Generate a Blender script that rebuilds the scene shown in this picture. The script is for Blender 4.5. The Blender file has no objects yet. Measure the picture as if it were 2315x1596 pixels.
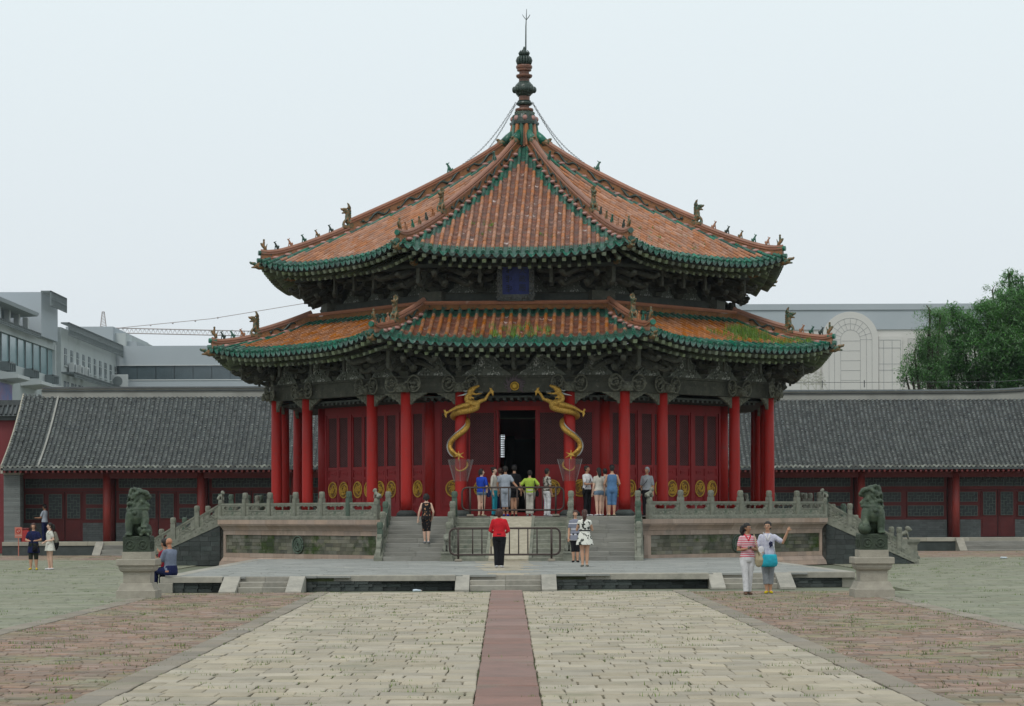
import bpy, bmesh, math, random
from mathutils import Vector, Matrix, noise
C = bpy.context.scene.collection
R = math.radians
rnd = random.Random(7)
# ---------------------------------------------------------------- camera, world, sun, exposure
F, W, H, HOR, CH = 5000.0, 2315.0, 1596.0, 1158.0, 1.85
ROLL = 0.20
cd = bpy.data.cameras.new('camera'); cam = bpy.data.objects.new('camera', cd); C.objects.link(cam)
cam.location = (0, 0, CH); cam.rotation_euler = (R(90), R(ROLL), 0)
cd.sensor_width = 36; cd.lens = 36*F/W; cd.shift_y = (HOR-H/2)/W; cd.clip_start = .5; cd.clip_end = 3000
bpy.context.scene.camera = cam
sc = bpy.context.scene
sc.view_settings.view_transform = 'Standard'; sc.view_settings.look = 'None'
sc.view_settings.exposure = 0.0; sc.view_settings.gamma = 1.0; sc.view_settings.use_curve_mapping = False
world = bpy.data.worlds.new("World"); sc.world = world; world.use_nodes = True
wn, wl = world.node_tree.nodes, world.node_tree.links
wn.clear()
wo = wn.new('ShaderNodeOutputWorld'); bg = wn.new('ShaderNodeBackground'); wl.new(bg.outputs[0], wo.inputs[0])
sky = wn.new('ShaderNodeTexSky'); sky.sky_type = 'NISHITA'; sky.sun_disc = False
SUN_EL, SUN_AZ = 58, 200     # azimuth seen from above, clockwise from +Y
sky.sun_elevation = R(SUN_EL); sky.sun_rotation = R(SUN_AZ); sky.air_density = 1.5; sky.dust_density = 6; sky.ozone_density = 2
tc = wn.new('ShaderNodeTexCoord'); sp = wn.new('ShaderNodeSeparateXYZ'); wl.new(tc.outputs['Generated'], sp.inputs[0])
cr = wn.new('ShaderNodeValToRGB'); wl.new(sp.outputs[2], cr.inputs[0])
e = cr.color_ramp.elements
e[0].position = 0.0; e[0].color = (7.3, 8.0, 8.65, 1)
e[1].position = 0.26; e[1].color = (8.7, 9.6, 9.9, 1)
x = cr.color_ramp.elements.new(0.10); x.color = (8.1, 8.8, 9.25, 1)
x = cr.color_ramp.elements.new(0.7); x.color = (8.2, 8.9, 9.0, 1)
mx = wn.new('ShaderNodeMix'); mx.data_type = 'RGBA'; mx.inputs[0].default_value = 0.9
wl.new(sky.outputs[0], mx.inputs[6]); wl.new(cr.outputs[0], mx.inputs[7])
wl.new(mx.outputs[2], bg.inputs[0]); bg.inputs[1].default_value = 0.10
sl = bpy.data.lights.new('sun', 'SUN'); sl.energy = 1.25; sl.angle = R(16); sl.color = (1, .97, .92)
so = bpy.data.objects.new('sun', sl); C.objects.link(so)
so.rotation_euler = (R(90-SUN_EL), 0, R(180-SUN_AZ))
so.location = (0, 0, 60)

# ---------------------------------------------------------------- where a point of the place lies
cR, sR = math.cos(R(ROLL)), math.sin(R(ROLL))
def P(px, py, d):
    "point at photograph position (px,py) and distance d"
    u, v = (px-W/2)/F, (HOR-py)/F
    u2, v2 = u*cR+v*sR, v*cR-u*sR
    return Vector((u2*d, d, CH+v2*d))
def G(px, py, z=0.0):
    u, v = (px-W/2)/F, (HOR-py)/F
    u2, v2 = u*cR+v*sR, v*cR-u*sR
    d = (z-CH)/v2
    return Vector((u2*d, d, z))

# ---------------------------------------------------------------- mesh helpers
class MB:
    def __init__(s): s.v=[]; s.f=[]; s.m=[]; s.M=Matrix.Identity(4); s.mi=0
    def add(s, vs, fs, mi=None):
        b=len(s.v); M=s.M
        s.v += [tuple(M @ Vector(p)) for p in vs]
        s.f += [tuple(i+b for i in f) for f in fs]
        s.m += [s.mi if mi is None else mi]*len(fs)
    def box(s, x0,x1,y0,y1,z0,z1, mi=None):
        s.add([(x0,y0,z0),(x1,y0,z0),(x1,y1,z0),(x0,y1,z0),(x0,y0,z1),(x1,y0,z1),(x1,y1,z1),(x0,y1,z1)],
              [(3,2,1,0),(4,5,6,7),(0,1,5,4),(1,2,6,5),(2,3,7,6),(3,0,4,7)], mi)
    def cbox(s, x0,x1,y0,y1,z0,z1,b=.01, mi=None):
        "box whose top edges are chamfered"
        s.add([(x0,y0,z0),(x1,y0,z0),(x1,y1,z0),(x0,y1,z0),(x0,y0,z1-b),(x1,y0,z1-b),(x1,y1,z1-b),(x0,y1,z1-b),
               (x0+b,y0+b,z1),(x1-b,y0+b,z1),(x1-b,y1-b,z1),(x0+b,y1-b,z1)],
              [(3,2,1,0),(0,1,5,4),(1,2,6,5),(2,3,7,6),(3,0,4,7),(4,5,9,8),(5,6,10,9),(6,7,11,10),(7,4,8,11),(8,9,10,11)], mi)
    def loft(s, rings, cap=True, mi=None, closed=True):
        n=len(rings[0]); vs=[p for r in rings for p in r]; fs=[]
        for i in range(len(rings)-1):
            for j in range(n if closed else n-1):
                k=(j+1)%n; fs.append((i*n+j,i*n+k,(i+1)*n+k,(i+1)*n+j))
        if cap:
            fs.append(tuple(range(n-1,-1,-1))); fs.append(tuple((len(rings)-1)*n+j for j in range(n)))
        s.add(vs,fs,mi)
    def tube(s, pts, rad, seg=8, cap=True, mi=None, flat=1.0, roundcap=False):
        pts=[Vector(p) for p in pts]; n=len(pts)
        if not hasattr(rad,'__len__'): rad=[rad]*n
        rad=list(rad)
        if roundcap:
            d0=(pts[0]-pts[1]).normalized(); d1=(pts[-1]-pts[-2]).normalized()
            pts=[pts[0]+d0*rad[0]*.95, pts[0]+d0*rad[0]*.6]+pts+[pts[-1]+d1*rad[-1]*.6, pts[-1]+d1*rad[-1]*.95]
            rad=[rad[0]*.3,rad[0]*.8]+rad+[rad[-1]*.8,rad[-1]*.3]; n=len(pts)
        rings=[]; up=None
        for i,p in enumerate(pts):
            t=(pts[min(i+1,n-1)]-pts[max(i-1,0)])
            if t.length<1e-9: t=Vector((0,0,1))
            t.normalize()
            if up is None:
                up = Vector((0,0,1)) if abs(t.z)<.9 else Vector((0,1,0))
            a=t.cross(up)
            if a.length<1e-6: a=t.cross(Vector((1,0,0)))
            a.normalize(); b=a.cross(t).normalized(); up=b
            rings.append([p+(a*math.cos(q)+b*math.sin(q)*flat)*rad[i] for q in (2*math.pi*j/seg for j in range(seg))])
        s.loft(rings,cap,mi)
    def lathe(s, prof, seg=16, c=(0,0,0), mi=None, cap=True, sx=1, sy=1):
        rings=[[(c[0]+r*sx*math.cos(2*math.pi*j/seg), c[1]+r*sy*math.sin(2*math.pi*j/seg), c[2]+z) for j in range(seg)] for r,z in prof]
        s.loft(rings,cap,mi)
    def ball(s, c, r, seg=10, rg=6, mi=None, sc=(1,1,1)):
        prof=[(math.sin(math.pi*i/rg)*r+1e-4, -math.cos(math.pi*i/rg)*r*sc[2]) for i in range(rg+1)]
        s.lathe(prof,seg,c,mi,True,sc[0],sc[1])
    def extr(s, poly, y0, y1, mi=None):
        "polygon in xz pushed along y"
        n=len(poly)
        s.add([(x,y0,z) for x,z in poly]+[(x,y1,z) for x,z in poly],
              [tuple(range(n)),tuple(range(2*n-1,n-1,-1))]+[(j,(j+1)%n+0,(j+1)%n+n,j+n)[::-1] for j in range(n)], mi)
    def mesh(s, name, mats, smooth=False):
        me=bpy.data.meshes.new(name); me.from_pydata(s.v,[],s.f); 
        for m in (mats if isinstance(mats,(list,tuple)) else [mats]): me.materials.append(m)
        if any(s.m): me.polygons.foreach_set('material_index', s.m)
        if smooth: me.polygons.foreach_set('use_smooth',[True]*len(s.f))
        me.update(); return me
    def build(s, name, mats, parent=None, smooth=False, kind=None, fix=False):
        me=s.mesh(name,mats,smooth)
        if fix:
            bm=bmesh.new(); bm.from_mesh(me); bmesh.ops.recalc_face_normals(bm,faces=bm.faces); bm.to_mesh(me); bm.free()
        return obj(name,me,parent,kind)
def obj(name, me, parent=None, kind=None):
    o=bpy.data.objects.new(name,me); C.objects.link(o)
    if parent: o.parent=parent
    if kind: o['kind']=kind
    return o
def empty(name, loc=(0,0,0), rz=0, parent=None):
    o=bpy.data.objects.new(name,None); C.objects.link(o); o.location=loc; o.rotation_euler=(0,0,rz); o.empty_display_size=.3
    if parent: o.parent=parent
    return o
def tag(o,label,cat,group=None,kind=None):
    o['label']=label
    if cat: o['category']=cat
    if group: o['group']=group
    if kind: o['kind']=kind
    return o
def remesh(mb, name, mat, voxel, parent=None, smooth_it=2, kind=None):
    me=mb.mesh(name+'_raw',[mat]); o=bpy.data.objects.new('tmp',me); C.objects.link(o)
    m=o.modifiers.new('r','REMESH'); m.mode='VOXEL'; m.voxel_size=voxel; m.use_smooth_shade=True
    if smooth_it:
        q=o.modifiers.new('s','SMOOTH'); q.factor=.5; q.iterations=smooth_it
    dg=bpy.context.evaluated_depsgraph_get(); me2=bpy.data.meshes.new_from_object(o.evaluated_get(dg))
    bpy.data.objects.remove(o); bpy.data.meshes.remove(me); me2.name=name
    if not me2.materials: me2.materials.append(mat)
    return obj(name,me2,parent,kind)
def spline(pts, n=6):
    "Catmull-Rom through points (any dimension tuples)"
    out=[]; m=len(pts)
    for i in range(m-1):
        p0,p1,p2,p3=pts[max(i-1,0)],pts[i],pts[i+1],pts[min(i+2,m-1)]
        for k in range(n):
            t=k/n; out.append(tuple(.5*((2*b)+(-a+c)*t+(2*a-5*b+4*c-d)*t*t+(-a+3*b-3*c+d)*t**3) for a,b,c,d in zip(p0,p1,p2,p3)))
    out.append(tuple(pts[-1])); return out

# ---------------------------------------------------------------- materials
def mat(name, col, rough=.8, col2=None, scale=3.0, amt=.5, bump=0.0, bscale=20.0, rand=0.0, metal=0.0, detail=6, spec=.4, coords='Object', stretch=None, col3=None, scale3=.6, lo3=.55, hi3=.7, trans=0, coat=0):
    m=bpy.data.materials.new(name); m.use_nodes=True; nt=m.node_tree; n,l=nt.nodes,nt.links
    b=n['Principled BSDF']; b.inputs['Roughness'].default_value=rough; b.inputs['Metallic'].default_value=metal
    b.inputs['Specular IOR Level'].default_value=spec
    if coat: b.inputs['Coat Weight'].default_value=coat; b.inputs['Coat Roughness'].default_value=.15
    t=n.new('ShaderNodeTexCoord')
    if coords=='World': t=n.new('ShaderNodeNewGeometry'); coords='Position'
    co=t.outputs[coords]
    if stretch:
        mp=n.new('ShaderNodeMapping'); mp.inputs['Scale'].default_value=stretch; l.new(co,mp.inputs[0]); co=mp.outputs[0]
    nz=n.new('ShaderNodeTexNoise'); nz.inputs['Scale'].default_value=scale; nz.inputs['Detail'].default_value=detail; nz.inputs['Roughness'].default_value=.65
    l.new(co,nz.inputs['Vector'])
    mr=n.new('ShaderNodeMapRange'); mr.inputs[1].default_value=.35; mr.inputs[2].default_value=.65; l.new(nz.outputs[0],mr.inputs[0])
    c2=col2 or tuple(x*.6 for x in col)
    mixn=n.new('ShaderNodeMix'); mixn.data_type='RGBA'
    mul=n.new('ShaderNodeMath'); mul.operation='MULTIPLY'; mul.inputs[1].default_value=amt; l.new(mr.outputs[0],mul.inputs[0])
    l.new(mul.outputs[0],mixn.inputs[0]); mixn.inputs[6].default_value=(*col,1); mixn.inputs[7].default_value=(*c2,1)
    out=mixn.outputs[2]
    if col3:
        n3=n.new('ShaderNodeTexNoise'); n3.inputs['Scale'].default_value=scale3; n3.inputs['Detail'].default_value=8; n3.inputs['Roughness'].default_value=.7; l.new(t.outputs[coords],n3.inputs['Vector'])
        m3=n.new('ShaderNodeMapRange'); m3.inputs[1].default_value=lo3; m3.inputs[2].default_value=hi3; l.new(n3.outputs[0],m3.inputs[0])
        x3=n.new('ShaderNodeMix'); x3.data_type='RGBA'; l.new(m3.outputs[0],x3.inputs[0]); l.new(out,x3.inputs[6]); x3.inputs[7].default_value=(*col3,1); out=x3.outputs[2]
    if rand:
        ge=n.new('ShaderNodeNewGeometry'); oi=n.new('ShaderNodeObjectInfo')
        ad=n.new('ShaderNodeMath'); ad.operation='ADD'; l.new(ge.outputs['Random Per Island'],ad.inputs[0]); l.new(oi.outputs['Random'],ad.inputs[1])
        fr=n.new('ShaderNodeMath'); fr.operation='FRACT'; l.new(ad.outputs[0],fr.inputs[0])
        r2=n.new('ShaderNodeMapRange'); r2.inputs[3].default_value=1-rand; r2.inputs[4].default_value=1+rand; l.new(fr.outputs[0],r2.inputs[0])
        hs=n.new('ShaderNodeHueSaturation'); l.new(r2.outputs[0],hs.inputs['Value']); l.new(out,hs.inputs['Color'])
        f2=n.new('ShaderNodeMath'); f2.operation='MULTIPLY'; f2.inputs[1].default_value=7.31; l.new(fr.outputs[0],f2.inputs[0])
        f3=n.new('ShaderNodeMath'); f3.operation='FRACT'; l.new(f2.outputs[0],f3.inputs[0])
        r3=n.new('ShaderNodeMapRange'); r3.inputs[3].default_value=1-rand*.8; r3.inputs[4].default_value=1+rand*.8; l.new(f3.outputs[0],r3.inputs[0])
        l.new(r3.outputs[0],hs.inputs['Saturation']); out=hs.outputs[0]
    l.new(out,b.inputs['Base Color'])
    if bump:
        bn=n.new('ShaderNodeTexNoise'); bn.inputs['Scale'].default_value=bscale; bn.inputs['Detail'].default_value=5; l.new(t.outputs[coords],bn.inputs['Vector'])
        bp=n.new('ShaderNodeBump'); bp.inputs['Strength'].default_value=min(1,bump); bp.inputs['Distance'].default_value=.02; l.new(bn.outputs[0],bp.inputs['Height']); l.new(bp.outputs[0],b.inputs['Normal'])
    m['out']=1
    return m
def pattern(name, kind, ca, cb, scale=10, rough=.85, thr=.5, cc=None):
    m=bpy.data.materials.new(name); m.use_nodes=True; n,l=m.node_tree.nodes,m.node_tree.links
    b=n['Principled BSDF']; b.inputs['Roughness'].default_value=rough; b.inputs['Specular IOR Level'].default_value=.15
    t=n.new('ShaderNodeTexCoord')
    mixn=n.new('ShaderNodeMix'); mixn.data_type='RGBA'; mixn.inputs[6].default_value=(*ca,1); mixn.inputs[7].default_value=(*cb,1)
    if kind in('stripe','grid'):
        s=n.new('ShaderNodeSeparateXYZ'); l.new(t.outputs['Object'],s.inputs[0])
        def st(k,sc):
            a=n.new('ShaderNodeMath'); a.operation='MULTIPLY'; a.inputs[1].default_value=sc; l.new(s.outputs[k],a.inputs[0])
            f=n.new('ShaderNodeMath'); f.operation='FRACT'; l.new(a.outputs[0],f.inputs[0])
            g=n.new('ShaderNodeMath'); g.operation='GREATER_THAN'; g.inputs[1].default_value=thr; l.new(f.outputs[0],g.inputs[0]); return g
        g=st(2,scale)
        if kind=='grid':
            h=st(0,scale); q=n.new('ShaderNodeMath'); q.operation='MULTIPLY'; l.new(g.outputs[0],q.inputs[0]); l.new(h.outputs[0],q.inputs[1]); g=q
        l.new(g.outputs[0],mixn.inputs[0])
    else:
        v=n.new('ShaderNodeTexNoise'); v.inputs['Scale'].default_value=scale; v.inputs['Detail'].default_value=3; l.new(t.outputs['Object'],v.inputs['Vector'])
        r=n.new('ShaderNodeMapRange'); r.inputs[1].default_value=thr; r.inputs[2].default_value=thr+.03; l.new(v.outputs[0],r.inputs[0]); l.new(r.outputs[0],mixn.inputs[0])
    l.new(mixn.outputs[2],b.inputs['Base Color']); return m
# ---------------------------------------------------------------- palette
M_light = mat('pale_paving', (.39,.345,.265), .9, (.30,.265,.205), 1.6, .9, .6, 22, rand=.15, col3=(.22,.215,.15), scale3=.7, lo3=.54, hi3=.74, coords='World')
M_red   = mat('red_sandstone', (.255,.155,.13), .9, (.195,.13,.11), 2.0, .9, .6, 22, rand=.12, col3=(.20,.17,.14), scale3=.9, coords='World')
M_brown = mat('brown_brick', (.265,.18,.14), .9, (.195,.15,.115), 1.3, .9, .6, 22, rand=.24, col3=(.20,.205,.125), scale3=.4, lo3=.48, hi3=.68, coords='World')
M_green = mat('mossy_grey_brick', (.235,.235,.175), .9, (.185,.195,.14), .9, .9, .5, 22, rand=.11, col3=(.155,.18,.105), scale3=.45, lo3=.52, hi3=.75, coords='World')
M_kerb  = mat('kerb_stone', (.26,.225,.18), .9, (.20,.18,.145), 1.4, .9, .6, 22, rand=.14, col3=(.18,.175,.12), scale3=.7, coords='World')
M_joint = mat('earth_joint', (.055,.05,.032), 1.0, (.10,.13,.05), .8, .9)
M_slate = mat('terrace_paving', (.275,.28,.265), .85, (.215,.225,.21), 1.2, .9, .5, 22, rand=.10, col3=(.33,.33,.30), scale3=.5, coords='World')
M_granite = mat('granite', (.35,.33,.28), .85, (.24,.23,.20), 4, .8, .5, 60, rand=.10, col3=(.20,.20,.17), scale3=1.5, lo3=.55, hi3=.75)
M_step = mat('worn_step_granite', (.25,.245,.22), .85, (.17,.17,.15), 3, .8, .5, 50, rand=.14, stretch=(.4,1,3), col3=(.34,.33,.30), scale3=1.3, lo3=.6, hi3=.8)
M_dbrick = mat('dark_brick', (.055,.065,.062), .9, (.035,.042,.04), 3, .8, .5, 30, rand=.3, col3=(.16,.18,.17), scale3=2.2, lo3=.64, hi3=.72)
M_gbrick = mat('grey_brick', (.17,.185,.18), .9, (.13,.145,.14), 1.5, .8, .4, 30, rand=.15)
M_grass = mat('grass_blade', (.13,.20,.04), .8, (.09,.15,.035), 1, .8, rand=.3)
M_soil = mat('courtyard_soil', (.17,.18,.13), 1.0, (.13,.145,.10), .6, .9)

# ---------------------------------------------------------------- ground: one sheet to the horizon
mb=MB(); mb.add([(-900,-60,-.03),(900,-60,-.03),(900,1500,-.03),(-900,1500,-.03)],[(0,1,2,3)])
ground=mb.build('ground',M_soil); tag(ground,'mossy green grey brick courtyard ground around the octagonal hall',None,None,'structure')
# region borders on the ground (photograph positions turned into ground points)
kLb, kLt = G(222,1596), G(743,1340)           # pale path, left edge
kRb, kRt = G(2097,1596), G(1530,1340)
oLb, oLt = G(138,1596), G(708,1342)           # outer edge of kerb
oRb, oRt = G(2183,1596), G(1566,1340)
rLb, rLt, rRb, rRt = G(1070,1596), G(1109,1342), G(1226,1596), G(1182,1342)
gL0, gL1 = G(0,1430), G(330,1350)
gR0, gR1 = G(2315,1420), G(1985,1346)
def lx(a,b,y):
    t=(y-a.y)/(b.y-a.y); return a.x+(b.x-a.x)*t
YN, YF = 19.6, 51.0
def stone(mb, x0,x1,y0,y1, zt, b=.010, g=.011, j=.004):
    r=rnd.uniform; z=zt+r(-j,j); tx=r(-j,j)*.8; ty=r(-j,j)*.8
    x0+=g*r(.3,1.1); x1-=g*r(.3,1.1); y0+=g*r(.4,2.2); y1-=g*r(.4,2.2)
    if x1-x0<.05: return
    e=[r(-.009,.009) for _ in range(4)]
    lo=[(x0+e[0],y0,-.028),(x1+e[1],y0,-.028),(x1+e[2],y1,-.028),(x0+e[3],y1,-.028)]
    up=[(lo[0][0]+b,y0+b,z-tx-ty),(lo[1][0]-b,y0+b,z+tx-ty),(lo[2][0]-b,y1-b,z+tx+ty),(lo[3][0]+b,y1-b,z-tx+ty)]
    md=[(p[0],p[1],q[2]-b*.7) for p,q in zip(lo,up)]
    mb.add(lo+md+up,[(0,1,5,4),(1,2,6,5),(2,3,7,6),(3,0,4,7),(4,5,9,8),(5,6,10,9),(6,7,11,10),(7,4,8,11),(8,9,10,11)])
tuft=[]
def joints_grass(x,y,p):
    if rnd.random()<p: tuft.append((x,y))
def pave(label, name, region, depth, wmin, wmax, m, near, y0, y1, zt=0.0, grass=.1, matcol=None, kind='structure', gx=.012):
    "region(y)->(x0,x1) ; rows of laid stones; the nearest ones are objects of their own"
    base=MB()
    n=14
    for i in range(n):
        ya=y0+(y1-y0)*i/n; yb=y0+(y1-y0)*(i+1)/n
        a0,a1=region(ya); b0,b1=region(yb)
        base.add([(a0,ya,-.026),(a1,ya,-.026),(b1,yb,-.026),(b0,yb,-.026)],[(0,1,2,3)])
    root=base.build(name,M_joint); tag(root,label,None,None,kind)
    rest=MB(); y=y0; cnt=0; row=0
    while y<y1:
        d=depth*rnd.uniform(.93,1.07); a0,a1=region(y+d/2); 
        if a1-a0>.1:
            x=a0; first=True
            while x<a1-.02:
                w=rnd.uniform(wmin,wmax)*(rnd.uniform(.4,.9) if first else 1); first=False
                xe=min(x+w,a1)
                if a1-xe<wmin*.35: xe=a1
                d2=d
                if cnt<near:
                    q=MB(); cx,cy=(x+xe)/2,y+d/2
                    stone(q,x-cx,xe-cx,-d/2,d/2,zt)
                    if q.v:
                        o=q.build('paving_stone',m,root); o.location=(cx,cy,0); cnt+=1
                else: stone(rest,x,xe,y,y+d2,zt)
                joints_grass(x,y+rnd.uniform(0,d),grass*.8); 
                if rnd.random()<grass*.5: tuft.append((rnd.uniform(x,xe),y))
                x=xe
        y+=d; row+=1
    if rest.v: rest.build('paving_stones',m,root,kind='stuff')
    return root
nearest=300
pave('pale stone paving of the broad path on the left of the red strip','pale_path',lambda y:(lx(kLb,kLt,y),lx(rLb,rLt,y)),.46,.30,.60,M_light,150,YN,51.2,0.006,.22)
pave('pale stone paving of the broad path on the right of the red strip','pale_path',lambda y:(lx(rRb,rRt,y),lx(kRb,kRt,y)),.46,.30,.60,M_light,150,YN,51.2,0.006,.20)
pave('narrow strip of red sandstone slabs running up the middle of the path','red_path',lambda y:(lx(rLb,rLt,y),lx(rRb,rRt,y)),1.25,.9,1.2,M_red,40,YN,51.2,0.012,.25)
pave('row of flat kerb stones along the left edge of the path','path_kerb',lambda y:(lx(oLb,oLt,y),lx(kLb,kLt,y)),.9,3,3.2,M_kerb,60,YN,51.2,0.012,.6)
pave('row of flat kerb stones along the right edge of the path','path_kerb',lambda y:(lx(kRb,kRt,y),lx(oRb,oRt,y)),.9,3,3.2,M_kerb,60,YN,51.2,0.012,.6)
def bl(y):
    g=lx(gL0,gL1,y) if y>gL0.y-9 else -30
    return (max(g,-.26*y-1.5),lx(oLb,oLt,y))
def br(y):
    g=lx(gR0,gR1,y) if y>gR0.y-9 else 30
    return (lx(oRb,oRt,y),min(g,.26*y+1.5))
pave('worn brown brick paving on the left beside the path','brick_paving',bl,.21,.20,.38,M_brown,150,YN,51.3,0.0,.09)
pave('worn brown brick paving on the right beside the path','brick_paving',br,.21,.20,.38,M_brown,150,YN,51.3,0.0,.13)
# mossy grey bricks of the outer court, left and right of the terrace
def gl(y):
    inner = lx(gL0,gL1,y) if y<51.3 else -8.9
    if y>66: inner=-11.2
    return (-.24*y-1, min(inner,-.3) if y<51.3 else inner)
def gr(y):
    inner = lx(gR0,gR1,y) if y<51.3 else 9.3
    if y>66: inner=11.2
    return (inner, .24*y+1)
pave('mossy grey green brick court left of the terrace','court_paving',gl,.40,.38,.62,M_green,60,36,88,-.002,.05)
pave('mossy grey green brick court right of the terrace','court_paving',gr,.40,.38,.62,M_green,60,36,88,-.002,.09)
pave('brown brick strip in front of the left side hall','brick_paving',lambda y:(-24.5,-9),.45,.3,.6,M_brown,20,88,97.9,-.001,.03)
pave('brown brick strip in front of the right side hall','brick_paving',lambda y:(9,26),.45,.3,.6,M_brown,20,88,101.6,-.001,.03)
# border stones between the brown brick and the mossy court
for (A_,B_,lb) in ((gL0,gL1,'row of flat border stones between brown brick and mossy court on the left'),(gR0,gR1,'row of flat border stones between brown brick and mossy court on the right')):
    d_=(B_-A_).normalized(); A2=A_-d_*9; n_=int((51.2-A2.y)/d_.y/.9); ang=math.atan2(d_.y,d_.x); bs=MB()
    mid=A2+d_*(n_*.45)
    q=MB(); q.M=Matrix.Translation(mid)@Matrix.Rotation(ang,4,'Z'); q.box(-n_*.45,n_*.45,-.17,.17,-.028,-.012); br_=q.build('border_row',M_joint); tag(br_,lb,None,None,'structure')
    for i in range(n_):
        p=A2+d_*(.9*i+.45); q=MB(); stone(q,-.45,.45,-.19,.19,.012); o=q.build('border_stone',M_kerb,br_); o.location=p; o.rotation_euler=(0,0,ang)
# grass in the joints
mb=MB()
for (x,y) in tuft:
    k=rnd.randint(8,22); s=rnd.uniform(.5,1.4)
    for i in range(k):
        a=rnd.uniform(0,6.28); rr=rnd.gauss(0,.05)*s; px_,py_=x+rnd.gauss(0,.10)*s,y+rnd.gauss(0,.03)*s
        h=rnd.uniform(.015,.05)*s; w=.008; c,d=math.cos(a),math.sin(a); l=rnd.uniform(.3,1.1)*h
        mb.add([(px_-w*d,py_+w*c,-.02),(px_+w*d,py_-w*c,-.02),(px_+c*l,py_+d*l,h)],[(0,1,2)])
g=mb.build('grass',M_grass); tag(g,'short green grass growing in the paving joints','grass',None,'stuff')

# ---------------------------------------------------------------- the low terrace in front of the hall
TZ=.35
tL, tR = G(357,1305,TZ), G(1935,1292.8,TZ)
tLb, tRb = Vector((-9.3,71,0)), Vector((8.9,71,0))
tLb.x=P(560,0,71).x; tRb.x=P(1690,0,71).x
terr=MB()
terr.add([(tL.x+.1,tL.y+.1,.30),(tR.x-.1,tR.y+.1,.30),(tRb.x,tRb.y,.30),(tLb.x,tLb.y,.30)],[(0,1,2,3)])
terrace=terr.build('terrace',M_joint); tag(terrace,'low stone terrace with grey paving in front of the hall stairs',None,None,'structure')
def ty(x): t=(x-tL.x)/(tR.x-tL.x); return tL.y+(tR.y-tL.y)*t
# paving slabs of the terrace
rest=MB(); n1=0; row=0; y=0
while y<18.2:
    d=rnd.uniform(.42,.5); u=(y+d/2)/17.5; x0=tL.x+(tLb.x-tL.x)*u+.35*(u<.03); x1=tR.x+(tRb.x-tR.x)*u
    x=x0
    while x<x1-.05:
        xe=min(x+rnd.uniform(.45,.95),x1); yy=ty((x+xe)/2)*(1-u)+71*u
        q=MB(); cx=(x+xe)/2
        mid=abs(cx-(-.15))<.62
        stone(q,x-cx,xe-cx,-d/2,d/2,TZ,.006,.006,.003)
        q.v=[(a,b,max(c,.30)) for a,b,c in q.v]
        if y>.55 or True:
            if n1<120 and 1<y<9: 
                o=q.build('paving_stone',M_slate,terrace); o.location=(cx,yy+.0,0); n1+=1
            else:
                rest.M=Matrix.Translation((cx,yy,0)); rest.add(q.v,q.f,1 if mid else 0)
        x=xe
    y+=d; row+=1
rest.M=Matrix.Identity(4)
rest.build('paving_stones',[M_slate,M_light],terrace,kind='stuff')
def front(p):
    y=54.
    for _ in range(8): x=P(p,1298,y).x; y=ty(x)
    return x
# coping stones and the dark brick face below
def run_front(a,b):
    xa,xb=front(a),front(b); x=xa
    while x<xb-.01:
        xe=min(x+rnd.uniform(1.8,3.2),xb)
        if xb-xe<.8: xe=xb
        q=MB(); cx=(x+xe)/2; yy=ty(cx)
        q.cbox(x-cx+.004,xe-cx-.004,-.03,.42,.215+rnd.uniform(-.004,.004),TZ+.006+rnd.uniform(-.003,.003),.012)
        o=q.build('coping_stone',M_granite,terrace); o.location=(cx,yy,0); x=xe
    for k in range(3):
        x=xa-rnd.uniform(0,.2); 
        while x<xb:
            xe=min(x+.33,xb); s=max(x,xa)
            if xe-s>.03:
                q=MB(); cx=(s+xe)/2; q.cbox(s-cx+.004,xe-cx-.004,-.0+rnd.uniform(0,.012),.2,-.02 if k==0 else k*.072+.003,(k+1)*.072-.003,.004)
                o=q.build('brick',M_dbrick,terrace); o.location=(cx,ty(cx)+.05,0)
            x+=.33
run_front(360,504); run_front(692,1030); run_front(1257,1600); run_front(1785,1932)
q=MB(); q.box(tL.x+.12,tR.x-.12,.14,.5,-.02,.29); q.v=[(a,b+ty(a),c) for a,b,c in q.v]; q.build('terrace_core',M_joint,terrace)
for side,(A,B) in enumerate(((tL,tLb),(tR,tRb))):
    n=7
    for i in range(n):
        a=A.lerp(B,i/n); b=A.lerp(B,(i+1)/n); s=.35 if side==0 else -.35
        q=MB(); z0,z1=-.02,TZ+.004
        q.add([(a.x,a.y+.45*(i==0),z0),(b.x,b.y,z0),(b.x+s,b.y,z0),(a.x+s,a.y+.45*(i==0),z0),(a.x,a.y+.45*(i==0),z1),(b.x,b.y-.01,z1),(b.x+s,b.y-.01,z1),(a.x+s,a.y+.45*(i==0),z1)],
              [(3,2,1,0),(4,5,6,7),(0,1,5,4),(1,2,6,5),(2,3,7,6),(3,0,4,7)])
        q.build('edge_stone',M_granite,terrace)
for xx,s in ((front(358),1),(front(1934),-1)):
    q=MB(); q.cbox(0 if s>0 else -.33,.33 if s>0 else 0,-.02,.3,-.02,.212,.01); o=q.build('corner_stone',M_granite,terrace); o.location=(xx,ty(xx),0)
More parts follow.
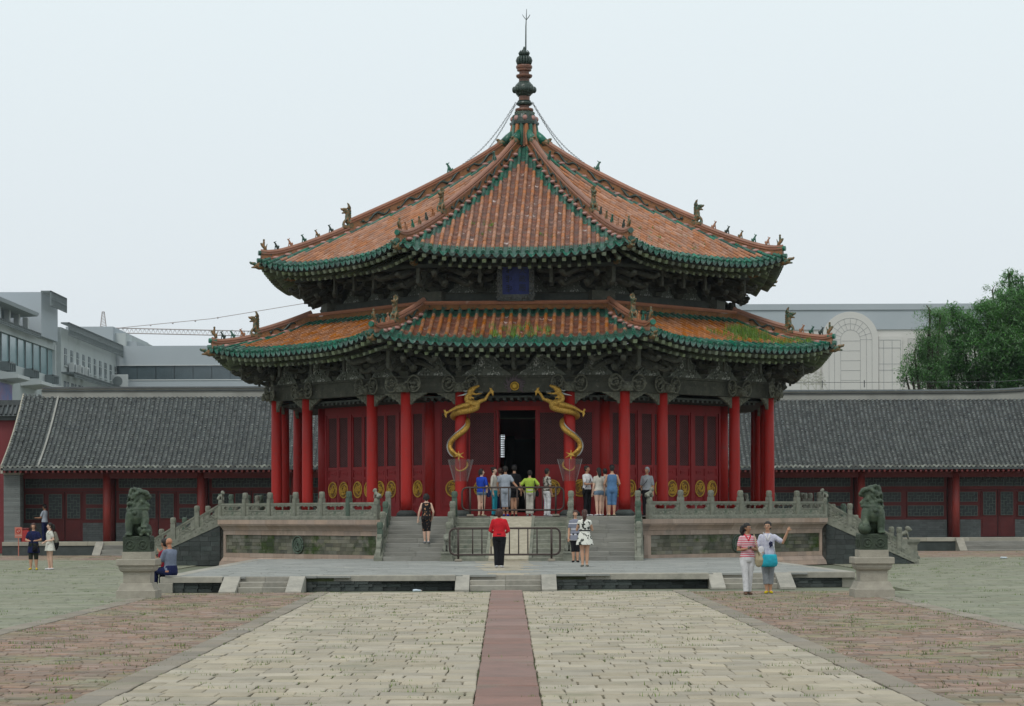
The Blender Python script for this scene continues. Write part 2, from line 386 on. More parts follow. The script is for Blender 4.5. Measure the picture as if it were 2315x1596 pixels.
def small_steps(a,b,c,d):
    "flank a-b, steps b-c, flank c-d"
    xa,xb,xc,xd=[front(p) for p in (a,b,c,d)]; xb-=.02; st=empty('steps',((xa+xd)/2,ty((xa+xd)/2),0),0,terrace); cx=(xa+xd)/2
    for k in range(3):
        z1=TZ-.006-.117*k; n=2
        for i in range(n):
            s=xb+(xc-xb)*i/n-cx; e=xb+(xc-xb)*(i+1)/n-cx
            q=MB(); q.cbox(s+.003,e-.003,-.02-.33*k,.4,(-.02 if k==2 else z1-.125),z1,.012)
            q.build('step',M_granite,st)
    for s,e in ((xa-cx,xb-cx),(xc-cx,xd-cx)):
        q=MB(); s+=.004; e-=.004
        y1,y0=-1.15,.02
        q.add([(s,y1,-.02),(e,y1,-.02),(e,y0,-.02),(s,y0,-.02),(s,y1,.03),(e,y1,.03),(e,y0-.1,TZ-.0),(s,y0-.1,TZ-.0),(e,y0+.25,TZ+.0),(s,y0+.25,TZ+.0),(e,y0+.25,-.02),(s,y0+.25,-.02)],
              [(0,1,5,4),(4,5,6,7),(7,6,8,9),(1,10,8,6,5),(0,4,7,9,11),(9,8,10,11),(0,11,10,1)])
        q.build('flank_slab',M_granite,st)
small_steps(506,546,656,692); small_steps(1030,1064,1223,1257); small_steps(1600,1634,1750,1785)
# ---------------------------------------------------------------- the octagonal hall
M_redp  = mat('red_lacquer_column', (.40,.017,.012), .5, (.29,.015,.012), 1.2, .9, .15, 6, stretch=(1,1,.25), spec=.3, col3=(.24,.03,.026), scale3=2.4, lo3=.56, hi3=.75)
M_redw  = mat('dark_red_wood', (.31,.012,.014), .55, (.22,.011,.012), 2.5, .7, .2, 30, stretch=(1,1,.3))
M_latt  = mat('faded_red_lattice', (.15,.045,.045), .7, (.10,.03,.03), 3, .7)
M_darkr = mat('dark_paper', (.035,.012,.016), .9)
M_wood  = mat('weathered_grey_timber', (.082,.080,.060), .85, (.042,.044,.034), 4, .9, .7, 18, col3=(.22,.22,.17), scale3=6, lo3=.58, hi3=.75)
M_woodd = mat('dark_timber', (.065,.07,.058), .9, (.035,.04,.036), 3, .9, .6, 14, col3=(.075,.08,.065), scale3=5, lo3=.6, hi3=.8)
M_carv  = mat('carved_grey_timber', (.18,.175,.13), .85, (.075,.078,.058), 9, 1, 1, 26, col3=(.22,.22,.18), scale3=9, lo3=.6, hi3=.7)
M_paint = mat('flaked_painted_board', (.13,.135,.11), .9, (.08,.09,.075), 6, .9, .6, 30, col3=(.55,.54,.5), scale3=7, lo3=.54, hi3=.64)
M_raft  = mat('rafter_green', (.20,.23,.14), .85, (.12,.15,.10), 6, .8, rand=.35)
M_gold  = mat('gilded_carving', (.72,.44,.09), .42, (.28,.14,.025), 26, .9, 1.0, 34, metal=.5)
M_goldp = mat('gold_paint', (.75,.47,.06), .45, (.45,.25,.04), 25, .7, .8, 60, metal=.3)
M_fin   = mat('finial_brown_glaze',(.20,.085,.05),.4,(.11,.055,.04),3,.9,.4,20)
M_goldd = mat('gold_paint_shade', (.30,.17,.03), .5, (.12,.03,.01), 30, .9)
M_or    = mat('orange_glazed_tile', (.40,.175,.085), .42, (.27,.12,.065), 2.4, 1, .35, 12, rand=.2, col3=(.42,.27,.22), scale3=1.6, lo3=.56, hi3=.76)
M_gr    = mat('green_glazed_tile', (.038,.145,.095), .32, (.022,.08,.065), 3.5, .9, .35, 12, rand=.4, col3=(.20,.26,.21), scale3=4, lo3=.6, hi3=.75)
M_orp   = mat('orange_pan_tile', (.21,.085,.05), .5, (.08,.04,.03), 5, .9, .3, 20, rand=.3, col3=(.50,.42,.39), scale3=2.6, lo3=.60, hi3=.66)  # valley shade between the barrel rows is put into this darker colour
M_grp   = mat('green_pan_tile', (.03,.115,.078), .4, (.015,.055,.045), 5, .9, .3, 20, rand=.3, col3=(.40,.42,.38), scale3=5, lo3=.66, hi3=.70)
M_orl   = mat('orange_tile_lower', (.38,.15,.05), .38, (.24,.10,.045), 2.4, 1, .35, 12, rand=.2, col3=(.40,.25,.17), scale3=1.8, lo3=.6, hi3=.8)
M_ridge = mat('ridge_orange_relief', (.30,.135,.05), .5, (.19,.085,.04), 5, .9, .9, 22, col3=(.045,.075,.06), scale3=5, lo3=.60, hi3=.63)
M_rcap  = mat('ridge_cap', (.31,.14,.085), .45, (.22,.10,.065), 2, .8, .3, 20, rand=.12, col3=(.45,.30,.25), scale3=2, lo3=.6, hi3=.75)
M_lobe  = mat('dull_pink_glaze', (.40,.22,.19), .5, (.30,.15,.13), 3, .8, rand=.1)
M_beast = mat('beast_glaze', (.26,.12,.045), .4, (.07,.10,.055), 9, .9, .5, 30, col3=(.03,.09,.06), scale3=8, lo3=.5, hi3=.56)
M_dkgl  = mat('dark_glaze', (.025,.035,.035), .35, (.04,.07,.05), 20, .8)
M_grst  = mat('green_carved_stone', (.235,.24,.195), .85, (.15,.158,.125), 5, .9, .7, 40, rand=.12, col3=(.11,.15,.11), scale3=2.5, lo3=.56, hi3=.75)
M_grst2 = mat('dark_green_stone', (.09,.13,.095), .8, (.06,.085,.065), 6, .9, .6, 40)
M_pink  = mat('pink_granite', (.385,.29,.23), .85, (.30,.23,.185), 2, .9, .5, 60, rand=.12, col3=(.21,.18,.14), scale3=2.2, lo3=.55, hi3=.75, stretch=(2,2,.5))
M_moss  = mat('mossy_wall_brick', (.17,.16,.125), .9, (.075,.08,.055), 1.4, 1, .6, 30, rand=.35, col3=(.035,.055,.015), scale3=1.0, lo3=.5, hi3=.6)
M_carvs = mat('carved_pale_slab',(.44,.40,.31),.85,(.30,.27,.205),5,.9,1.0,9,stretch=(1,1,3),col3=(.34,.31,.24),scale3=9,lo3=.5,hi3=.62)
M_black = mat('dark_interior', (.012,.013,.015), .95)  # indoor shade put into a near-black colour for floor, screen and lattice
M_floor = mat('platform_floor', (.22,.21,.19), .85, (.17,.16,.15), 2, .7, .3, 30)

HC = P(1188.5,1158,82.0); HC.z=0
hall = empty('octagonal_hall', HC, R(-2.6))
tag(hall,'red octagonal wooden hall with double-eaved orange and green tiled roof on a stone platform','hall')
T8 = math.tan(R(22.5))
def side(k): return Matrix.Rotation(R(45*k),4,'Z')       # k=0 front; local x along the side, -y outward
FZ=1.72
# ---- platform
PA=10.62
plat=MB()
def octring(a,z): 
    Rr=a/math.cos(R(22.5)); return [(Rr*math.sin(R(45*j+22.5)),-Rr*math.cos(R(45*j+22.5)),z) for j in range(8)]
plat.loft([octring(PA-.25,-.03),octring(PA-.25,FZ-.03)],True)
platform=plat.build('stone_platform',M_joint,hall)
fl=MB(); fl.loft([octring(PA-.1,FZ-.028),octring(PA-.1,FZ)],True); fl.build('platform_floor',M_floor,platform)
# courses of stones on each side
prof=[('base_stone',.0,.16,.16,.12,M_pink,.9),('base_stone',.16,.31,.10,.0,M_pink,.8),('lower_band_stone',.31,.46,.0,.0,M_pink,.75),
      ('upper_band_stone',1.09,1.25,.0,.0,M_pink,.8),('cornice_stone',1.25,1.46,.02,.16,M_pink,.95),('cap_stone',1.46,1.62,.19,.19,M_pink,1.0)]
def trap(x0,x1,z0,z1,o0,o1,cl,cr_,base=PA-.1):
    "course stone standing proud by o0 (bottom) and o1 (top); ends mitred where cl/cr_"
    q=MB(); b=base-.16
    def X(x,o,c): return x+math.copysign((base+o-b)*T8-(0),x)*c if c else x
    y0,y1=-(base+o0),-(base+o1)
    xl0=x0-(o0*T8 if cl else 0); xr0=x1+(o0*T8 if cr_ else 0); xl1=x0-(o1*T8 if cl else 0); xr1=x1+(o1*T8 if cr_ else 0)
    q.add([(xl0,y0,z0),(xr0,y0,z0),(x1,-b,z0),(x0,-b,z0),(xl1,y1,z1),(xr1,y1,z1),(x1,-b,z1),(x0,-b,z1)],
          [(3,2,1,0),(4,5,6,7),(0,1,5,4),(1,2,6,5),(2,3,7,6),(3,0,4,7)])
    return q
hw=(PA-.1)*T8
for k in range(-2,3):
    M=side(k)
    for nm,z0,z1,o0,o1,m,ln in prof:
        x=-hw
        while x<hw-.01:
            xe=x+ln*rnd.uniform(.6,1.3)
            if hw-xe<.35: xe=hw
            q=trap(x+.003,xe-.003,z0+.003,z1-.003,o0,o1,x<=-hw+.001,xe>=hw-.001)
            if nm=='cornice_stone':
                q=MB(); 
                cl,cr_=x<=-hw+.001,xe>=hw-.001
                rings=[]
                for o,z in ((.02,z0+.003),(.035,z0+.05),(.09,z0+.12),(.15,z0+.16),(.16,z1-.003)):
                    y=-(PA-.1+o); rings.append([(x+.003-(o*T8 if cl else 0),y,z),(xe-.003+(o*T8 if cr_ else 0),y,z),(xe-.003,-(PA-.26),z),(x+.003,-(PA-.26),z)])
                q.loft(rings)
            q.M=Matrix.Identity(4); q.v=[tuple(M@Vector(v)) for v in q.v]
            q.build(nm,m,platform); x=xe
    # mossy brick panel with a round relief
    rows=5; bh=.63/rows; rest=MB()
    for r_ in range(rows):
        x=-hw+.14-(r_%2)*.2
        while x<hw-.14:
            xe=x+rnd.uniform(.3,.48); a,b=max(x,-hw+.14),min(xe,hw-.14)
            if b-a>.04:
                q=MB(); q.cbox(a+.003,b-.003,-(PA-.13)-rnd.uniform(-.008,.008),-(PA-.3),.46+bh*r_+.003,.46+bh*(r_+1)-.003,.004)
                q.v=[tuple(M@Vector(v)) for v in q.v]
                if abs(k)==1: q.build('brick',M_moss,platform)
                else: rest.add(q.v,q.f)
            x=xe
    if rest.v: rest.build('bricks',M_moss,platform,kind='stuff')
    for s in (-1,1):
        q=MB(); q.box(*sorted((s*hw,s*(hw-.135))),-(PA-.1),-(PA-.25),.46,1.09); q.v=[tuple(M@Vector(v)) for v in q.v]; q.build('corner_pier',M_pink,platform)
    q=MB()
    for i,rr in enumerate((.29,.2)):
        pts=[(rr*math.cos(a*math.pi/12),-(PA-.10),.775+rr*math.sin(a*math.pi/12)) for a in range(25)]; q.tube(pts,.025,6)
    for i in range(14):
        a=rnd.uniform(0,6.28); pts=[]
        for j in range(6):
            rr=.05+.04*j*rnd.uniform(.6,1.1); pts.append((rr*math.cos(a),-(PA-.10),.775+rr*math.sin(a))); a+=rnd.uniform(.3,.9)
        q.tube(pts,.018,5)
    q.v=[tuple(M@Vector(v)) for v in q.v]; q.build('round_relief',M_grst2,platform,True)

# ---- balustrades : posts and carved panels share their meshes
def post_mesh(h=.81,w=.084,dark=False):
    q=MB(); q.box(-w,w,-w,w,0,h-.22)
    q.box(-w+.012,w-.012,-w+.012,w-.012,h-.22,h-.19)
    def o8(r,z): return [(r*math.cos(R(45*j+22.5)),r*math.sin(R(45*j+22.5)),z) for j in range(8)]
    q.loft([o8(w*1.12,h-.19),o8(w*1.2,h-.17),o8(w*1.2,h-.04),o8(w*1.02,h),o8(w*.5,h+.012)])
    for s in (-1,1):
        q.box(-w*.6,w*.6,s*w-.004 if s<0 else w,s*w if s<0 else w+.004,.08,.5)
    for z in (.12,.24,.36):
        q.box(-w*.45,w*.45,-w-.012,-w-.004,z,z+.08)
    for a in range(8):
        q.ball((w*1.15*math.cos(R(45*a)),w*1.15*math.sin(R(45*a)),h-.105),.018,6,4)
    return q.mesh('baluster_post',[M_grst2 if dark else M_grst])
PM,PMd=post_mesh(),post_mesh(dark=True)
pmesh={}
def panel_mesh(L,dz):
    key=(round(L,2),round(dz,2))
    if key in pmesh: return pmesh[key]
    q=MB(); t=.035; n=8
    def bx(x0,x1,z0,z1,tt=t):
        xs=[x0,x1]
        vs=[(x,y,z+dz*(x/L)) for z in (z0,z1) for (x,y) in ((x0,-tt),(x1,-tt),(x1,tt),(x0,tt))]
        q.add(vs,[(3,2,1,0),(4,5,6,7),(0,1,5,4),(1,2,6,5),(2,3,7,6),(3,0,4,7)])
    w=.15; bx(0,L,.39,.45,.05); bx(0,L,.345,.385,.038); bx(0,w,.0,.345); bx(L-w,L,.0,.345)
    bx(w,L-w,.0,.18,.022); bx(w,L-w,.18,.21,.038); bx(w,L-w,0,.025,.038)
    bx(w,w+.06,.21,.25,.03); bx(L-w-.06,L-w,.21,.25,.03)
    # cloud shaped supports between the openings
    for xc,ww in ((w,.05),(L/2,.08),(L-w,.05),(L*.33,.045),(L*.67,.045)):
        bx(max(w,xc-ww),min(L-w,xc+ww),.315,.345,.03)
    for z,r_ in ((.22,.02),(.255,.035),(.285,.03),(.32,.022)):
        q.ball((L/2,0,z+dz*.5),r_,8,5)
    for i in range(9):
        xx=w+.03+(L-2*w-.06)*i/8; q.ball((xx,-.022,.1+.035*math.sin(i*2.1)+dz*xx/L),.038,7,4,sc=(1,.5,1)); q.ball((xx,.022,.1+.035*math.sin(i*2.1)+dz*xx/L),.038,7,4,sc=(1,.5,1))
    for s in (.075,L-.075):
        for z in (.08,.18,.28): q.ball((s,-.035,z+dz*s/L),.04,7,4,sc=(.9,.4,1))
    me=q.mesh('baluster_panel',[M_grst]); pmesh[key]=me; return me
bal=empty('stone_balustrade',(0,0,0),0,hall)
def lion_small(name,parent,s=1.0,m=None):
    q=MB(); 
    q.tube([(-.10,0,.05),(-.09,0,.10),(0,0,.13),(.06,0,.17)],[.05,.055,.05,.045],8)
    q.ball((.10,0,.22),.058,8,6); q.ball((.15,0,.205),.03,7,5); q.ball((.075,0,.235),.06,8,6)
    for sx,sy in ((.08,.03),(.08,-.03)): q.tube([(sx-.02,sy,.15),(sx+.02,sy,.0)],[.025,.02],6)
    for sy in (.04,-.04): q.ball((-.09,sy,.05),.05,8,5); q.tube([(-.1,sy,.02),(-.03,sy,.01)],.02,6)
    q.ball((-.15,0,.09),.035,7,5)
    q.v=[(a*s,b*s,c*s) for a,b,c in q.v]
    return remesh(q,name,m or M_grst,.012*s,parent,2)
LS=lion_small('post_lion',bal,1.0)
LS.location=(0,0,-50); 
def place(me,name,loc,rz,parent=bal):
    o=obj(name,me,parent); o.location=loc; o.rotation_euler=(0,0,rz); return o
def baluster_run(p0,p1,z0,z1,n,ends=(True,True),lionpost=None,back=True):
    p0,p1=Vector(p0),Vector(p1); d=p1-p0; rz=math.atan2(d.y,d.x); L=d.length/n
    for i in range(n+1):
        if (i==0 and not ends[0]) or (i==n and not ends[1]): continue
        p=p0.lerp(p1,i/n); z=z0+(z1-z0)*i/n
        if lionpost is not None and i in lionpost:
            q=place(PM,'baluster_post',(p.x,p.y,z-.24),rz); l=obj('post_lion',LS.data,bal); l.location=(p.x,p.y,z+.57); l.rotation_euler=(0,0,rz+lionpost[i]); l.scale=(1.15,)*3
        else: place(PMd if rnd.random()<.28 else PM,'baluster_post',(p.x,p.y,z),rz)
    for i in range(n):
        p=p0.lerp(p1,i/n); z=z0+(z1-z0)*i/n; q=p+d.normalized()*.075
        place(panel_mesh(L-.15,(z1-z0)/n),'baluster_panel',(q.x,q.y,z),rz)
SZ=1.62; SZT=1.74
for k in range(-2,3):
    M=side(k); h2=(PA-.02)*T8; c=h2-.02
    A=M@Vector((-c,-(PA-.02),0)); B=M@Vector((c,-(PA-.02),0))
    if k in (-1,1):
        q=MB(); q.cbox(-h2-.0,h2+.0,-(PA+.09),-(PA-.14),SZ,SZT,.01)
        for i in range(40): q.ball((-h2+.1+i*(2*h2-.2)/39,-(PA+.09),SZ+.06),.035,6,4,sc=(1.2,.4,.8))
        q.v=[tuple(M@Vector(v)) for v in q.v]; q.build('sill_stone',M_grst,bal)
        baluster_run((A.x,A.y,0),(B.x,B.y,0),SZT,SZT,6,lionpost={0:.0,6:3.14})
for k in (-3,3):
    M=side(k); c=(PA-.02)*T8-.02; A=M@Vector((-c,-(PA-.02),0)); B=M@Vector((c,-(PA-.02),0))
    baluster_run((A.x,A.y,0),(B.x,B.y,0),SZT,SZT,6,(k>0,k<0))
# ---- stairs on the front, left and right sides
RUN=3.1
def stairs(k, zb, full=True):
    M=side(k); st=empty('staircase',(0,0,0),0,hall); y0=-(PA+.06); n=10 if zb>.1 else 12; top=FZ-.01; rise=(top-zb)/n; tread=RUN/n
    nseg=2 if full else 1
    for (xa,xb) in ((-3.92,-1.98),(1.98,3.92)):
        for i in range(n):
            z1=top-rise*i; yf=y0-tread*(i+1) if i else y0-tread
            for s in range(nseg):
                sp_=rnd.uniform(.4,.6); a=xa if s==0 else xa+(xb-xa)*spv; 
                if s==0: spv=sp_
                b=xa+(xb-xa)*spv if (s==0 and nseg==2) else xb
                q=MB(); q.cbox(a+.003,b-.003,yf,y0+.1,z1-rise+(.0 if i==n-1 else .002),z1+rnd.uniform(-.004,.004),.012)
                q.v=[tuple(M@Vector(v)) for v in q.v]; q.build('step',M_step,st)
    # centre ramp : carved pale slab between plain green ones
    def ramp(xa,xb,m,up,nm,relief=False):
        q=MB(); 
        vs=[(xa,y0-RUN,zb-.02),(xb,y0-RUN,zb-.02),(xb,y0,zb-.02),(xa,y0,zb-.02),(xa,y0-RUN,zb+.03+up),(xb,y0-RUN,zb+.03+up),(xb,y0,top+up-.03),(xa,y0,top+up-.03)]
        q.add(vs,[(3,2,1,0),(4,5,6,7),(0,1,5,4),(1,2,6,5),(2,3,7,6),(3,0,4,7)])
        if relief:
            for i in range(60):
                t=rnd.uniform(.03,.97); xx=rnd.uniform(xa+.08,xb-.08); l=rnd.uniform(.05,.12)
                z=zb+.03+up+(top-.06-zb)*t
                q.ball((xx,y0-RUN*(1-t),z-.0),l*1.1,7,4,sc=(1,1,.14))
        q.v=[tuple(M@Vector(v)) for v in q.v]; q.build(nm,m,st)
    for j in range(3):
        pass
    ramp(-.62,.62,M_carvs,.03,'carved_ramp_slab')
    for s in (-1,1):
        ramp(*sorted((s*.62,s*.72)),M_grst,.06,'ramp_border')
        q=MB(); 
        for i in range(n):      # shallow courses of the green flanks
            z1=top-rise*i-.03; yf=y0-tread*(i+1)
            q.cbox(*sorted((s*.725,s*1.78)),yf-.0,y0+.05,z1-rise,z1,.02)
        q.v=[tuple(M@Vector(v)) for v in q.v]; q.build('ramp_flank',M_step if not full else M_grst,st)
    for x_ in (-4.03,-1.88,1.88,4.03):
        w=.13
        q=MB(); q.add([(x_-w,y0-RUN-.12,zb-.03),(x_+w,y0-RUN-.12,zb-.03),(x_+w,y0+.05,SZT-.30 if abs(x_)>3 else zb),(x_-w,y0+.05,SZT-.30 if abs(x_)>3 else zb),
                       (x_-w,y0-RUN-.12,zb+.12),(x_+w,y0-RUN-.12,zb+.12),(x_+w,y0+.05,SZT),(x_-w,y0+.05,SZT)],
              [(3,2,1,0),(4,5,6,7),(0,1,5,4),(1,2,6,5),(2,3,7,6),(3,0,4,7)])
        for i in range(16):
            t=(i+.5)/16
            for sx in (-1,1): q.ball((x_+sx*w,y0-RUN-.12+(RUN+.17)*t,zb+.04+(SZT-zb-.12)*t),.045,6,4,sc=(.4,1,1))
        q.v=[tuple(M@Vector(v)) for v in q.v]; q.build('stringer',M_grst,st)
        # brick flank below the stringer on the outer sides
        if abs(x_)>3:
            s=math.copysign(1,x_)
            rows=9; 
            for r_ in range(rows):
                zz0=zb+r_*(FZ-zb-.18)/rows; zz1=zb+(r_+1)*(FZ-zb-.18)/rows; ymin=y0-RUN+(zz0-zb+.06)/(SZT-zb-.1)*RUN
                yy=y0
                while yy>ymin+.1:
                    ye=max(yy-rnd.uniform(.28,.42),ymin); q=MB(); xo=x_+s*(w-.02-rnd.uniform(0,.01))
                    zt=min(zz1, zb+(ye-(y0-RUN))/RUN*(SZT-zb-.1)-.0)
                    q.add([(xo,ye+.003,zz0+.003),(xo,yy-.003,zz0+.003),(xo,yy-.003,zz1-.003),(xo,ye+.003,max(zz0+.01,min(zz1-.003,zt))),
                           (x_,ye+.003,zz0+.003),(x_,yy-.003,zz0+.003),(x_,yy-.003,zz1-.003),(x_,ye+.003,max(zz0+.01,min(zz1-.003,zt)))],
                           [(0,1,2,3),(7,6,5,4),(0,4,5,1),(1,5,6,2),(2,6,7,3),(3,7,4,0)])
                    q.v=[tuple(M@Vector(v)) for v in q.v]
                    q.build('brick',M_dbrick,st); yy=ye
        A=M@Vector((x_,y0+.02,0)); B=M@Vector((x_,y0-RUN+.55,0)); zt=SZT; t=(RUN-.57)/(RUN+.17); zbt=SZT-(SZT-zb-.12)*t
        baluster_run((A.x,A.y,0),(B.x,B.y,0),SZT-.02,zbt-.02,3)
        # scroll (drum) stone or seated lion closing the foot
        q=MB(); yb=y0-RUN+.47
        poly=[(0,0),(0,.55),(-.06,.60),(-.14,.60),(-.2,.53),(-.2,.46),(-.27,.44),(-.36,.40),(-.42,.30),(-.42,.22),(-.5,.14),(-.56,.0)]
        sl=(SZT-zb-.12)/(RUN+.17)
        q.extr([(yb+a, zb+.12+(a+.59)*sl*.7+b*.95) for a,b in poly],-.07,.07)
        q.v=[(x_+b,a,c) for a,b,c in q.v]; 
        for zc,yc in ((.22,-.2),(.4,-.1)):
            q.tube([(x_-.085,yb+yc,zb+.22+zc),(x_+.085,yb+yc,zb+.22+zc)],.12,12)
        q.v=[tuple(M@Vector(v)) for v in q.v]; q.build('drum_stone',M_grst,st,fix=True)
    return st
st0=stairs(0,TZ); stL=stairs(-2,0,False); stR=stairs(2,0,False)
# little lions crouching at the foot of the inner front balustrades
for x_ in (-1.88,1.88):
    q=MB()
    q.box(x_-.17,x_+.17,-(PA+.06+RUN+.42),-(PA+.06+RUN-.05),TZ-.02,TZ+.30); q.box(x_-.2,x_+.2,-(PA+.06+RUN+.46),-(PA+.06+RUN-.02),TZ-.02,TZ+.09); q.box(x_-.19,x_+.19,-(PA+.06+RUN+.45),-(PA+.06+RUN-.03),TZ+.24,TZ+.30)
    q.build('lion_block',M_grst,st0)
    l=lion_small('stair_lion',st0,1.9,M_grst); l.location=(x_,-(PA+RUN+.26),TZ+.29); l.rotation_euler=(0,0,R(-90))

# ---- columns
CA=8.73; CS=2*CA*T8; CT=5.84
def column_mesh():
    q=MB(); q.lathe([(.195,.20),(.197,.6),(.19,2.5),(.18,CT-FZ)],20); return q.mesh('column',[M_redp],True)
def base_mesh():
    q=MB(); q.box(-.34,.34,-.34,.34,-.0,.03); q.lathe([(.33,.03),(.34,.07),(.33,.11),(.26,.17),(.225,.20),(.20,.205)],20); return q.mesh('column_base',[M_dbrick])
CM,BMh=column_mesh(),base_mesh()
colpos=[]
for k in range(8):
    for t in (-.5,-.25,.25):
        p=side(k)@Vector((t*CS,-CA,0)); colpos.append((k,t,p))
for k,t,p in colpos:
    o=obj('column',CM,hall); o.location=(p.x,p.y,FZ); b=obj('column_base',BMh,hall); b.location=(p.x,p.y,FZ); b.rotation_euler=(0,0,R(45*k))
# ---- wall
WA=7.15; WS=2*WA*T8; WT=5.62
def leaf(w, parent, M, x0, open_=False):
    "one door leaf from x0, width w, lattice above, carved panel with gold roundel below"
    lf=MB(); h0,h1=FZ+.12,5.32; f=.07
    def bx(a,b,c,d,y0=-.03,y1=.03,mi=0): lf.box(x0+a,x0+b,-WA+y0,-WA+y1,c,d,mi)
    bx(.006,f,h0,h1); bx(w-f,w-.006,h0,h1); bx(f,w-f,h0,h0+.08); bx(f,w-f,h1-.1,h1)
    bx(f,w-f,3.36,3.46); bx(f,w-f,3.02,3.10); bx(f,w-f,2.08,2.16)
    bx(f,w-f,3.10,3.36,0,.02); bx(f,w-f,2.16,3.02,0,.02); bx(f,w-f,h0+.08,2.08,0,.02)
    bx(f+.06,w-f-.06,3.17,3.29,-.02,0); bx(f+.05,w-f-.05,2.94,2.97,-.02,0); bx(f+.05,w-f-.05,2.2,2.23,-.02,0)
    bx(f+.05,f+.07,2.23,2.94,-.02,0); bx(w-f-.07,w-f-.05,2.23,2.94,-.02,0)
    for a in range(3): bx(f+.08+a*.1*(w/.68),f+.14+a*.1*(w/.68),3.20,3.26,-.035,-.02)
    lf.v=[tuple(M@Vector(v)) for v in lf.v]; o=lf.build('door_leaf',M_redw,parent)
    q=MB(); q.box(x0+f,x0+w-f,-WA+.012,-WA+.02,3.46,h1-.1); q.v=[tuple(M@Vector(v)) for v in q.v]; q.build('lattice_backing',M_darkr,o)
    q=MB(); W_=w-2*f; Hh=h1-.1-3.46; p=.085; r_=.012
    n=int((W_+Hh)/p)+1
    for sgn in (1,-1):
        for i in range(1,n):
            c=i*p   # x+z=c
            a=(min(c,W_),c-min(c,W_)); b=(c-min(c,Hh),min(c,Hh))
            if a[1]>Hh: continue
            pts=[a,b]
            (xa,za),(xb,zb_)=pts
            if sgn<0: xa,xb=W_-xa,W_-xb
            X0=x0+f; dx,dz=xb-xa,zb_-za; L=math.hypot(dx,dz)
            if L<.02: continue
            nx,nz=-dz/L*r_,dx/L*r_
            y=-WA-.004*(sgn>0)
            q.add([(X0+xa+nx,y,3.46+za+nz),(X0+xa-nx,y,3.46+za-nz),(X0+xb-nx,y,3.46+zb_-nz),(X0+xb+nx,y,3.46+zb_+nz)],[(0,1,2,3)])
    q.v=[tuple(M@Vector(v)) for v in q.v]; q.build('lattice',M_latt,o)
    q=MB(); cx,cz=x0+w/2,2.66; rr=min(.27,w*.37)
    q.tube([(cx+rr*math.cos(a*math.pi/14),-WA-.03,cz+.275*math.sin(a*math.pi/14)) for a in range(29)],.022,6)
    q.lathe([(.26,0),(.26,.012)],20); q.v=q.v[:-40]+[(cx+x_*rr/.27,-WA-.0-z_,cz+y_) for x_,y_,z_ in q.v[-40:]]
    for i in range(16):
        a=rnd.uniform(0,6.28); pts=[]; r0=rnd.uniform(.02,.2); sg_=rnd.choice((-1,1))
        for j in range(5):
            pts.append((cx+r0*rr/.27*math.cos(a),-WA-.035,cz+r0*math.sin(a))); a+=sg_*rnd.uniform(.2,.6); r0=min(.23,max(.02,r0+rnd.uniform(-.06,.06)))
        q.tube(pts,.016,5,mi=0)
    q.v=[tuple(M@Vector(v)) for v in q.v]
    q.m=[1 if 28*6+2<=i<28*6+2+22 else 0 for i in range(len(q.f))]
    q.build('gold_roundel',[M_goldp,M_goldd],o)
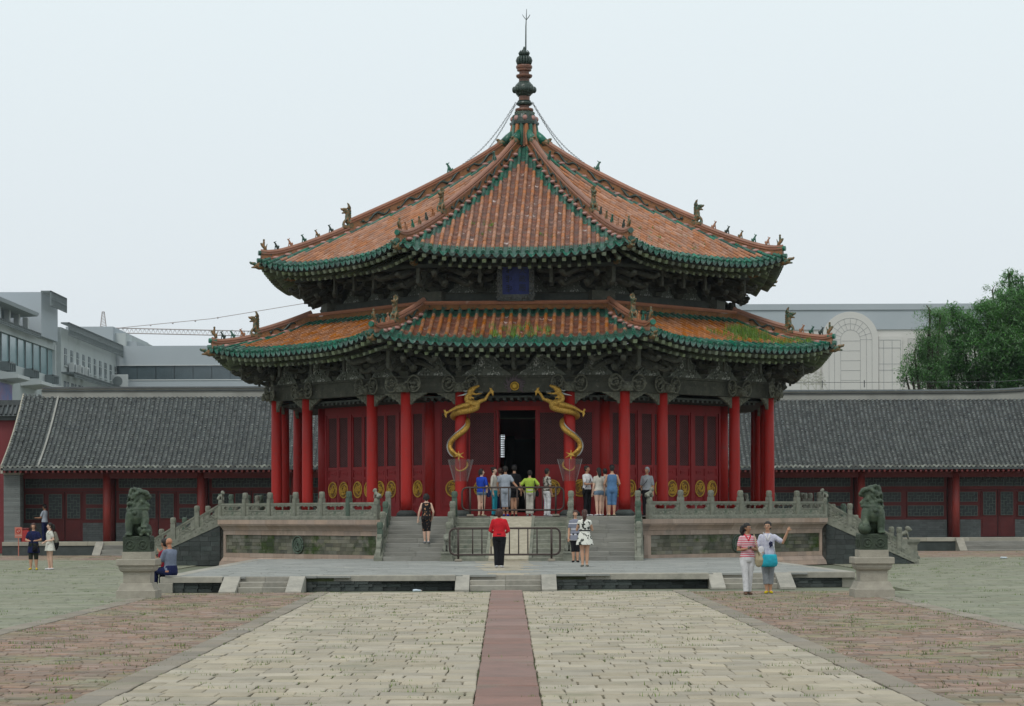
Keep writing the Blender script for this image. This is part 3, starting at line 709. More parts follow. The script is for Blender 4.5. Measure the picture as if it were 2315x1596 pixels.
for k in range(8):
    M=side(k); wb=MB(); h=WS/2
    wb.box(-h,h,-WA-.05,-WA+.05,FZ,FZ+.12); wb.v=[tuple(M@Vector(v)) for v in wb.v]; wb.build('wall_sill',M_redw,hall); wb=MB(); wb.box(-h,h,-WA-.05,-WA+.05,5.32,WT)
    wb.v=[tuple(M@Vector(v)) for v in wb.v]; wb.build('wall_beam',M_redw,hall)
    q=MB(); q.lathe([(.19,FZ),(.18,WT+.2)],14,(-h*1.0,-WA,0)); q.v=[tuple(M@Vector(v)) for v in q.v]; q.build('wall_column',M_redp if abs(k)<3 else M_redw,hall,True)
    if k in (3,4,5):
        q=MB()
        if k==4: segs=[(-h,1.12),(1.42,h)]
        else: segs=[(-h,h)]
        for a,b in segs: q.box(a,b,-WA-.03,-WA+.03,FZ+.12,5.32)
        if k==4: q.box(1.12,1.42,-WA-.03,-WA+.03,FZ+.12,4.05); q.box(1.12,1.42,-WA-.03,-WA+.03,4.98,5.32)
        q.v=[tuple(M@Vector(v)) for v in q.v]; q.build('wall_panel',M_redw,hall)
        if k==4:
            q=MB()
            for i in range(3): q.box(1.12+.09*i+.05,1.12+.09*i+.08,-WA-.01,-WA+.01,3.75,5.05)
            for i in range(14): q.box(1.12,1.42,-WA-.012,-WA+.008,3.75+.09*i+.02,3.75+.09*i+.05)
            q.v=[tuple(M@Vector(v)) for v in q.v]; q.build('back_lattice',M_black,hall)
        continue
    if k==0:
        for x0 in (-2.62,-1.66): leaf(.94,hall,M,x0)
        for x0 in (.70,1.66): leaf(.94,hall,M,x0)
        for s in (-1,1):
            q=MB(); q.box(*sorted((s*.70-.0,s*.64)),-WA-.05,-WA+.05,FZ+.12,5.32); q.box(*sorted((s*2.60,s*2.85)),-WA-.06,-WA+.06,FZ+.12,5.32); q.build('door_post',M_redw,hall)
        q=MB(); q.box(-.8,.8,-WA-.09,-WA-.05,5.30,5.44); q.build('door_lintel',M_redp,hall)
        for s in (-1,1):       # the two inner leaves stand folded back inside
            q=MB(); q.box(*sorted((s*.66,s*.61)),-WA+.06,-WA+.72,FZ+.12,5.28); q.build('open_door_leaf',M_redw,hall)
    else:
        w=(WS-.6-.16*2)/8
        for grp,n in ((-h+.28,2),(-h+.28+2*w+.17,4),(-h+.28+6*w+.34,2)):
            for i in range(n): leaf(w-.004,hall,M,grp+i*w)
        for x_ in (-h+.28+2*w,-h+.28+6*w+.17):
            q=MB(); q.box(x_,x_+.165,-WA-.06,-WA+.06,FZ+.12,5.32); q.v=[tuple(M@Vector(v)) for v in q.v]; q.build('door_post',M_redw,hall)
        for s in (-1,1):
            q=MB(); q.box(*sorted((s*(h-.27),s*(h-.1))),-WA-.06,-WA+.06,FZ+.12,5.32); q.v=[tuple(M@Vector(v)) for v in q.v]; q.build('door_post',M_redw,hall)
# interior and ceilings
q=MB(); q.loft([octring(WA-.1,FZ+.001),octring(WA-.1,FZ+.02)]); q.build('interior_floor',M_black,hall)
q=MB(); q.loft([octring(CA-.12,5.66),octring(CA-.12,5.72)]); q.build('gallery_ceiling',M_woodd,hall)
for k in (0,-1,1):
    q=MB(); M=side(k)
    for i in range(26):
        x_=-3+6*i/25; q.box(x_-.05,x_+.05,-CA+.15,-WA-.1,5.58,5.66)
    q.v=[tuple(M@Vector(v)) for v in q.v]; q.build('gallery_joists',M_woodd,hall)
# throne screen glimpsed inside
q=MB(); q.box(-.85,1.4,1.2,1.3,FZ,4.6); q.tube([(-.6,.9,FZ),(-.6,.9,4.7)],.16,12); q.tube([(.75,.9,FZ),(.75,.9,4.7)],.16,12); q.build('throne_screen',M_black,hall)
# ---------------------------------------------------------------- roofs
import bisect
def interp(tab,r):
    xs=[a for a,_ in tab]
    i=max(1,min(len(tab)-1,bisect.bisect(xs,r))); (a,b),(c,d)=tab[i-1],tab[i]; return b+(d-b)*(r-a)/(c-a)
class Roof: pass
up=Roof(); up.prof=[tuple(p) for p in spline([(.45,15.40),(1.2,14.84),(2.3,14.10),(4.1,13.05),(6.04,12.05),(7.7,11.20),(9.18,10.42)],8)]; up.re=9.18; up.r0=.6; up.lift=.42
lo=Roof(); lo.prof=[tuple(p) for p in spline([(7.3,8.80),(8.4,8.30),(9.6,7.80),(10.84,7.36)],8)]; lo.re=10.84; lo.r0=7.5; lo.lift=.36
def surf(rf,a,r):
    t=abs(a)/(rf.re*T8); g=max(0,(r-(rf.re-3.4))/3.4) if rf.re>0 else 0
    return interp(rf.prof,r)+rf.lift*(t**3.2)*g**1.5
def flare(rf,a,r):      # plan outline swings out a little towards the corners
    t=abs(a)/(rf.re*T8); return .14*t**3*max(0,(r-rf.re+2)/2)
TILE=.29
def barrel_tmpl():
    q=MB(); r=.060
    def ring(y,rr,z=0): return [(rr*math.cos(math.pi*j/6),y,rr*1.08*math.sin(math.pi*j/6)+z) for j in range(7)]
    q.loft([ring(-.02,r*.93),ring(.0,r*1.02,.002),ring(.27,r*1.04,.004),ring(.285,r*1.10,.006),ring(.31,r*1.10,.006),ring(.315,r*.9,0)],False,closed=False)
    return q
BT=barrel_tmpl()
def cap_tmpl():
    q=MB(); pts=lambda y,r:[(r*math.cos(2*math.pi*j/14),y,r*math.sin(2*math.pi*j/14)+.008) for j in range(14)]
    q.loft([pts(-.02,.072),pts(.05,.078)],False); q.add(pts(.05,.078)+pts(.05,.058)+pts(.038,.055),[(j,(j+1)%14,(j+1)%14+14,j+14) for j in range(14)]+[(j+14,(j+1)%14+14,(j+1)%14+28,j+28) for j in range(14)]+[tuple(range(28,42))])
    q.ball((0,.04,.008),.03,7,4,sc=(1,.5,1)); q.ball((0,-.1,.085),.022,6,4)
    return q
CAPT=cap_tmpl()
def drip_tmpl():
    q=MB(); top=[]; 
    w=.125
    xs=[-1,-.7,-.35,0,.35,.7,1]; zt=[0,-.03,-.052,-.06,-.052,-.03,0]; zb=[-.04,-.105,-.145,-.17,-.145,-.105,-.04]
    a=[(x*w,0,z) for x,z in zip(xs,zt)]; b=[(x*w,.025,z) for x,z in zip(xs,zb)]
    c=[(x*w,-.03,z) for x,z in zip(xs,zt)]; d=[(x*w,.0,z) for x,z in zip(xs,zb)]
    q.loft([c,a,b,d],False,closed=False); return q
DRT=drip_tmpl()
PANT=MB()
for_y=[]
w=.085
arc=[(-1,0),(-.6,-.032),(0,-.05),(.6,-.032),(1,0)]
PANT.loft([[(x*w,.0,z+.018) for x,z in arc],[(x*w,.115,z+.012) for x,z in arc],[(x*w,.117,z-.014) for x,z in arc]],False,closed=False)
def frame(rf,k,a,r,dr=.02):
    "matrix at the tile position: y runs down the slope"
    z0=surf(rf,a,r); z1=surf(rf,a,r+dr)
    o=Vector((a,-r-flare(rf,a,r),z0)); y=Vector((0,-dr-flare(rf,a,r+dr)+flare(rf,a,r),z1-z0)).normalized()
    zdx=(surf(rf,a+.01,r)-surf(rf,a-.01,r))/.02
    x=Vector((-1,0,-zdx)).normalized(); z=x.cross(y).normalized(); x=y.cross(z).normalized()
    M=Matrix(((x.x,y.x,z.x,o.x),(x.y,y.y,z.y,o.y),(x.z,y.z,z.z,o.z),(0,0,0,1)))
    return side(k)@M
def put(dst,tm,M,mi,jit=0):
    dst.M=M; dst.add(tm.v,tm.f,mi); dst.M=Matrix.Identity(4)
barrel_me=[BT.mesh('roof_tile',[m],True) for m in (M_or,M_gr,M_orl)]
cap_me=CAPT.mesh('eave_cap',[M_gr],False); drip_me=DRT.mesh('drip_tile',[M_gr],False)
for bme in barrel_me: pass
def build_roof(rf, nm, top_green, lower):
    root=MB()
    rs=[rf.r0+(rf.re-rf.r0)*i/14 for i in range(15)]
    for k in range(8):
        M=side(k); 
        for i in range(14):
            for j in range(8):
                q=[]
                for r_,jj in ((rs[i],j),(rs[i],j+1),(rs[i+1],j+1),(rs[i+1],j)):
                    a=(jj/8*2-1)*r_*T8; q.append(M@Vector((a,-r_-flare(rf,a,r_),surf(rf,a,r_)-.115)))
                root.add(q,[(3,2,1,0)])
    # underside board
        for i in range(7,14):
            for j in range(8):
                q=[]
                for r_,jj in ((rs[i],j),(rs[i],j+1),(rs[i+1],j+1),(rs[i+1],j)):
                    a=(jj/8*2-1)*r_*T8; q.append(M@Vector((a,-r_-flare(rf,a,r_)+.02,surf(rf,a,r_)-.19)))
                root.add(q,[(0,1,2,3)],1)
        q=[]; 
        for j in range(13):
            a=(j/12*2-1)*rf.re*T8
            y=-rf.re-flare(rf,a,rf.re)+.05
            q+= [M@Vector((a,y,surf(rf,a,rf.re)-.09)),M@Vector((a,y,surf(rf,a,rf.re)-.20))]
        root.add(q,[(2*j,2*j+1,2*j+3,2*j+2) for j in range(12)],1)
    R0=root.build(nm,[M_orp,M_woodd],hall)
    bar=MB(); pan=MB(); ends=MB(); npan=0; count=0
    n=int(rf.re*T8*2/TILE); rows=[(i-(n-1)/2)*TILE for i in range(n)]
    for k in (0,-1,1,-2,2,-3,3):
        if abs(k)==3 and not lower: pass
        solo=(k in (0,-1,1))
        for a in rows:
            rt=max(rf.r0,abs(a)/T8+.20)
            if rt>rf.re-.15: 
                rt=rf.re-.2
            L=0; r=rf.re-.02; j=0
            # march up the slope
            while r>rt+.04:
                step=.27 if abs(k)<3 else .27
                sl=math.hypot(1,(surf(rf,a,r)-surf(rf,a,r-.2))/.2); dr=.30/sl
                if r-dr<rt-.05: 
                    pass
                rr=r-dr
                hipd=rr-abs(a)/T8
                g=(j==0) or (rf.re-rr<(.62 if lower else .5)) or (hipd<1.2) or (top_green and rr<rf.r0+(.5 if lower else .8)) or (lower and j==1 and abs(a)>3.6)
                if lower and j==1 and rnd.random()<.12: g=True
                Mx=frame(rf,k,a,rr)
                Mx=Mx@Matrix.Rotation(rnd.gauss(0,.012),4,'Z')@Matrix.Translation((rnd.gauss(0,.004),rnd.gauss(0,.006),rnd.gauss(.0,.003)))
                mi=1 if g else 0
                if j==0 and k in (0,-1,1) and rnd.random()<.03 and lower: 
                    pass
                if lower and k==0 and count<290:
                    o=obj('roof_tile',barrel_me[1 if mi else 2],R0); o.matrix_local=Mx; count+=1
                elif (not lower) and k==0 and rr>rf.re-2.6 and count<290:
                    o=obj('roof_tile',barrel_me[1 if mi else 0],R0); o.matrix_local=Mx; count+=1
                else: put(bar,BT,Mx,mi)
                r=rr; j+=1
            Mx=frame(rf,k,a,rf.re-.02)
            if solo: o=obj('eave_cap',cap_me,R0); o.matrix_local=Mx
            else: put(ends,CAPT,Mx,0)
        for i in range(n+1):
            a=(i-n/2)*TILE
            if abs(a)>rf.re*T8-.02: continue
            rt=max(rf.r0,abs(a)/T8+.15); r=rf.re+.02; st=.105
            if abs(k)<=2:
                while r>rt:
                    rr=r-st*.88
                    g=(rf.re-rr<.55+.1*(lower)) or (rr-abs(a)/T8<1.15) or (top_green and rr<rf.r0+(.5 if lower else .8))
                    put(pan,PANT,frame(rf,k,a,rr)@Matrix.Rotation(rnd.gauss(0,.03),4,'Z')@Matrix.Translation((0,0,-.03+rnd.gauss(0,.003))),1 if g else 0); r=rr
            Mx=side(k)@Matrix.Translation((a,-rf.re-flare(rf,a,rf.re)-.035,surf(rf,a,rf.re)-.015))@Matrix.Rotation(math.pi,4,'Z')@Matrix.Rotation(R(-12),4,'X')
            if solo: o=obj('drip_tile',drip_me,R0); o.matrix_local=Mx
            else: put(ends,DRT,Mx,0)
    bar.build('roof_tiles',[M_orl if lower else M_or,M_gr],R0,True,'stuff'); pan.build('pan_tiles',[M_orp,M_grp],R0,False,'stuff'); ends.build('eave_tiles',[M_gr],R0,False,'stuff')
    # rafters: square flying rafters in front, smaller ones behind and below
    fr=MB(); fr.add([(-.065,-.02,-.06),(.065,-.02,-.06),(.065,1.5,-.06),(-.065,1.5,-.06),(-.065,-.02,.06),(.065,-.02,.06),(.065,1.5,.06),(-.065,1.5,.06)],[(3,2,1,0),(4,5,6,7),(0,1,5,4),(1,2,6,5),(2,3,7,6),(3,0,4,7)])
    fme=fr.mesh('rafter',[M_raft]); inner=MB()
    nr=int(rf.re*T8*2/.33)
    for k in (0,-1,1,-2,2):
        for i in range(nr):
            a=(i-(nr-1)/2)*.33; r=rf.re-.10; z=surf(rf,a,rf.re)-.27
            t=a/(rf.re*T8); lim=rf.re-abs(a)/T8
            slope=math.atan2(surf(rf,a,rf.re-1)-surf(rf,a,rf.re),1)
            ang=-abs(t)**3*math.copysign(R(22),a)*-1
            Mx=side(k)@Matrix.Translation((a,-r-flare(rf,a,rf.re),z))@Matrix.Rotation(ang*1.0,4,'Z')@Matrix.Rotation(slope*.85,4,'X')
            if k in (0,-1,1): o=obj('rafter',fme,R0); o.matrix_local=Mx
            else: put(inner,fr,Mx,0)
            Mx=side(k)@Matrix.Translation((a+.165,-r+.42-flare(rf,a,rf.re),z-.17))@Matrix.Rotation(ang,4,'Z')@Matrix.Rotation(slope,4,'X')@Matrix.Diagonal((.8,1,.8,1))
            if abs(a+.165)<rf.re*T8-.2: put(inner,fr,Mx,0)
    inner.build('inner_rafters',M_raft,R0,False,'stuff')
    return R0
RU=build_roof(up,'upper_roof',True,False)
RL=build_roof(lo,'lower_roof',True,True)
def hip(rf,k,Rr,extra=0):
    "point on the hip between side k and k+1 at radius Rr"
    a=R(45*k+22.5); r=Rr*math.cos(R(22.5)); z=surf(rf,r*T8,min(r,rf.re))
    if r>rf.re: z+=(r-rf.re)*-.15
    return Vector((Rr*math.sin(a),-Rr*math.cos(a),z+extra))
def ridge_seg(rf,k,Ra,Rb,h,wd,root,nm,tail=0.0,n=12):
    q=MB(); a=R(45*k+22.5); sx,sy=math.cos(a),math.sin(a); rings=[]; cap=[]; mo=[]
    for i in range(n+1):
        t=i/n; Rr=Ra+(Rb-Ra)*t; p=hip(rf,k,Rr); hh=h+(tail*max(0,(t-.75)/.25)**2)
        def P4(w0,w1,z0,z1): return [(p.x-sx*w0,p.y-sy*w0,p.z+z0),(p.x+sx*w0,p.y+sy*w0,p.z+z0),(p.x+sx*w1,p.y+sy*w1,p.z+z1),(p.x-sx*w1,p.y-sy*w1,p.z+z1)]
        rings.append(P4(wd,wd,-.05,hh)); mo.append((P4(wd+.05,wd+.05,-.06,.06),P4(wd+.035,wd+.035,hh-.05,hh+.0)))
        cap.append((p.x,p.y,p.z+hh+.04))
    q.loft(rings); o=q.build(nm,M_ridge,root)
    q=MB(); q.loft([m[0] for m in mo]); q.loft([m[1] for m in mo]); q.tube(cap,.082,8); q.build('ridge_moulding',M_rcap,o)
    return o
def dragons(rf,k,Ra,Rb,h,root):
    a=R(45*k+22.5); n=max(1,int((Rb-Ra)/1.15)); q=MB()
    for s_ in (-1,1):
        for i in range(n):
            R0_=Ra+(Rb-Ra)*(i+.1)/n; R1_=Ra+(Rb-Ra)*(i+.85)/n; pts=[]
            for j in range(13):
                t=j/12; p=hip(rf,k,R0_+(R1_-R0_)*t); pts.append((p.x+s_*math.cos(a)*.115,p.y+s_*math.sin(a)*.115,p.z+h*(.52+.26*math.sin(t*9.5+i))))
            q.tube(pts,[.02+.028*math.sin(math.pi*min(1,(j+1)/12)) for j in range(13)],6)
            for j in (3,6,9): q.tube([pts[j],(pts[j][0],pts[j][1],pts[j][2]+(.1 if j%2 else -.1))],[.025,.01],5)
            q.ball(pts[-1],.06,6,5)
    q.build('ridge_dragon_relief',M_dkgl,root,True)
def scallops(rf,k,Ra,Rb,root):
    q=MB(); n=int((Rb-Ra)/.42)
    for s in (-1,1):
        for i in range(n):
            Rr=Ra+(Rb-Ra)*(i+.5)/n; p=hip(rf,k,Rr); a=R(45*k+22.5); 
            q.ball((p.x+s*math.cos(a)*.14,p.y+s*math.sin(a)*.14,p.z-.02),.15,8,5,sc=(1,1,.5))
    q.build('ridge_scallops',M_lobe,root,True,'stuff')
# big ridge beast: rearing dragon head
def big_beast():
    q=MB()
    q.tube([(-.22,0,0),(-.12,0,.12),(.0,0,.22),(.02,0,.42),(-.0,0,.58),(.1,0,.68)],[.14,.15,.14,.105,.10,.10],8)
    q.tube([(.06,0,.70),(.2,0,.72),(.30,0,.72)],[.095,.075,.04],8); q.tube([(.06,0,.60),(.2,0,.57),(.27,0,.55)],[.06,.045,.03],7)
    q.ball((.30,0,.75),.035,6,5)
    for s in (-1,1):
        q.tube([(.0,s*.06,.76),(-.06,s*.09,.88),(-.02,s*.08,.98)],[.04,.03,.015],6); q.ball((.13,s*.08,.74),.03,6,5)
        q.tube([(.05,s*.11,.30),(.16,s*.1,.18),(.2,s*.1,.05)],[.05,.045,.035],6)
    q.tube([(-.08,0,.66),(-.10,0,.80),(-.04,0,.95),(.02,0,1.02)],[.06,.07,.05,.02],6)
    for i in range(5): q.ball((-.13-.0*i,0,.3+.09*i),.05,6,4)
    q.box(-.25,.22,-.13,.13,-.12,.04)
    return q
bb=remesh(big_beast(),'ridge_beast',M_beast,.022,RU,1); BBM=bb.data; bpy.data.objects.remove(bb)
for p in BBM.polygons:
    pass
def small_beast(m,kind):
    q=MB()
    q.tube([(-.07,0,.02),(-.05,0,.10),(.0,0,.17),(.03,0,.24)],[.045,.05,.042,.032],7); q.tube([(.03,0,.26),(.09,0,.27)],[.04,.022],7)
    for s in (-1,1): q.tube([(.02,s*.03,.15),(.045,s*.03,-.02)],[.02,.016],5)
    for s in (-1,1): q.tube([(.01,s*.02,.28),(-.01,s*.03,.34)],[.015,.006],5)
    q.tube([(-.09,0,.03),(-.12,0,.12),(-.1,0,.17)],[.02,.022,.01],5)
    if kind: q.tube([(.02,0,.28),(.0,0,.38)],[.03,.01],5)
    return remesh(q,'roof_figure',m,.012,RU,1)
sbs=[]
for m in (M_beast,M_dkgl,M_or,M_gr):
    b=small_beast(m,0); sbs.append(b.data); bpy.data.objects.remove(b)
q=MB(); q.tube([(-.09,0,0),(-.07,0,.1),(.02,0,.16),(.06,0,.22)],[.06,.07,.05,.04],7); q.tube([(.04,0,.24),(.10,0,.24)],[.04,.03],6); q.tube([(-.02,0,.15),(-.03,0,.32)],[.05,.04],6); q.ball((-.03,0,.37),.045,7,5); q.tube([(-.1,0,.08),(-.15,0,.25)],[.03,.015],5)
b=remesh(q,'rider',M_beast,.014,RU,1); RID=b.data; bpy.data.objects.remove(b)
def corner_head():
    q=MB(); q.tube([(-.1,0,0),(.12,0,.0),(.26,0,.05)],[.10,.11,.10],8); q.tube([(.26,0,.10),(.42,0,.12),(.46,0,.17)],[.07,.05,.03],7); q.tube([(.24,0,-.02),(.40,0,-.03)],[.05,.03],6)
    for s in (-1,1): q.tube([(.15,s*.07,.1),(.05,s*.1,.2)],[.035,.012],5)
    return remesh(q,'corner_beast_head',M_beast,.018,RU,1)
b=corner_head(); CHM=b.data; bpy.data.objects.remove(b)
for rf,root,Rg0,Rb,h1,h2,fig in ((up,RU,.62,6.75,.36,.17,5),(lo,RL,8.15,10.15,.30,.14,3)):
    for k in range(-4,4):
        seen=k in (-3,-2,-1,0,1,2)
        Re=rf.re/math.cos(R(22.5))+.06
        ridge_seg(rf,k,Rg0,Rb,h1,.10,root,'hip_ridge'); ridge_seg(rf,k,Rb,Re,h2,.085,root,'hip_ridge',.10)
        if not seen: continue
        scallops(rf,k,Rg0+.3,Re-.3,root); dragons(rf,k,Rg0+.5,Rb-.3,h1,root)
        a=R(45*k+22.5); rz=a-R(90); 
        o=obj('ridge_beast',BBM,root); p=hip(rf,k,Rb+.05,h2+.08); o.location=p; o.rotation_euler=(0,0,rz); o.scale=(.82,)*3
        for i in range(fig):
            t=(i+1)/(fig+1); Rr=Rb+.2+(Re-Rb-.25)*t; p=hip(rf,k,Rr,h2+.10+.10*max(0,(t-.7)/.3)**2)
            me=sbs[(i*3+ (k%2)+(1 if rf is up else 0))%4] if rf is up else sbs[(2,3,1)[i]]
            o=obj('roof_figure',me,root); o.location=p; o.rotation_euler=(0,0,rz); o.scale=(.95,)*3
        o=obj('rider_figure',RID,root); o.location=hip(rf,k,Re-.08,h2+.17); o.rotation_euler=(0,0,rz)
        q=MB(); p=hip(rf,k,Re+.02,0); dx,dy=math.sin(a),-math.cos(a); q.tube([(p.x-dx*.2,p.y-dy*.2,p.z+h2+.07),(p.x+dx*.07,p.y+dy*.07,p.z+h2+.08)],.09,10); q.tube([(p.x-dx*.3,p.y-dy*.3,p.z+.0),(p.x+dx*.12,p.y+dy*.12,p.z-.02)],.085,10); q.build('hip_end_tile',M_gr,root)
        o=obj('corner_beast_head',CHM,root); o.location=hip(rf,k,Re-.05,-.24); o.rotation_euler=(0,0,rz)
        q=MB(); p0=hip(rf,k,Re-.1,-.32); p1=hip(rf,k,Re-3.0,-.55); p1.z-=.15; q.tube([p0,p1],[.11,.13],4); q.build('corner_beam',M_wood,root)
        if rf is up:
            o=obj('corner_beast_head',CHM,root); o.location=hip(rf,k,Re-1.2,-.95); o.rotation_euler=(0,0,rz); o.scale=(.9,)*3
for k in range(-3,3):
    a=R(45*k+22.5); q=MB(); p=hip(up,k,.80,.30); dx,dy=math.sin(a),-math.cos(a)
    q.tube([(p.x-dx*.35,p.y-dy*.35,p.z+.42),(p.x-dx*.15,p.y-dy*.15,p.z+.2),(p.x,p.y,p.z+.02)],[.10,.15,.17],8); q.build('ridge_head',M_gr,RU,True)
    q=MB(); q.tube([(p.x-dx*.02,p.y-dy*.02,p.z+.0),(p.x+dx*.24,p.y+dy*.24,p.z-.02)],[.17,.13],8); q.tube([(p.x+dx*.2,p.y+dy*.2,p.z+.1),(p.x+dx*.3,p.y+dy*.3,p.z+.12)],[.06,.04],6); q.build('ridge_head_snout',M_beast,RU,True)
# climbing figures near the top of the upper ridges
for k in (-2,-1,0,1):
    o=obj('ridge_figure',sbs[3],RU); o.location=hip(up,k,2.95 if k in(-2,1) else 2.6,.42); o.rotation_euler=(0,0,R(45*k+22.5-90)); o.scale=(1.3,)*3
# flashing band where the lower roof meets the upper wall
q=MB()
def octband(a0,z0,a1,z1,a2,z2): q.loft([octring(a0,z0),octring(a1,z1),octring(a2,z2),octring(a2-.3,z2)],False)
octband(7.60,8.68,7.68,8.84,7.52,8.86); q.build('flashing_band',M_ridge,RL)
q=MB(); q.loft([octring(7.72,8.84),octring(7.75,8.90),octring(7.70,8.96),octring(7.4,8.99)],False); q.build('flashing_cap',M_rcap,RL)
# ---------------------------------------------------------------- finial
fin=empty('finial',(0,0,0),0,RU)
def fz(y): return 15.62+(285-y)*(19.03-15.62)/(285-110)*1.0
S=1/61.0
def yz(y): return CH+(1158-y)*S
def fl_(nm,prof,m,seg=20):
    q=MB(); q.lathe([(r,yz(y)) for r,y in prof],seg); return q.build(nm,m,fin,False)
fl_('finial_base',[(.50,335),(.44,283)],M_or,8)
q=MB()
for i in range(16):
    a=R(22.5*i+11.25); q.tube([(.60*math.cos(a),.60*math.sin(a),yz(334)),(.50*math.cos(a),.50*math.sin(a),yz(312)),(.43*math.cos(a),.43*math.sin(a),yz(283))],.075,7,mi=i%2)
q.build('finial_tiles',[M_or,M_gr],fin)
fl_('finial_plate',[(.48,285),(.54,283),(.55,278),(.50,276)],M_dkgl,8)
q=MB(); q.lathe([(.49,yz(277)),(.46,yz(268)),(.38,yz(259)),(.31,yz(253))],24); q.build('finial_dome',M_dkgl,fin)
q=MB()
for i in range(8):
    a=R(45*i+5); q.ball((.43*math.cos(a),.43*math.sin(a),yz(270)),.10,8,6,sc=(1,1,1.1))
q.build('pink_lobes',M_lobe,fin,True)
q=MB()
for i in range(60):
    a=rnd.uniform(0,6.28); y=rnd.uniform(253,267); r_=.32+(y-253)/24*.22; q.ball((r_*math.cos(a),r_*math.sin(a),yz(y)),rnd.uniform(.025,.05),6,4)
q.build('finial_scrolls',M_grst2,fin,True)
fl_('finial_ring',[(.24,254),(.32,252),(.345,249),(.33,246),(.20,244.5)],M_fin)
fl_('finial_neck',[(.185,246),(.185,237)],M_fin)
fl_('finial_ring',[(.22,239),(.28,237),(.30,234),(.28,231),(.23,230),(.25,228),(.2,227)],M_dkgl)
fl_('finial_neck',[(.205,228),(.205,216)],M_fin)
q=MB(); q.lathe([(.20,yz(218)),(.28,yz(213)),(.38,yz(206)),(.39,yz(200)),(.32,yz(192)),(.24,yz(187)),(.2,yz(184))],20)
for i in range(8):
    a=R(45*i+3); q.ball((.36*math.cos(a),.36*math.sin(a),yz(203)),.10,7,5,sc=(1,1,1.3))
for i in range(70):
    a=rnd.uniform(0,6.28); y=rnd.uniform(187,216); rr=.38-.16*abs(y-202)/15; q.ball((rr*math.cos(a),rr*math.sin(a),yz(y)),rnd.uniform(.025,.05),6,4)
q.build('carved_orb',M_dkgl,fin,True)
fl_('finial_neck',[(.20,186),(.195,176)],M_fin)
fl_('finial_ring',[(.22,177),(.28,175),(.305,172),(.30,169.5),(.18,168.5)],M_fin)
fl_('finial_neck',[(.185,170),(.185,160)],M_fin)
fl_('finial_ring',[(.20,161.5),(.265,160),(.27,155.5),(.30,154),(.305,150),(.28,147.6),(.18,147)],M_fin)
q=MB(); n=16
for i in range(n):
    a=2*math.pi*i/n; pts=[]
    for y,rr in ((148,.19),(144,.24),(137,.27),(131,.24),(127,.17)): pts.append((rr*math.cos(a),rr*math.sin(a),yz(y)))
    q.tube(pts,[.03,.04,.045,.04,.03],6)
q.lathe([(.2,yz(148)),(.25,yz(137)),(.16,yz(126))],16)
q.build('lotus_orb',M_dkgl,fin,True)
q=MB(); q.lathe([(.13,yz(127)),(.17,yz(124)),(.17,yz(120)),(.11,yz(117)),(.06,yz(112)),(.02,yz(105))],12)
for i in range(12):
    a=2*math.pi*i/12; q.tube([(.15*math.cos(a),.15*math.sin(a),yz(125)),(.19*math.cos(a),.19*math.sin(a),yz(120)),(.14*math.cos(a),.14*math.sin(a),yz(114))],[.035,.03,.012],5)
q.build('flame_crown',M_dkgl,fin,True)
q=MB(); q.tube([(.06,0,yz(122)),(.07,0,yz(60)),(.10,0,yz(20))],[.03,.022,.009],6)
for s in (-1,0,1):
    for t in (-1,1): q.tube([(.085,0,yz(45)),(.085+.09*s,.05*t,yz(38)),(.085+.14*s,.05*t,yz(33))],[.010,.008,.006],5)
q.build('lightning_rod',M_dkgl,fin)
# chains from the neck of the finial to the ridges
M_steel=mat('chain_steel',(.10,.11,.11),.5,metal=.6)
for k,Re_,zz in ((-3,3.1,.5),(-2,3.1,.5),(1,3.1,.5),(2,3.1,.5),(-1,3.0,.5),(0,3.0,.5)):
    if k in (-1,0): continue
    a=R(45*k+22.5); A=Vector((.33*math.sin(a),-.33*math.cos(a),yz(232))); B=hip(up,k,2.55,.45)
    q=MB(); n=46; prev=None
    for i in range(n):
        def pt(t): p=A.lerp(B,t); p.z-=.26*math.sin(math.pi*t)*(1+.3*(1-t)); return p
        p0,p1=pt(i/n),pt((i+1.25)/n); d=(p1-p0).normalized(); sd=d.cross(Vector((0,0,1))).normalized() if i%2 else Vector((0,0,1)).cross(d).cross(d).normalized()
        w_=.022
        pts=[p0,p0.lerp(p1,.3)+sd*w_,p0.lerp(p1,.7)+sd*w_,p1,p0.lerp(p1,.7)-sd*w_,p0.lerp(p1,.3)-sd*w_,p0]
        q.tube(pts,.008,4,cap=False)
    q.tube([B-Vector((0,0,.25)),B+Vector((0,0,.03))],.03,6)
    q.build('chain',M_steel,fin)
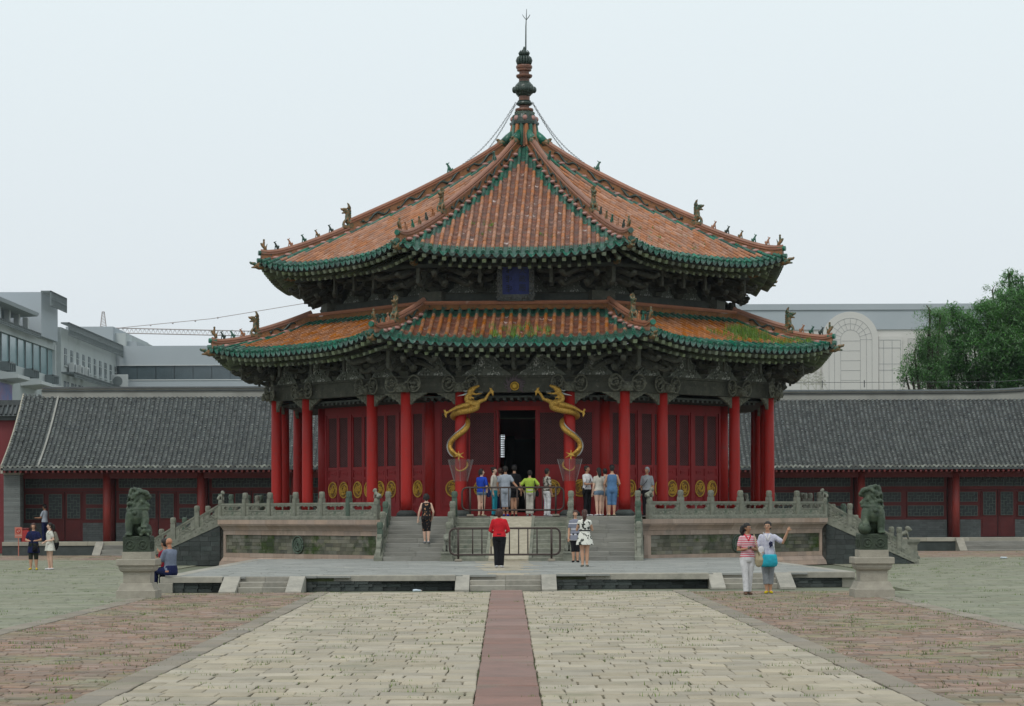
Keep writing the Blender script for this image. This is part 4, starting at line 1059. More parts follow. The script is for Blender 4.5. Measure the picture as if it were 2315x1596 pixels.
# ---------------------------------------------------------------- timber under the eaves
def hook(q,pts,w=.06,h=.125,ball=.09):
    "curved bracket nose in local xyz"
    sp_=spline(pts,4); n=len(sp_); q.tube(sp_,[h*(1-.45*i/(n-1)) for i in range(n)],8,roundcap=False); q.ball(sp_[-1],ball,7,5)
def tset(wide=1.0,tiers=3,out=.42,hgt=.26):
    "bracket set between columns; wall at y=0, outward is -y, base z=0"
    q=MB(); q.add([(-.13,-.13,0),(.13,-.13,0),(.13,.13,0),(-.13,.13,0),(-.17,-.17,.16),(.17,-.17,.16),(.17,.17,.16),(-.17,.17,.16)],[(3,2,1,0),(4,5,6,7),(0,1,5,4),(1,2,6,5),(2,3,7,6),(3,0,4,7)])
    for i in range(tiers):
        z=.14+hgt*i; y=-out*i*.85; L=(.34+.12*i)*wide
        for yy in ((y,) if i==0 else (y,0)):
            poly=[(-L,z+.11),(-L,z+.05),(-L*.8,z-.01),(-L*.5,z-.03),(L*.5,z-.03),(L*.8,z-.01),(L,z+.05),(L,z+.11)]
            q.extr(poly,yy-.05,yy+.05)
            for s in (-1,0,1): q.box(s*L*.85-.07,s*L*.85+.07,yy-.07,yy+.07,z+.11,z+.19)
        q.box(-.06,.06,-out*(i+1)*.85-.12,.1,z+.02,z+.14)
        q.box(-.085,.085,-out*(i+1)*.85-.1,-out*(i+1)*.85+.06,z+.14,z+.2)
    q.box(-.055,.055,-out*tiers*.8-.2,-out*tiers*.8-.12,-.05+.25,.14+hgt*tiers)
    return q
def cset():
    "corner bracket set with splayed curling noses; local -y points along the corner"
    q=tset(1.1,3,.40,.25)
    for lv,(z,o) in enumerate(((.30,.55),(.58,1.0))):
        for a in (-72,-40,0,40,72) if lv==0 else (-58,-24,24,58):
            d=Vector((math.sin(R(a)),-math.cos(R(a)),0)); L=(1.05 if lv==0 else 1.4)+.3*(abs(a)>50)
            pts=[(d.x*.1,d.y*.1,z+.18),(d.x*L*.45,d.y*L*.45,z+.16),(d.x*L*.75,d.y*L*.75,z-.02),(d.x*L*.92,d.y*L*.92,z-.13),(d.x*L,d.y*L,z-.06)]
            hook(q,pts)
    return q
TSM=tset().mesh('bracket_set',[M_wood]); CSM=cset().mesh('corner_bracket_set',[M_wood])
TSU=tset(.9,3,.40,.24).mesh('bracket_set',[M_wood])
def bell():
    q=MB(); poly=[(-.98,0),(-.8,.12),(-.55,.25),(-.42,.5),(-.3,.66),(0,.72),(.3,.66),(.42,.5),(.55,.25),(.8,.12),(.95,0)]
    q.extr(poly,-.08,.0)
    rr=random.Random(3)
    for i in range(70):
        x=rr.uniform(-.6,.6); z=rr.uniform(.05,.62)*(1-.5*abs(x)); q.ball((x,-.07,z),rr.uniform(.03,.06),6,4,sc=(1,.5,1))
    return q.mesh('carved_board',[M_paint])
BLM=bell()
AZ0,AZ1,AZ2=5.82,6.13,6.38
def beam(k,ap,z0,z1,th,nm,m,parent=hall):
    q=MB(); h=(ap)*T8; M=side(k)
    hi=(ap-th)*T8
    q.add([(-h,-ap,z0),(h,-ap,z0),(hi,-ap+th,z0),(-hi,-ap+th,z0),(-h,-ap,z1),(h,-ap,z1),(hi,-ap+th,z1),(-hi,-ap+th,z1)],[(3,2,1,0),(4,5,6,7),(0,1,5,4),(1,2,6,5),(2,3,7,6),(3,0,4,7)])
    q.v=[tuple(M@Vector(v)) for v in q.v]; return q.build(nm,m,parent)
def carved_head(seed):
    rr=random.Random(seed); q=MB()
    q.box(-.20,.20,-.10,.1,-.02,.30)
    q.ball((0,-.16,.12),.17,10,7,sc=(1.1,.9,.9)); q.ball((0,-.30,.08),.10,8,6); q.tube([(-.12,-.28,.02),(0,-.34,.0),(.12,-.28,.02)],.035,6)
    for s in (-1,1):
        q.ball((s*.09,-.28,.20),.05,7,5); q.tube([(s*.10,-.2,.24),(s*.2,-.2,.32),(s*.26,-.18,.26)],[.04,.03,.02],6)
        for i in range(16):
            a=rr.uniform(0,6.28); t=rr.uniform(0,.2); cx,cz=s*(.40+rr.uniform(-.03,.03)),.25+rr.uniform(-.06,.1)
            q.tube([(cx+t*math.cos(a),-.1,cz+t*1.15*math.sin(a)),(cx+t*1.3*math.cos(a+.6),-.13,cz+t*1.2*math.sin(a+.6)),(cx+t*math.cos(a+1.2),-.1,cz+t*math.sin(a+1.2))],.028,5)
        q.tube([(s*(.40+.22*math.cos(a)),-.09,.26+.27*math.sin(a)) for a in [i*math.pi/8 for i in range(17)]],.03,5)
    return q.mesh('carved_beast_head',[M_carv],True)
CHs=[carved_head(i) for i in range(3)]
def queti():
    q=MB(); poly=[(.17,0),(.80,0),(.74,-.05),(.68,-.05),(.62,-.11),(.54,-.12),(.48,-.18),(.40,-.19),(.34,-.26),(.28,-.27),(.24,-.36),(.17,-.38)]
    q.extr(poly,-.05,.05); q.extr([(-x,z) for x,z in poly][::-1],-.05,.05)
    for s in (-1,1):
        for x,z in ((.3,-.12),(.45,-.08),(.6,-.05),(.25,-.25),(.38,-.17)): q.ball((s*x,-.055,z),.045,6,4,sc=(1,.5,1))
    return q.mesh('column_bracket',[M_carv])
QTM=queti()
for k in range(8):
    beam(k,CA+.14,AZ0,AZ1,.28,'architrave',M_wood); beam(k,CA+.10,AZ1+.004,AZ2-.07,.22,'architrave_band',M_wood); beam(k,CA+.17,AZ2-.066,AZ2,.34,'architrave_plate',M_wood)
    beam(k,CA-.08,AZ2+.004,7.32,.06,'bracket_board',M_woodd)
    beam(k,CA+1.22,7.16,7.28,.14,'eave_purlin',M_wood); beam(k,CA+.62,7.12,7.24,.12,'eave_purlin',M_woodd)
    M=side(k)
    if k in (0,1,7,2,6):
        for t in (-.25,.25,0,-.5*.77,.5*.77):
            if abs(t)>.3: continue
            o=obj('bracket_set',TSM,hall); p=M@Vector((t*CS,-CA-.02,AZ2+.003)); o.location=p; o.rotation_euler=(0,0,R(45*k)); o.scale=(1,1,.92)
        for t in (-.125,.125,-.37,.37):
            o=obj('carved_board',BLM,hall); p=M@Vector((t*CS,-CA+.0,AZ2+.003)); o.location=p; o.rotation_euler=(0,0,R(45*k)); s=.62 if abs(t)>.2 else .85; o.scale=(s,3,.95)
for j in range(-3,3):
    a=R(45*j+22.5); Rc=CA/math.cos(R(22.5)); p=Vector((Rc*math.sin(a),-Rc*math.cos(a),AZ2+.003)); o=obj('corner_bracket_set',CSM,hall); o.location=p; o.rotation_euler=(0,0,a); o.scale=(1.1,1.1,.95)
for i,(k,t,p) in enumerate(colpos):
    if k in (3,4): continue
    corner=abs(t)==.5
    d=p.normalized(); o=obj('carved_beast_head',CHs[i%3],hall); ang=R(45*k-(22.5 if corner else 0))
    o.rotation_euler=(0,0,ang); o.location=(p.x+math.sin(ang)*.16,p.y-math.cos(ang)*.16,5.86); o.scale=(1.05 if corner else .95,1,1)
    for kk in ((k-.0,) if not corner else (k,)):
        o=obj('column_bracket',QTM,hall); o.location=(p.x,p.y,AZ0-.01); o.rotation_euler=(0,0,R(45*k-(22.5 if corner else 0)))
# flaming pearl over the door
q=MB(); q.ball((0,-CA-.22,6.02),.10,12,8); q.tube([(.13*math.cos(a),-CA-.2,6.02+.13*math.sin(a)) for a in [i*math.pi/8 for i in range(17)]],.02,6); q.build('gilded_pearl',M_goldp,hall,True)
q=MB()
for i in range(26):
    a=R(-40+260*i/25); r0=rnd.uniform(.16,.2); r1=rnd.uniform(.27,.38); q.tube([(r0*math.cos(a),-CA-.17,6.02+r0*math.sin(a)),((r0+r1)/2*math.cos(a+.15),-CA-.19,6.02+(r0+r1)/2*math.sin(a+.15)),(r1*math.cos(a),-CA-.17,6.04+r1*math.sin(a))],[.03,.03,.012],5)
q.build('flame_carving',mat('flame_purple_timber',(.13,.10,.11),.85,(.08,.06,.07),9),hall)
# ---- upper wall ring
UA=6.55
q=MB(); q.loft([octring(UA,8.5),octring(UA,10.6)],False); q.build('upper_wall',M_woodd,hall)
for k in range(8):
    beam(k,UA+.42,8.96,9.26,.5,'upper_beam',M_woodd); beam(k,UA+.16,9.264,9.34,.4,'upper_plate',M_wood)
    beam(k,UA+1.55,10.06,10.18,.13,'eave_purlin',M_woodd)
    M=side(k); us=2*UA*T8
    if k in (0,1,7,2,6):
        for t in (-.2,.2,0) if k else (-.22,.22):
            o=obj('bracket_set',TSU,hall); o.location=M@Vector((t*us,-UA-.14,9.34)); o.rotation_euler=(0,0,R(45*k)); o.scale=(1,1.2,.95)
        for t in (-.33,.33,-.1,.1):
            o=obj('carved_board',BLM,hall); o.location=M@Vector((t*us,-UA-.05,9.34)); o.rotation_euler=(0,0,R(45*k)); o.scale=(.6,1,.8)
for j in range(-3,3):
    a=R(45*j+22.5); Rc=(UA+.1)/math.cos(R(22.5)); o=obj('corner_bracket_set',CSM,hall); o.location=(Rc*math.sin(a),-Rc*math.cos(a),9.34); o.rotation_euler=(0,0,a); o.scale=(1.2,1.2,1.0)
    q=MB(); q.box(-.42,.42,-.2,.2,-.36,.02); b=q.build('corner_block',M_wood,hall); b.location=(Rc*math.sin(a)*1.04,-Rc*math.cos(a)*1.04,9.32); b.rotation_euler=(0,0,a)
# ---- plaque
plq=empty('name_plaque',(0,-7.86,9.66),0,hall); plq.rotation_euler=(R(13),0,0)
M_pfr=mat('plaque_frame',(.05,.055,.058),.6,(.10,.105,.09),12,1,.8,30); M_pbl=mat('plaque_blue',(.018,.03,.15),.6,(.01,.016,.07),8,.7); M_pch=mat('plaque_letters',(.03,.035,.05),.6)
M_pch=mat('plaque_characters',(.012,.016,.022),.6,(.03,.035,.04),5)
q=MB(); q.box(-.46,.46,-.03,.03,-.52,.52); q.build('plaque_board',M_pbl,plq)
q=MB(); rr=random.Random(5)
for a,b,c,d in ((-.62,-.45,-.68,.66),(.45,.62,-.68,.66),(-.62,.62,-.72,-.5),(-.62,.62,.5,.64)): q.box(a,b,-.06,.05,c,d)
for i in range(150):
    s=rr.choice((0,1,2,3)); t=rr.uniform(-1,1)
    x,z=((-.54,t*.66),(.54,t*.66),(t*.58,-.62),(t*.58,.57))[s]; q.ball((x+rr.uniform(-.07,.07),-.07,z+rr.uniform(-.06,.06)),rr.uniform(.03,.055),6,4)
q.box(-.85,.85,-.08,.05,.66,.74)
q.build('plaque_frame',M_pfr,plq)
def text(body,size,loc,rot,m,parent,nm='lettering',ext=.004,sp=1.0,line=1.0):
    c=bpy.data.curves.new(nm,'FONT'); c.body=body; c.size=size; c.extrude=ext; c.align_x='CENTER'; c.align_y='CENTER'; c.space_line=line; c.resolution_u=2
    o=bpy.data.objects.new('t',c); C.objects.link(o); dg=bpy.context.evaluated_depsgraph_get(); me=bpy.data.meshes.new_from_object(o.evaluated_get(dg)); bpy.data.objects.remove(o); bpy.data.curves.remove(c)
    me.materials.clear(); me.materials.append(m); me.name=nm; o=obj(nm,me,parent); o.location=loc; o.rotation_euler=rot; return o
text('大\n政\n殿',.26,(.23,-.036,0),(R(90),0,0),M_pch,plq,'chinese_characters',.006,1,1.15)
q=MB()
for z0 in (.34,.02,-.3):
    q.box(-.25,-.22,-.04,-.03,z0-.13,z0+.12)
    for i in range(4): q.tube([(-.235,-.036,z0-.1+.06*i),(-.3,-.036,z0-.12+.06*i+.03),(-.33,-.036,z0-.08+.06*i)],.012,4)
    q.tube([(-.22,-.036,z0+.03),(-.15,-.036,z0+.06),(-.13,-.036,z0-.02),(-.2,-.036,z0-.05)],.012,4)
q.build('manchu_script',M_pch,plq)
# ---- weeds on the tiles
wd=MB()
def weeds(rf,k,a0,a1,r0,r1,n,h):
    for i in range(n):
        a=rnd.uniform(a0,a1); r=rnd.uniform(r0,r1); p=side(k)@Vector((a,-r,surf(rf,a,r)))
        for j in range(rnd.randint(8,18)):
            b=rnd.uniform(0,6.28); l=rnd.uniform(.3,1)*h; c,d=math.cos(b),math.sin(b); w=.009; o=rnd.uniform(.1,.6)*l; x0,y0=p.x+rnd.gauss(0,.05),p.y+rnd.gauss(0,.05)
            wd.add([(x0-w*d,y0+w*c,p.z-.02),(x0+w*d,y0-w*c,p.z-.02),(x0+c*o*.5+w*.6*d,y0+d*o*.5-w*.6*c,p.z+l*.6),(x0+c*o*.5-w*.6*d,y0+d*o*.5+w*.6*c,p.z+l*.6),(x0+c*o,y0+d*o,p.z+l)],[(0,1,2,3),(3,2,4)])
weeds(lo,0,-1.3,1.3,9.2,10.5,34,.24)
weeds(lo,1,-.2,2.6,9.2,10.4,60,.26); weeds(lo,1,1.1,2.5,8.9,9.9,85,.38); weeds(lo,1,2.2,4.0,9.9,10.6,45,.24)
weeds(up,1,-2.5,1.5,6.5,8.5,26,.13); weeds(up,0,-1.5,1.5,6.5,9,12,.09)
wdo=wd.build('roof_weeds',mat('weed_green',(.10,.20,.03),.8,(.16,.26,.05),3,.8,rand=.3)); wdo.matrix_world=Matrix.Translation(HC)@Matrix.Rotation(R(-2.6),4,'Z')
tag(wdo,'green weeds sprouting between the tiles of the lower roof','weeds',None,'stuff')
# ---------------------------------------------------------------- side halls behind
M_gtile = mat('grey_roof_tile', (.095,.105,.105), .8, (.055,.065,.07), 2.5, .9, .4, 20, rand=.35, col3=(.21,.22,.20), scale3=3, lo3=.62, hi3=.8)
M_gtl   = mat('grey_roof_tile_edge', (.27,.29,.26), .85, (.12,.13,.12), 3, .9, rand=.45)
M_plast = mat('ridge_plaster', (.30,.30,.275), .9, (.22,.22,.20), 1, .8, .3, 20)
M_dred  = mat('dull_red_wood', (.17,.030,.028), .65, (.12,.025,.025), 2, .8)
M_cred  = mat('faded_red_column', (.26,.035,.028), .5, (.20,.035,.03), 1.5, .8)
M_winl  = mat('grey_green_lattice', (.15,.19,.17), .8, (.11,.14,.13), 4, .8)
M_paper = mat('window_paper', (.035,.05,.05), .5)
M_pstone= mat('pale_edge_stone', (.36,.34,.28), .85, (.27,.26,.21), 2, .8, .4, 30, rand=.12)
def lattice_win(par,x0,x1,z0,z1,y,seed,m=None,nm='window'):
    q=MB(); q.box(x0,x1,y-.03,y+.02,z0,z1); o=q.build(nm,M_dred,par)
    q=MB(); a,b,c,d=x0+.05,x1-.05,z0+.05,z1-.05; q.box(a,b,y-.05,y-.035,c,d); q.build('pane',M_paper,o)
    q=MB(); r_=.012; rr=random.Random(seed); nx=max(3,int((b-a)/.13)); nz=max(3,int((d-c)/.13))
    for i in range(nx+1):
        x=a+(b-a)*i/nx
        for j in range(nz):
            if (i+j)%3 or i in(0,nx): q.box(x-r_,x+r_,y-.075,y-.05,c+(d-c)*j/nz,c+(d-c)*(j+1)/nz)
    for j in range(nz+1):
        z=c+(d-c)*j/nz
        for i in range(nx):
            if (i*2+j)%3 or j in(0,nz): q.box(a+(b-a)*i/nx,a+(b-a)*(i+1)/nx,y-.072,y-.05,z-r_,z+r_)
    q.build('window_lattice',M_winl,o); return o
def side_hall(label, YB, XA, XB, gable_left, bays, doors, bz=.58, step_x=(), name='side_hall'):
    """YB: front face of base; roof eave in front of the columns"""
    root=empty(name,((XA+XB)/2,YB,0)); ox=(XA+XB)/2
    tag(root,label,'hall','grey tiled side halls behind the octagonal hall')
    def B(nm,q,m,sm=False,kind=None,par=None):
        q.v=[(a-ox,b-YB,c) for a,b,c in q.v] ; return q.build(nm,m,par or root,sm,kind)
    # base
    x=XA
    while x<XB:
        xe=min(x+rnd.uniform(1.6,2.6),XB); q=MB(); q.cbox(x+.005,xe-.005,YB,YB+.5,bz-.17,bz+.004,.015); B('edge_stone',q,M_pstone); x=xe
    q=MB(); q.box(XA,XB,YB+.04,YB+.3,-.02,bz-.175); B('base_wall',q,M_dbrick)
    q=MB(); q.box(XA,XB,YB+.51,YB+9,bz-.2,bz); B('floor_slab',q,M_gbrick)
    for (sx0,sx1) in step_x:
        for (a,b) in ((sx0,sx0+.35),(sx1-.35,sx1)) :
            q=MB(); q.add([(a,YB-1.0,-.02),(b,YB-1.0,-.02),(b,YB,-.02),(a,YB,-.02),(a,YB-1.0,.03),(b,YB-1.0,.03),(b,YB-.004,bz),(a,YB-.004,bz)],[(3,2,1,0),(4,5,6,7),(0,1,5,4),(1,2,6,5),(2,3,7,6),(3,0,4,7)]); B('flank_slab',q,M_granite)
        for i in range(3):
            q=MB(); q.cbox(sx0+.355,sx1-.355,YB-.3*(i+1),YB-.002,-.02,bz-.02-.19*i if i else bz-.02,.015); 
            q=MB(); z1=bz-.01-.19*(i); q.cbox(sx0+.355,sx1-.355,YB-.002-.3*(i+1),YB-.002-.3*i if i<3 else YB,-.02,z1-.15,.015); B('step',q,M_step)
    # columns, walls, windows
    CY=YB+1.0; WY=YB+2.2; ct=3.75
    for x in bays:
        q=MB(); q.lathe([(.19,bz),(.18,ct)],14,(x,CY,0)); B('column',q,M_cred,True)
        q=MB(); q.lathe([(.16,bz),(.16,ct)],10,(x,WY,0)); B('wall_column',q,M_dred,True)
    q=MB(); q.box(XA+.1,XB,CY-.1,CY+.1,ct-.32,ct+.02); B('front_beam',q,M_dred)
    q=MB(); q.box(XA+.1,XB,CY-.14,CY+.1,ct+.024,ct+.16); B('purlin',q,M_woodd)
    for i in range(len(bays)-1):
        a,b=bays[i]+.2,bays[i+1]-.2; L=b-a
        q=MB(); q.box(a,b,WY-.04,WY+.1,3.25,3.75); o=B('transom',q,M_dred)
        lw=lattice_win(root,a+.1-ox,b-.1-ox,2.98,3.55,WY-.05-YB,i); 
        q=MB(); q.box(a,b,WY-.03,WY+.12,2.86,3.25); B('lintel',q,M_dred)
        kind=doors[i]
        if kind=='d':
            dw=1.62; cx=(a+b)/2
            for s in (-1,1):
                xa,xb=(cx-dw/2,cx-.02) if s<0 else (cx+.02,cx+dw/2)
                q=MB(); q.box(xa,xb,WY-.05,WY,bz+.02,2.84); d=B('door',q,M_dred)
                q=MB(); 
                for (za,zb_) in ((.72,1.02),(1.08,1.52)):
                    q.box(xa+.08,xb-.08,WY-.075,WY-.05,za,zb_)
                B('door_panel',q,M_dred,par=d)
                lattice_win(root,xa+.06-ox,xb-.06-ox,1.6,2.78,WY-.07-YB,i+s,nm='door_window')
            side=((a,cx-dw/2),(cx+dw/2,b))
        else: side=((a,a+L*.5),(a+L*.5,b))
        for (xa,xb) in side:
            q=MB(); q.box(xa,xb,WY,WY+.1,1.45,2.84); B('wall_panel',q,M_dred)
            m=.12
            lattice_win(root,xa+m-ox,xb-m-ox,2.24,2.78,WY-.03-YB,i); lattice_win(root,xa+m-ox,xb-m-ox,1.56,2.14,WY-.03-YB,i+3)
            for r_ in range(8):
                x=xa-.1*(r_%2)
                q=MB()
                while x<xb:
                    e0=max(x,xa); e1=min(x+.28,xb)
                    if e1-e0>.03: q.cbox(e0+.004,e1-.004,WY-.06,WY,bz+.104*r_+.003,bz+.104*(r_+1)-.003,.005)
                    x+=.28
                B('brick_course',q,M_gbrick,kind='stuff')
            q=MB(); q.box(xa,xb,WY-.08,WY,bz+.84,bz+.92); B('window_sill',q,M_dred)
    q=MB(); q.box(XA+.1,XB,WY+.1,WY+.3,bz,4.3); B('back_wall',q,M_paper)
    # roof
    EY,EZ,RYY,RZ=YB-.15,3.95,YB+4.4,7.38
    prof_=[tuple(p) for p in spline([(0,0),(.25,.20),(.5,.43),(.75,.70),(1,1)],5)]
    def rp(t):
        h=interp(prof_,t); return EY+(RYY-EY)*t, EZ+(RZ-EZ)*h
    q=MB(); n=12
    pts=[rp(i/n) for i in range(n+1)]
    q.loft([[(XA,y,z-.06),(XB,y,z-.06)] for y,z in pts],False,closed=False)
    q.loft([[(XA,y,z-.16),(XB,y,z-.16)] for y,z in pts],False,closed=False)
    q.add([(XA,EY,EZ-.06),(XB,EY,EZ-.06),(XB,EY,EZ-.16),(XA,EY,EZ-.16)],[(0,1,2,3)])
    q.loft([[(XA,RYY,RZ-.06),(XB,RYY,RZ-.06)],[(XA,RYY+4.6,EZ),(XB,RYY+4.6,EZ)]],False,closed=False)
    B('roof_boards',q,M_gtile)
    tile=MB(); edge=MB(); sp_=.215; nx=int((XB-XA)/sp_)
    step=.165; Lr=sum(math.dist(rp(i/20),rp((i+1)/20)) for i in range(20)); ns=int(Lr/step)
    for i in range(nx):
        x=XA+.1+sp_*i; big=.05 if (gable_left and i in(0,2,4,6)) else 0
        for j in range(ns):
            y0,z0=rp(j/ns); y1,z1=rp((j+1)/ns); w=.078+big*.4; hgt=.075+big; jx=rnd.gauss(0,.006); dz=rnd.gauss(0,.006)
            r0=[(x+jx-w,y0,z0-.02),(x+jx-w*.6,y0,z0+hgt*.75+.012+dz),(x+jx+w*.6,y0,z0+hgt*.75+.012+dz),(x+jx+w,y0,z0-.02)]
            r1=[(x+jx-w*.85,y1,z1-.03),(x+jx-w*.5,y1,z1+hgt*.6-.015),(x+jx+w*.5,y1,z1+hgt*.6-.015),(x+jx+w*.85,y1,z1-.03)]
            tile.add(r0+r1,[(0,1,5,4),(1,2,6,5),(2,3,7,6)],0)
            tile.add(r0+[(a,b+.004,c-.025) for a,b,c in r0],[(0,4,5,1),(1,5,6,2),(2,6,7,3)],1)
        y0,z0=rp(0); edge.add([(x-.1,y0-.01,z0+.02),(x,y0-.01,z0+.085),(x+.1,y0-.01,z0+.02),(x+.0,y0-.01,z0-.02)],[(0,3,2,1)])
        xx=x+sp_/2; edge.add([(xx-.1,y0-.02,z0+.02),(xx+.1,y0-.02,z0+.02),(xx+.05,y0-.02,z0-.06),(xx,y0-.02,z0-.09),(xx-.05,y0-.02,z0-.06)],[(0,4,3,2,1)])
    B('roof_tiles',tile,[M_gtile,M_gtl],False,'stuff'); B('eave_tiles',edge,M_gtl,False,'stuff')
    q=MB(); i=0; x=XA+.1
    while x<XB: 
        q.box(x,x+.09,EY+.03,EY+1.2,EZ-.27,EZ-.17); x+=.24
    B('rafters',q,M_dred,kind='stuff')
    # ridge
    q=MB(); nrd=24; up_=[.28*max(0,((x-(XB-4))/4) if not gable_left else 0)**2 for x in [XA+(XB-XA)*i/nrd for i in range(nrd+1)]]
    X=[XA+(XB-XA)*i/nrd for i in range(nrd+1)]
    if gable_left: X=[max(XA+.9,x) for x in X]
    q.loft([[(x,RYY-.16,RZ-.15),(x,RYY+.16,RZ-.15),(x,RYY+.14,RZ+.15+u_),(x,RYY-.14,RZ+.15+u_)] for x,u_ in zip(X,up_)]); B('ridge_wall',q,M_plast)
    q=MB(); q.loft([[(x,RYY-.2,RZ+.155+u_),(x,RYY+.2,RZ+.155+u_),(x,RYY+.2,RZ+.215+u_),(x,RYY-.2,RZ+.215+u_)] for x,u_ in zip(X,up_)]); q.loft([[(x,RYY-.2,RZ+.27+u_),(x,RYY+.2,RZ+.27+u_),(x,RYY+.12,RZ+.36+u_),(x,RYY-.12,RZ+.36+u_)] for x,u_ in zip(X,up_)]); B('ridge_cap',q,M_gtile)
    q=MB(); q.loft([[(x,RYY-.15,RZ+.215+u_),(x,RYY+.15,RZ+.215+u_),(x,RYY+.15,RZ+.27+u_),(x,RYY-.15,RZ+.27+u_)] for x,u_ in zip(X,up_)]); B('ridge_band',q,M_pstone)
    if gable_left:
        q=MB(); q.loft([[(XA-.02,y,z-.3),(XA+.08,y,z-.3),(XA+.08,y,z+.06),(XA-.02,y,z+.06)] for y,z in pts]); B('gable_edge',q,M_pstone)
        q=MB(); q.loft([[(XA+1.62,y,z+.0),(XA+1.70,y,z+.0),(XA+1.70,y,z+.09),(XA+1.62,y,z+.09)] for y,z in pts]); B('verge_line',q,M_plast)
        q=MB()
        for r_ in range(36):
            z0=bz+.09*r_; y=YB+.02+.16*(r_%2)
            q.cbox(XA+.02,XA+.75,YB+.3,YB+.9,z0+.003,z0+.087,.005)
        B('pier_bricks',q,M_gbrick,kind='stuff')
        q=MB(); q.box(XA+.04,XA+.5,YB+.32,YB+9,0,3.8); B('gable_wall',q,M_gbrick)
        q=MB(); q.box(XA+.02,XA+.8,YB+.1,YB+.9,bz+3.25,bz+3.33); q.box(XA+.02,XA+.8,YB+.2,YB+.9,bz+3.0,bz+3.1); B('corbel',q,M_pstone)
    return root
YL=98.4; YR=103.0
xl=lambda u,d: P(u,1158,d).x
bl_=[xl(28,YL+1),xl(242,YL+1),xl(455,YL+1),xl(668,YL+1),xl(881,YL+1)]
side_hall('grey tiled side hall with red columns behind the stairs and lion on the left',YL,xl(4,YL),xl(930,YL),True,bl_,['d','d','d','w'],.60,((xl(212,YL-.5),xl(330,YL-.5)),))
br_=[xl(1519,YR+1),xl(1733,YR+1),xl(1947,YR+1),xl(2161,YR+1),xl(2375,YR+1)]
side_hall('grey tiled side hall with upturned ridge behind the lion on the right',YR,xl(1480,YR),xl(2440,YR),False,br_,['w','w','w','d'],.60,((xl(2165,YR-.5),xl(2440,YR-.5)),))
# thin cable and posts along the ridge of the right side hall
cb=empty('ridge_cable',(xl(2000,YR+4.4),YR+4.4,0)); tag(cb,'thin black cable on short posts along the right side hall ridge','cable')
q=MB(); ys=YR+4.4-(YR+4.4)
xs=[xl(u,YR+4.4)-cb.location.x for u in (1760,1860,1955,2045,2145,2250)]
for x in xs: 
    p=MB(); p.tube([(x,0,7.85),(x,0,8.2)],.022,6); p.build('cable_post',M_steel,cb)
q.tube([(xs[0]-.5,0,8.06)]+[(x,0,8.1) for x in xs]+[(xs[-1]+3,0,8.3)],.012,5); q.build('cable_line',M_steel,cb)
# red wall with grey coping at the far left
rw=empty('red_wall',(xl(-20,104),104,0)); tag(rw,'dull red plastered wall with dark tiled coping beside the gable end','wall')
q=MB(); q.box(-2.6,1.6,-.2,.2,0,6.25); q.build('wall_face',mat('red_plaster',(.20,.04,.045),.9,(.16,.035,.04),1,.8),rw)
q=MB(); q.box(-2.7,1.7,-.35,.35,6.25,6.45); q.add([(-2.7,-.55,6.45),(1.7,-.55,6.45),(1.7,0,6.95),(-2.7,0,6.95)],[(0,1,2,3)]); 
for i in range(20): q.tube([(-2.6+.215*i,-.58,6.5),(-2.6+.215*i,-.02,7.0)],.06,6)
q.box(-2.7,1.7,-.12,.12,6.95,7.2)
q.build('wall_coping',M_gtile,rw)

# ---------------------------------------------------------------- modern buildings
M_conc=mat('pale_concrete',(.46,.50,.50),.9,(.38,.42,.425),.15,.9,.2,4,col3=(.26,.29,.29),scale3=.3,lo3=.5,hi3=.8,stretch=(1,1,.35))  # bluish distance haze is mixed into the concrete and cladding colours
M_conw=mat('white_panel',(.52,.55,.55),.8,(.46,.49,.50),.1,.8)
M_cgrey=mat('grey_cladding',(.37,.41,.44),.8,(.34,.385,.415),.2,.8)
M_glass=mat('green_glass',(.20,.31,.33),.2,(.15,.25,.27),.1,.8,spec=.8)
M_gdark=mat('dark_window_glass',(.07,.10,.115),.15,(.05,.07,.08),.3,.8,spec=.8)
M_trel=mat('grey_green_trellis',(.17,.20,.205),.7)
M_beige=mat('pale_stone_cladding',(.56,.55,.52),.85,(.52,.51,.49),.1,.8)
M_line=mat('panel_joint',(.36,.37,.37),.9)
def Z(y,d): return CH+(HOR-y)/F*d
def trellis(par,y0,y1,x,z0,z1,n,out=.5,nm='trellis'):
    q=MB(); 
    for i in range(n+1):
        y=y0+(y1-y0)*i/n
        q.box(x-.02,x+out,y-.05,y+.05,z1-.1,z1); q.box(x+out-.08,x+out,y-.05,y+.05,z0,z1)
    for z in (z0+.05,(z0+z1)/2,z1-.05): q.box(x+out-.07,x+out-.01,y0,y1,z-.04,z+.04)
    return q.build(nm,M_trel,par,kind='stuff')
XS=-32.2
b1=empty('modern_building',(0,0,0)); tag(b1,'pale modern building with a long green glass strip and roof canopy','building')
A0,A1=118,158
q=MB(); q.box(XS-14,XS-.35,A0,A1,0,11.6); q.build('lower_wall',M_conc,b1)
q=MB(); q.box(XS-14,XS-.35,A0,A1,13.5,14.05); q.build('parapet',M_conc,b1)
q=MB(); q.box(XS-13,XS-.6,A0,A1-.2,11.6,13.5); q.build('glass_backing',M_gdark,b1)
n=17
for i in range(n):
    y0=A0+(A1-A0)*i/n; y1=A0+(A1-A0)*(i+1)/n; q=MB(); q.box(XS-.6,XS-.5+rnd.uniform(-.01,.01),y0+.06,y1-.06,11.62,13.48); q.build('glass_pane',M_glass,b1)
    q=MB(); q.box(XS-.6,XS-.42,y1-.05,y1+.05,11.6,13.5); q.build('mullion',M_trel,b1)
q=MB(); q.box(XS-14,XS-.3,A1-.4,A1,11.6,13.9); q.build('end_pier',M_conw,b1)
trellis(b1,A0,151.2,XS-.3,13.85,14.2,66,.35)
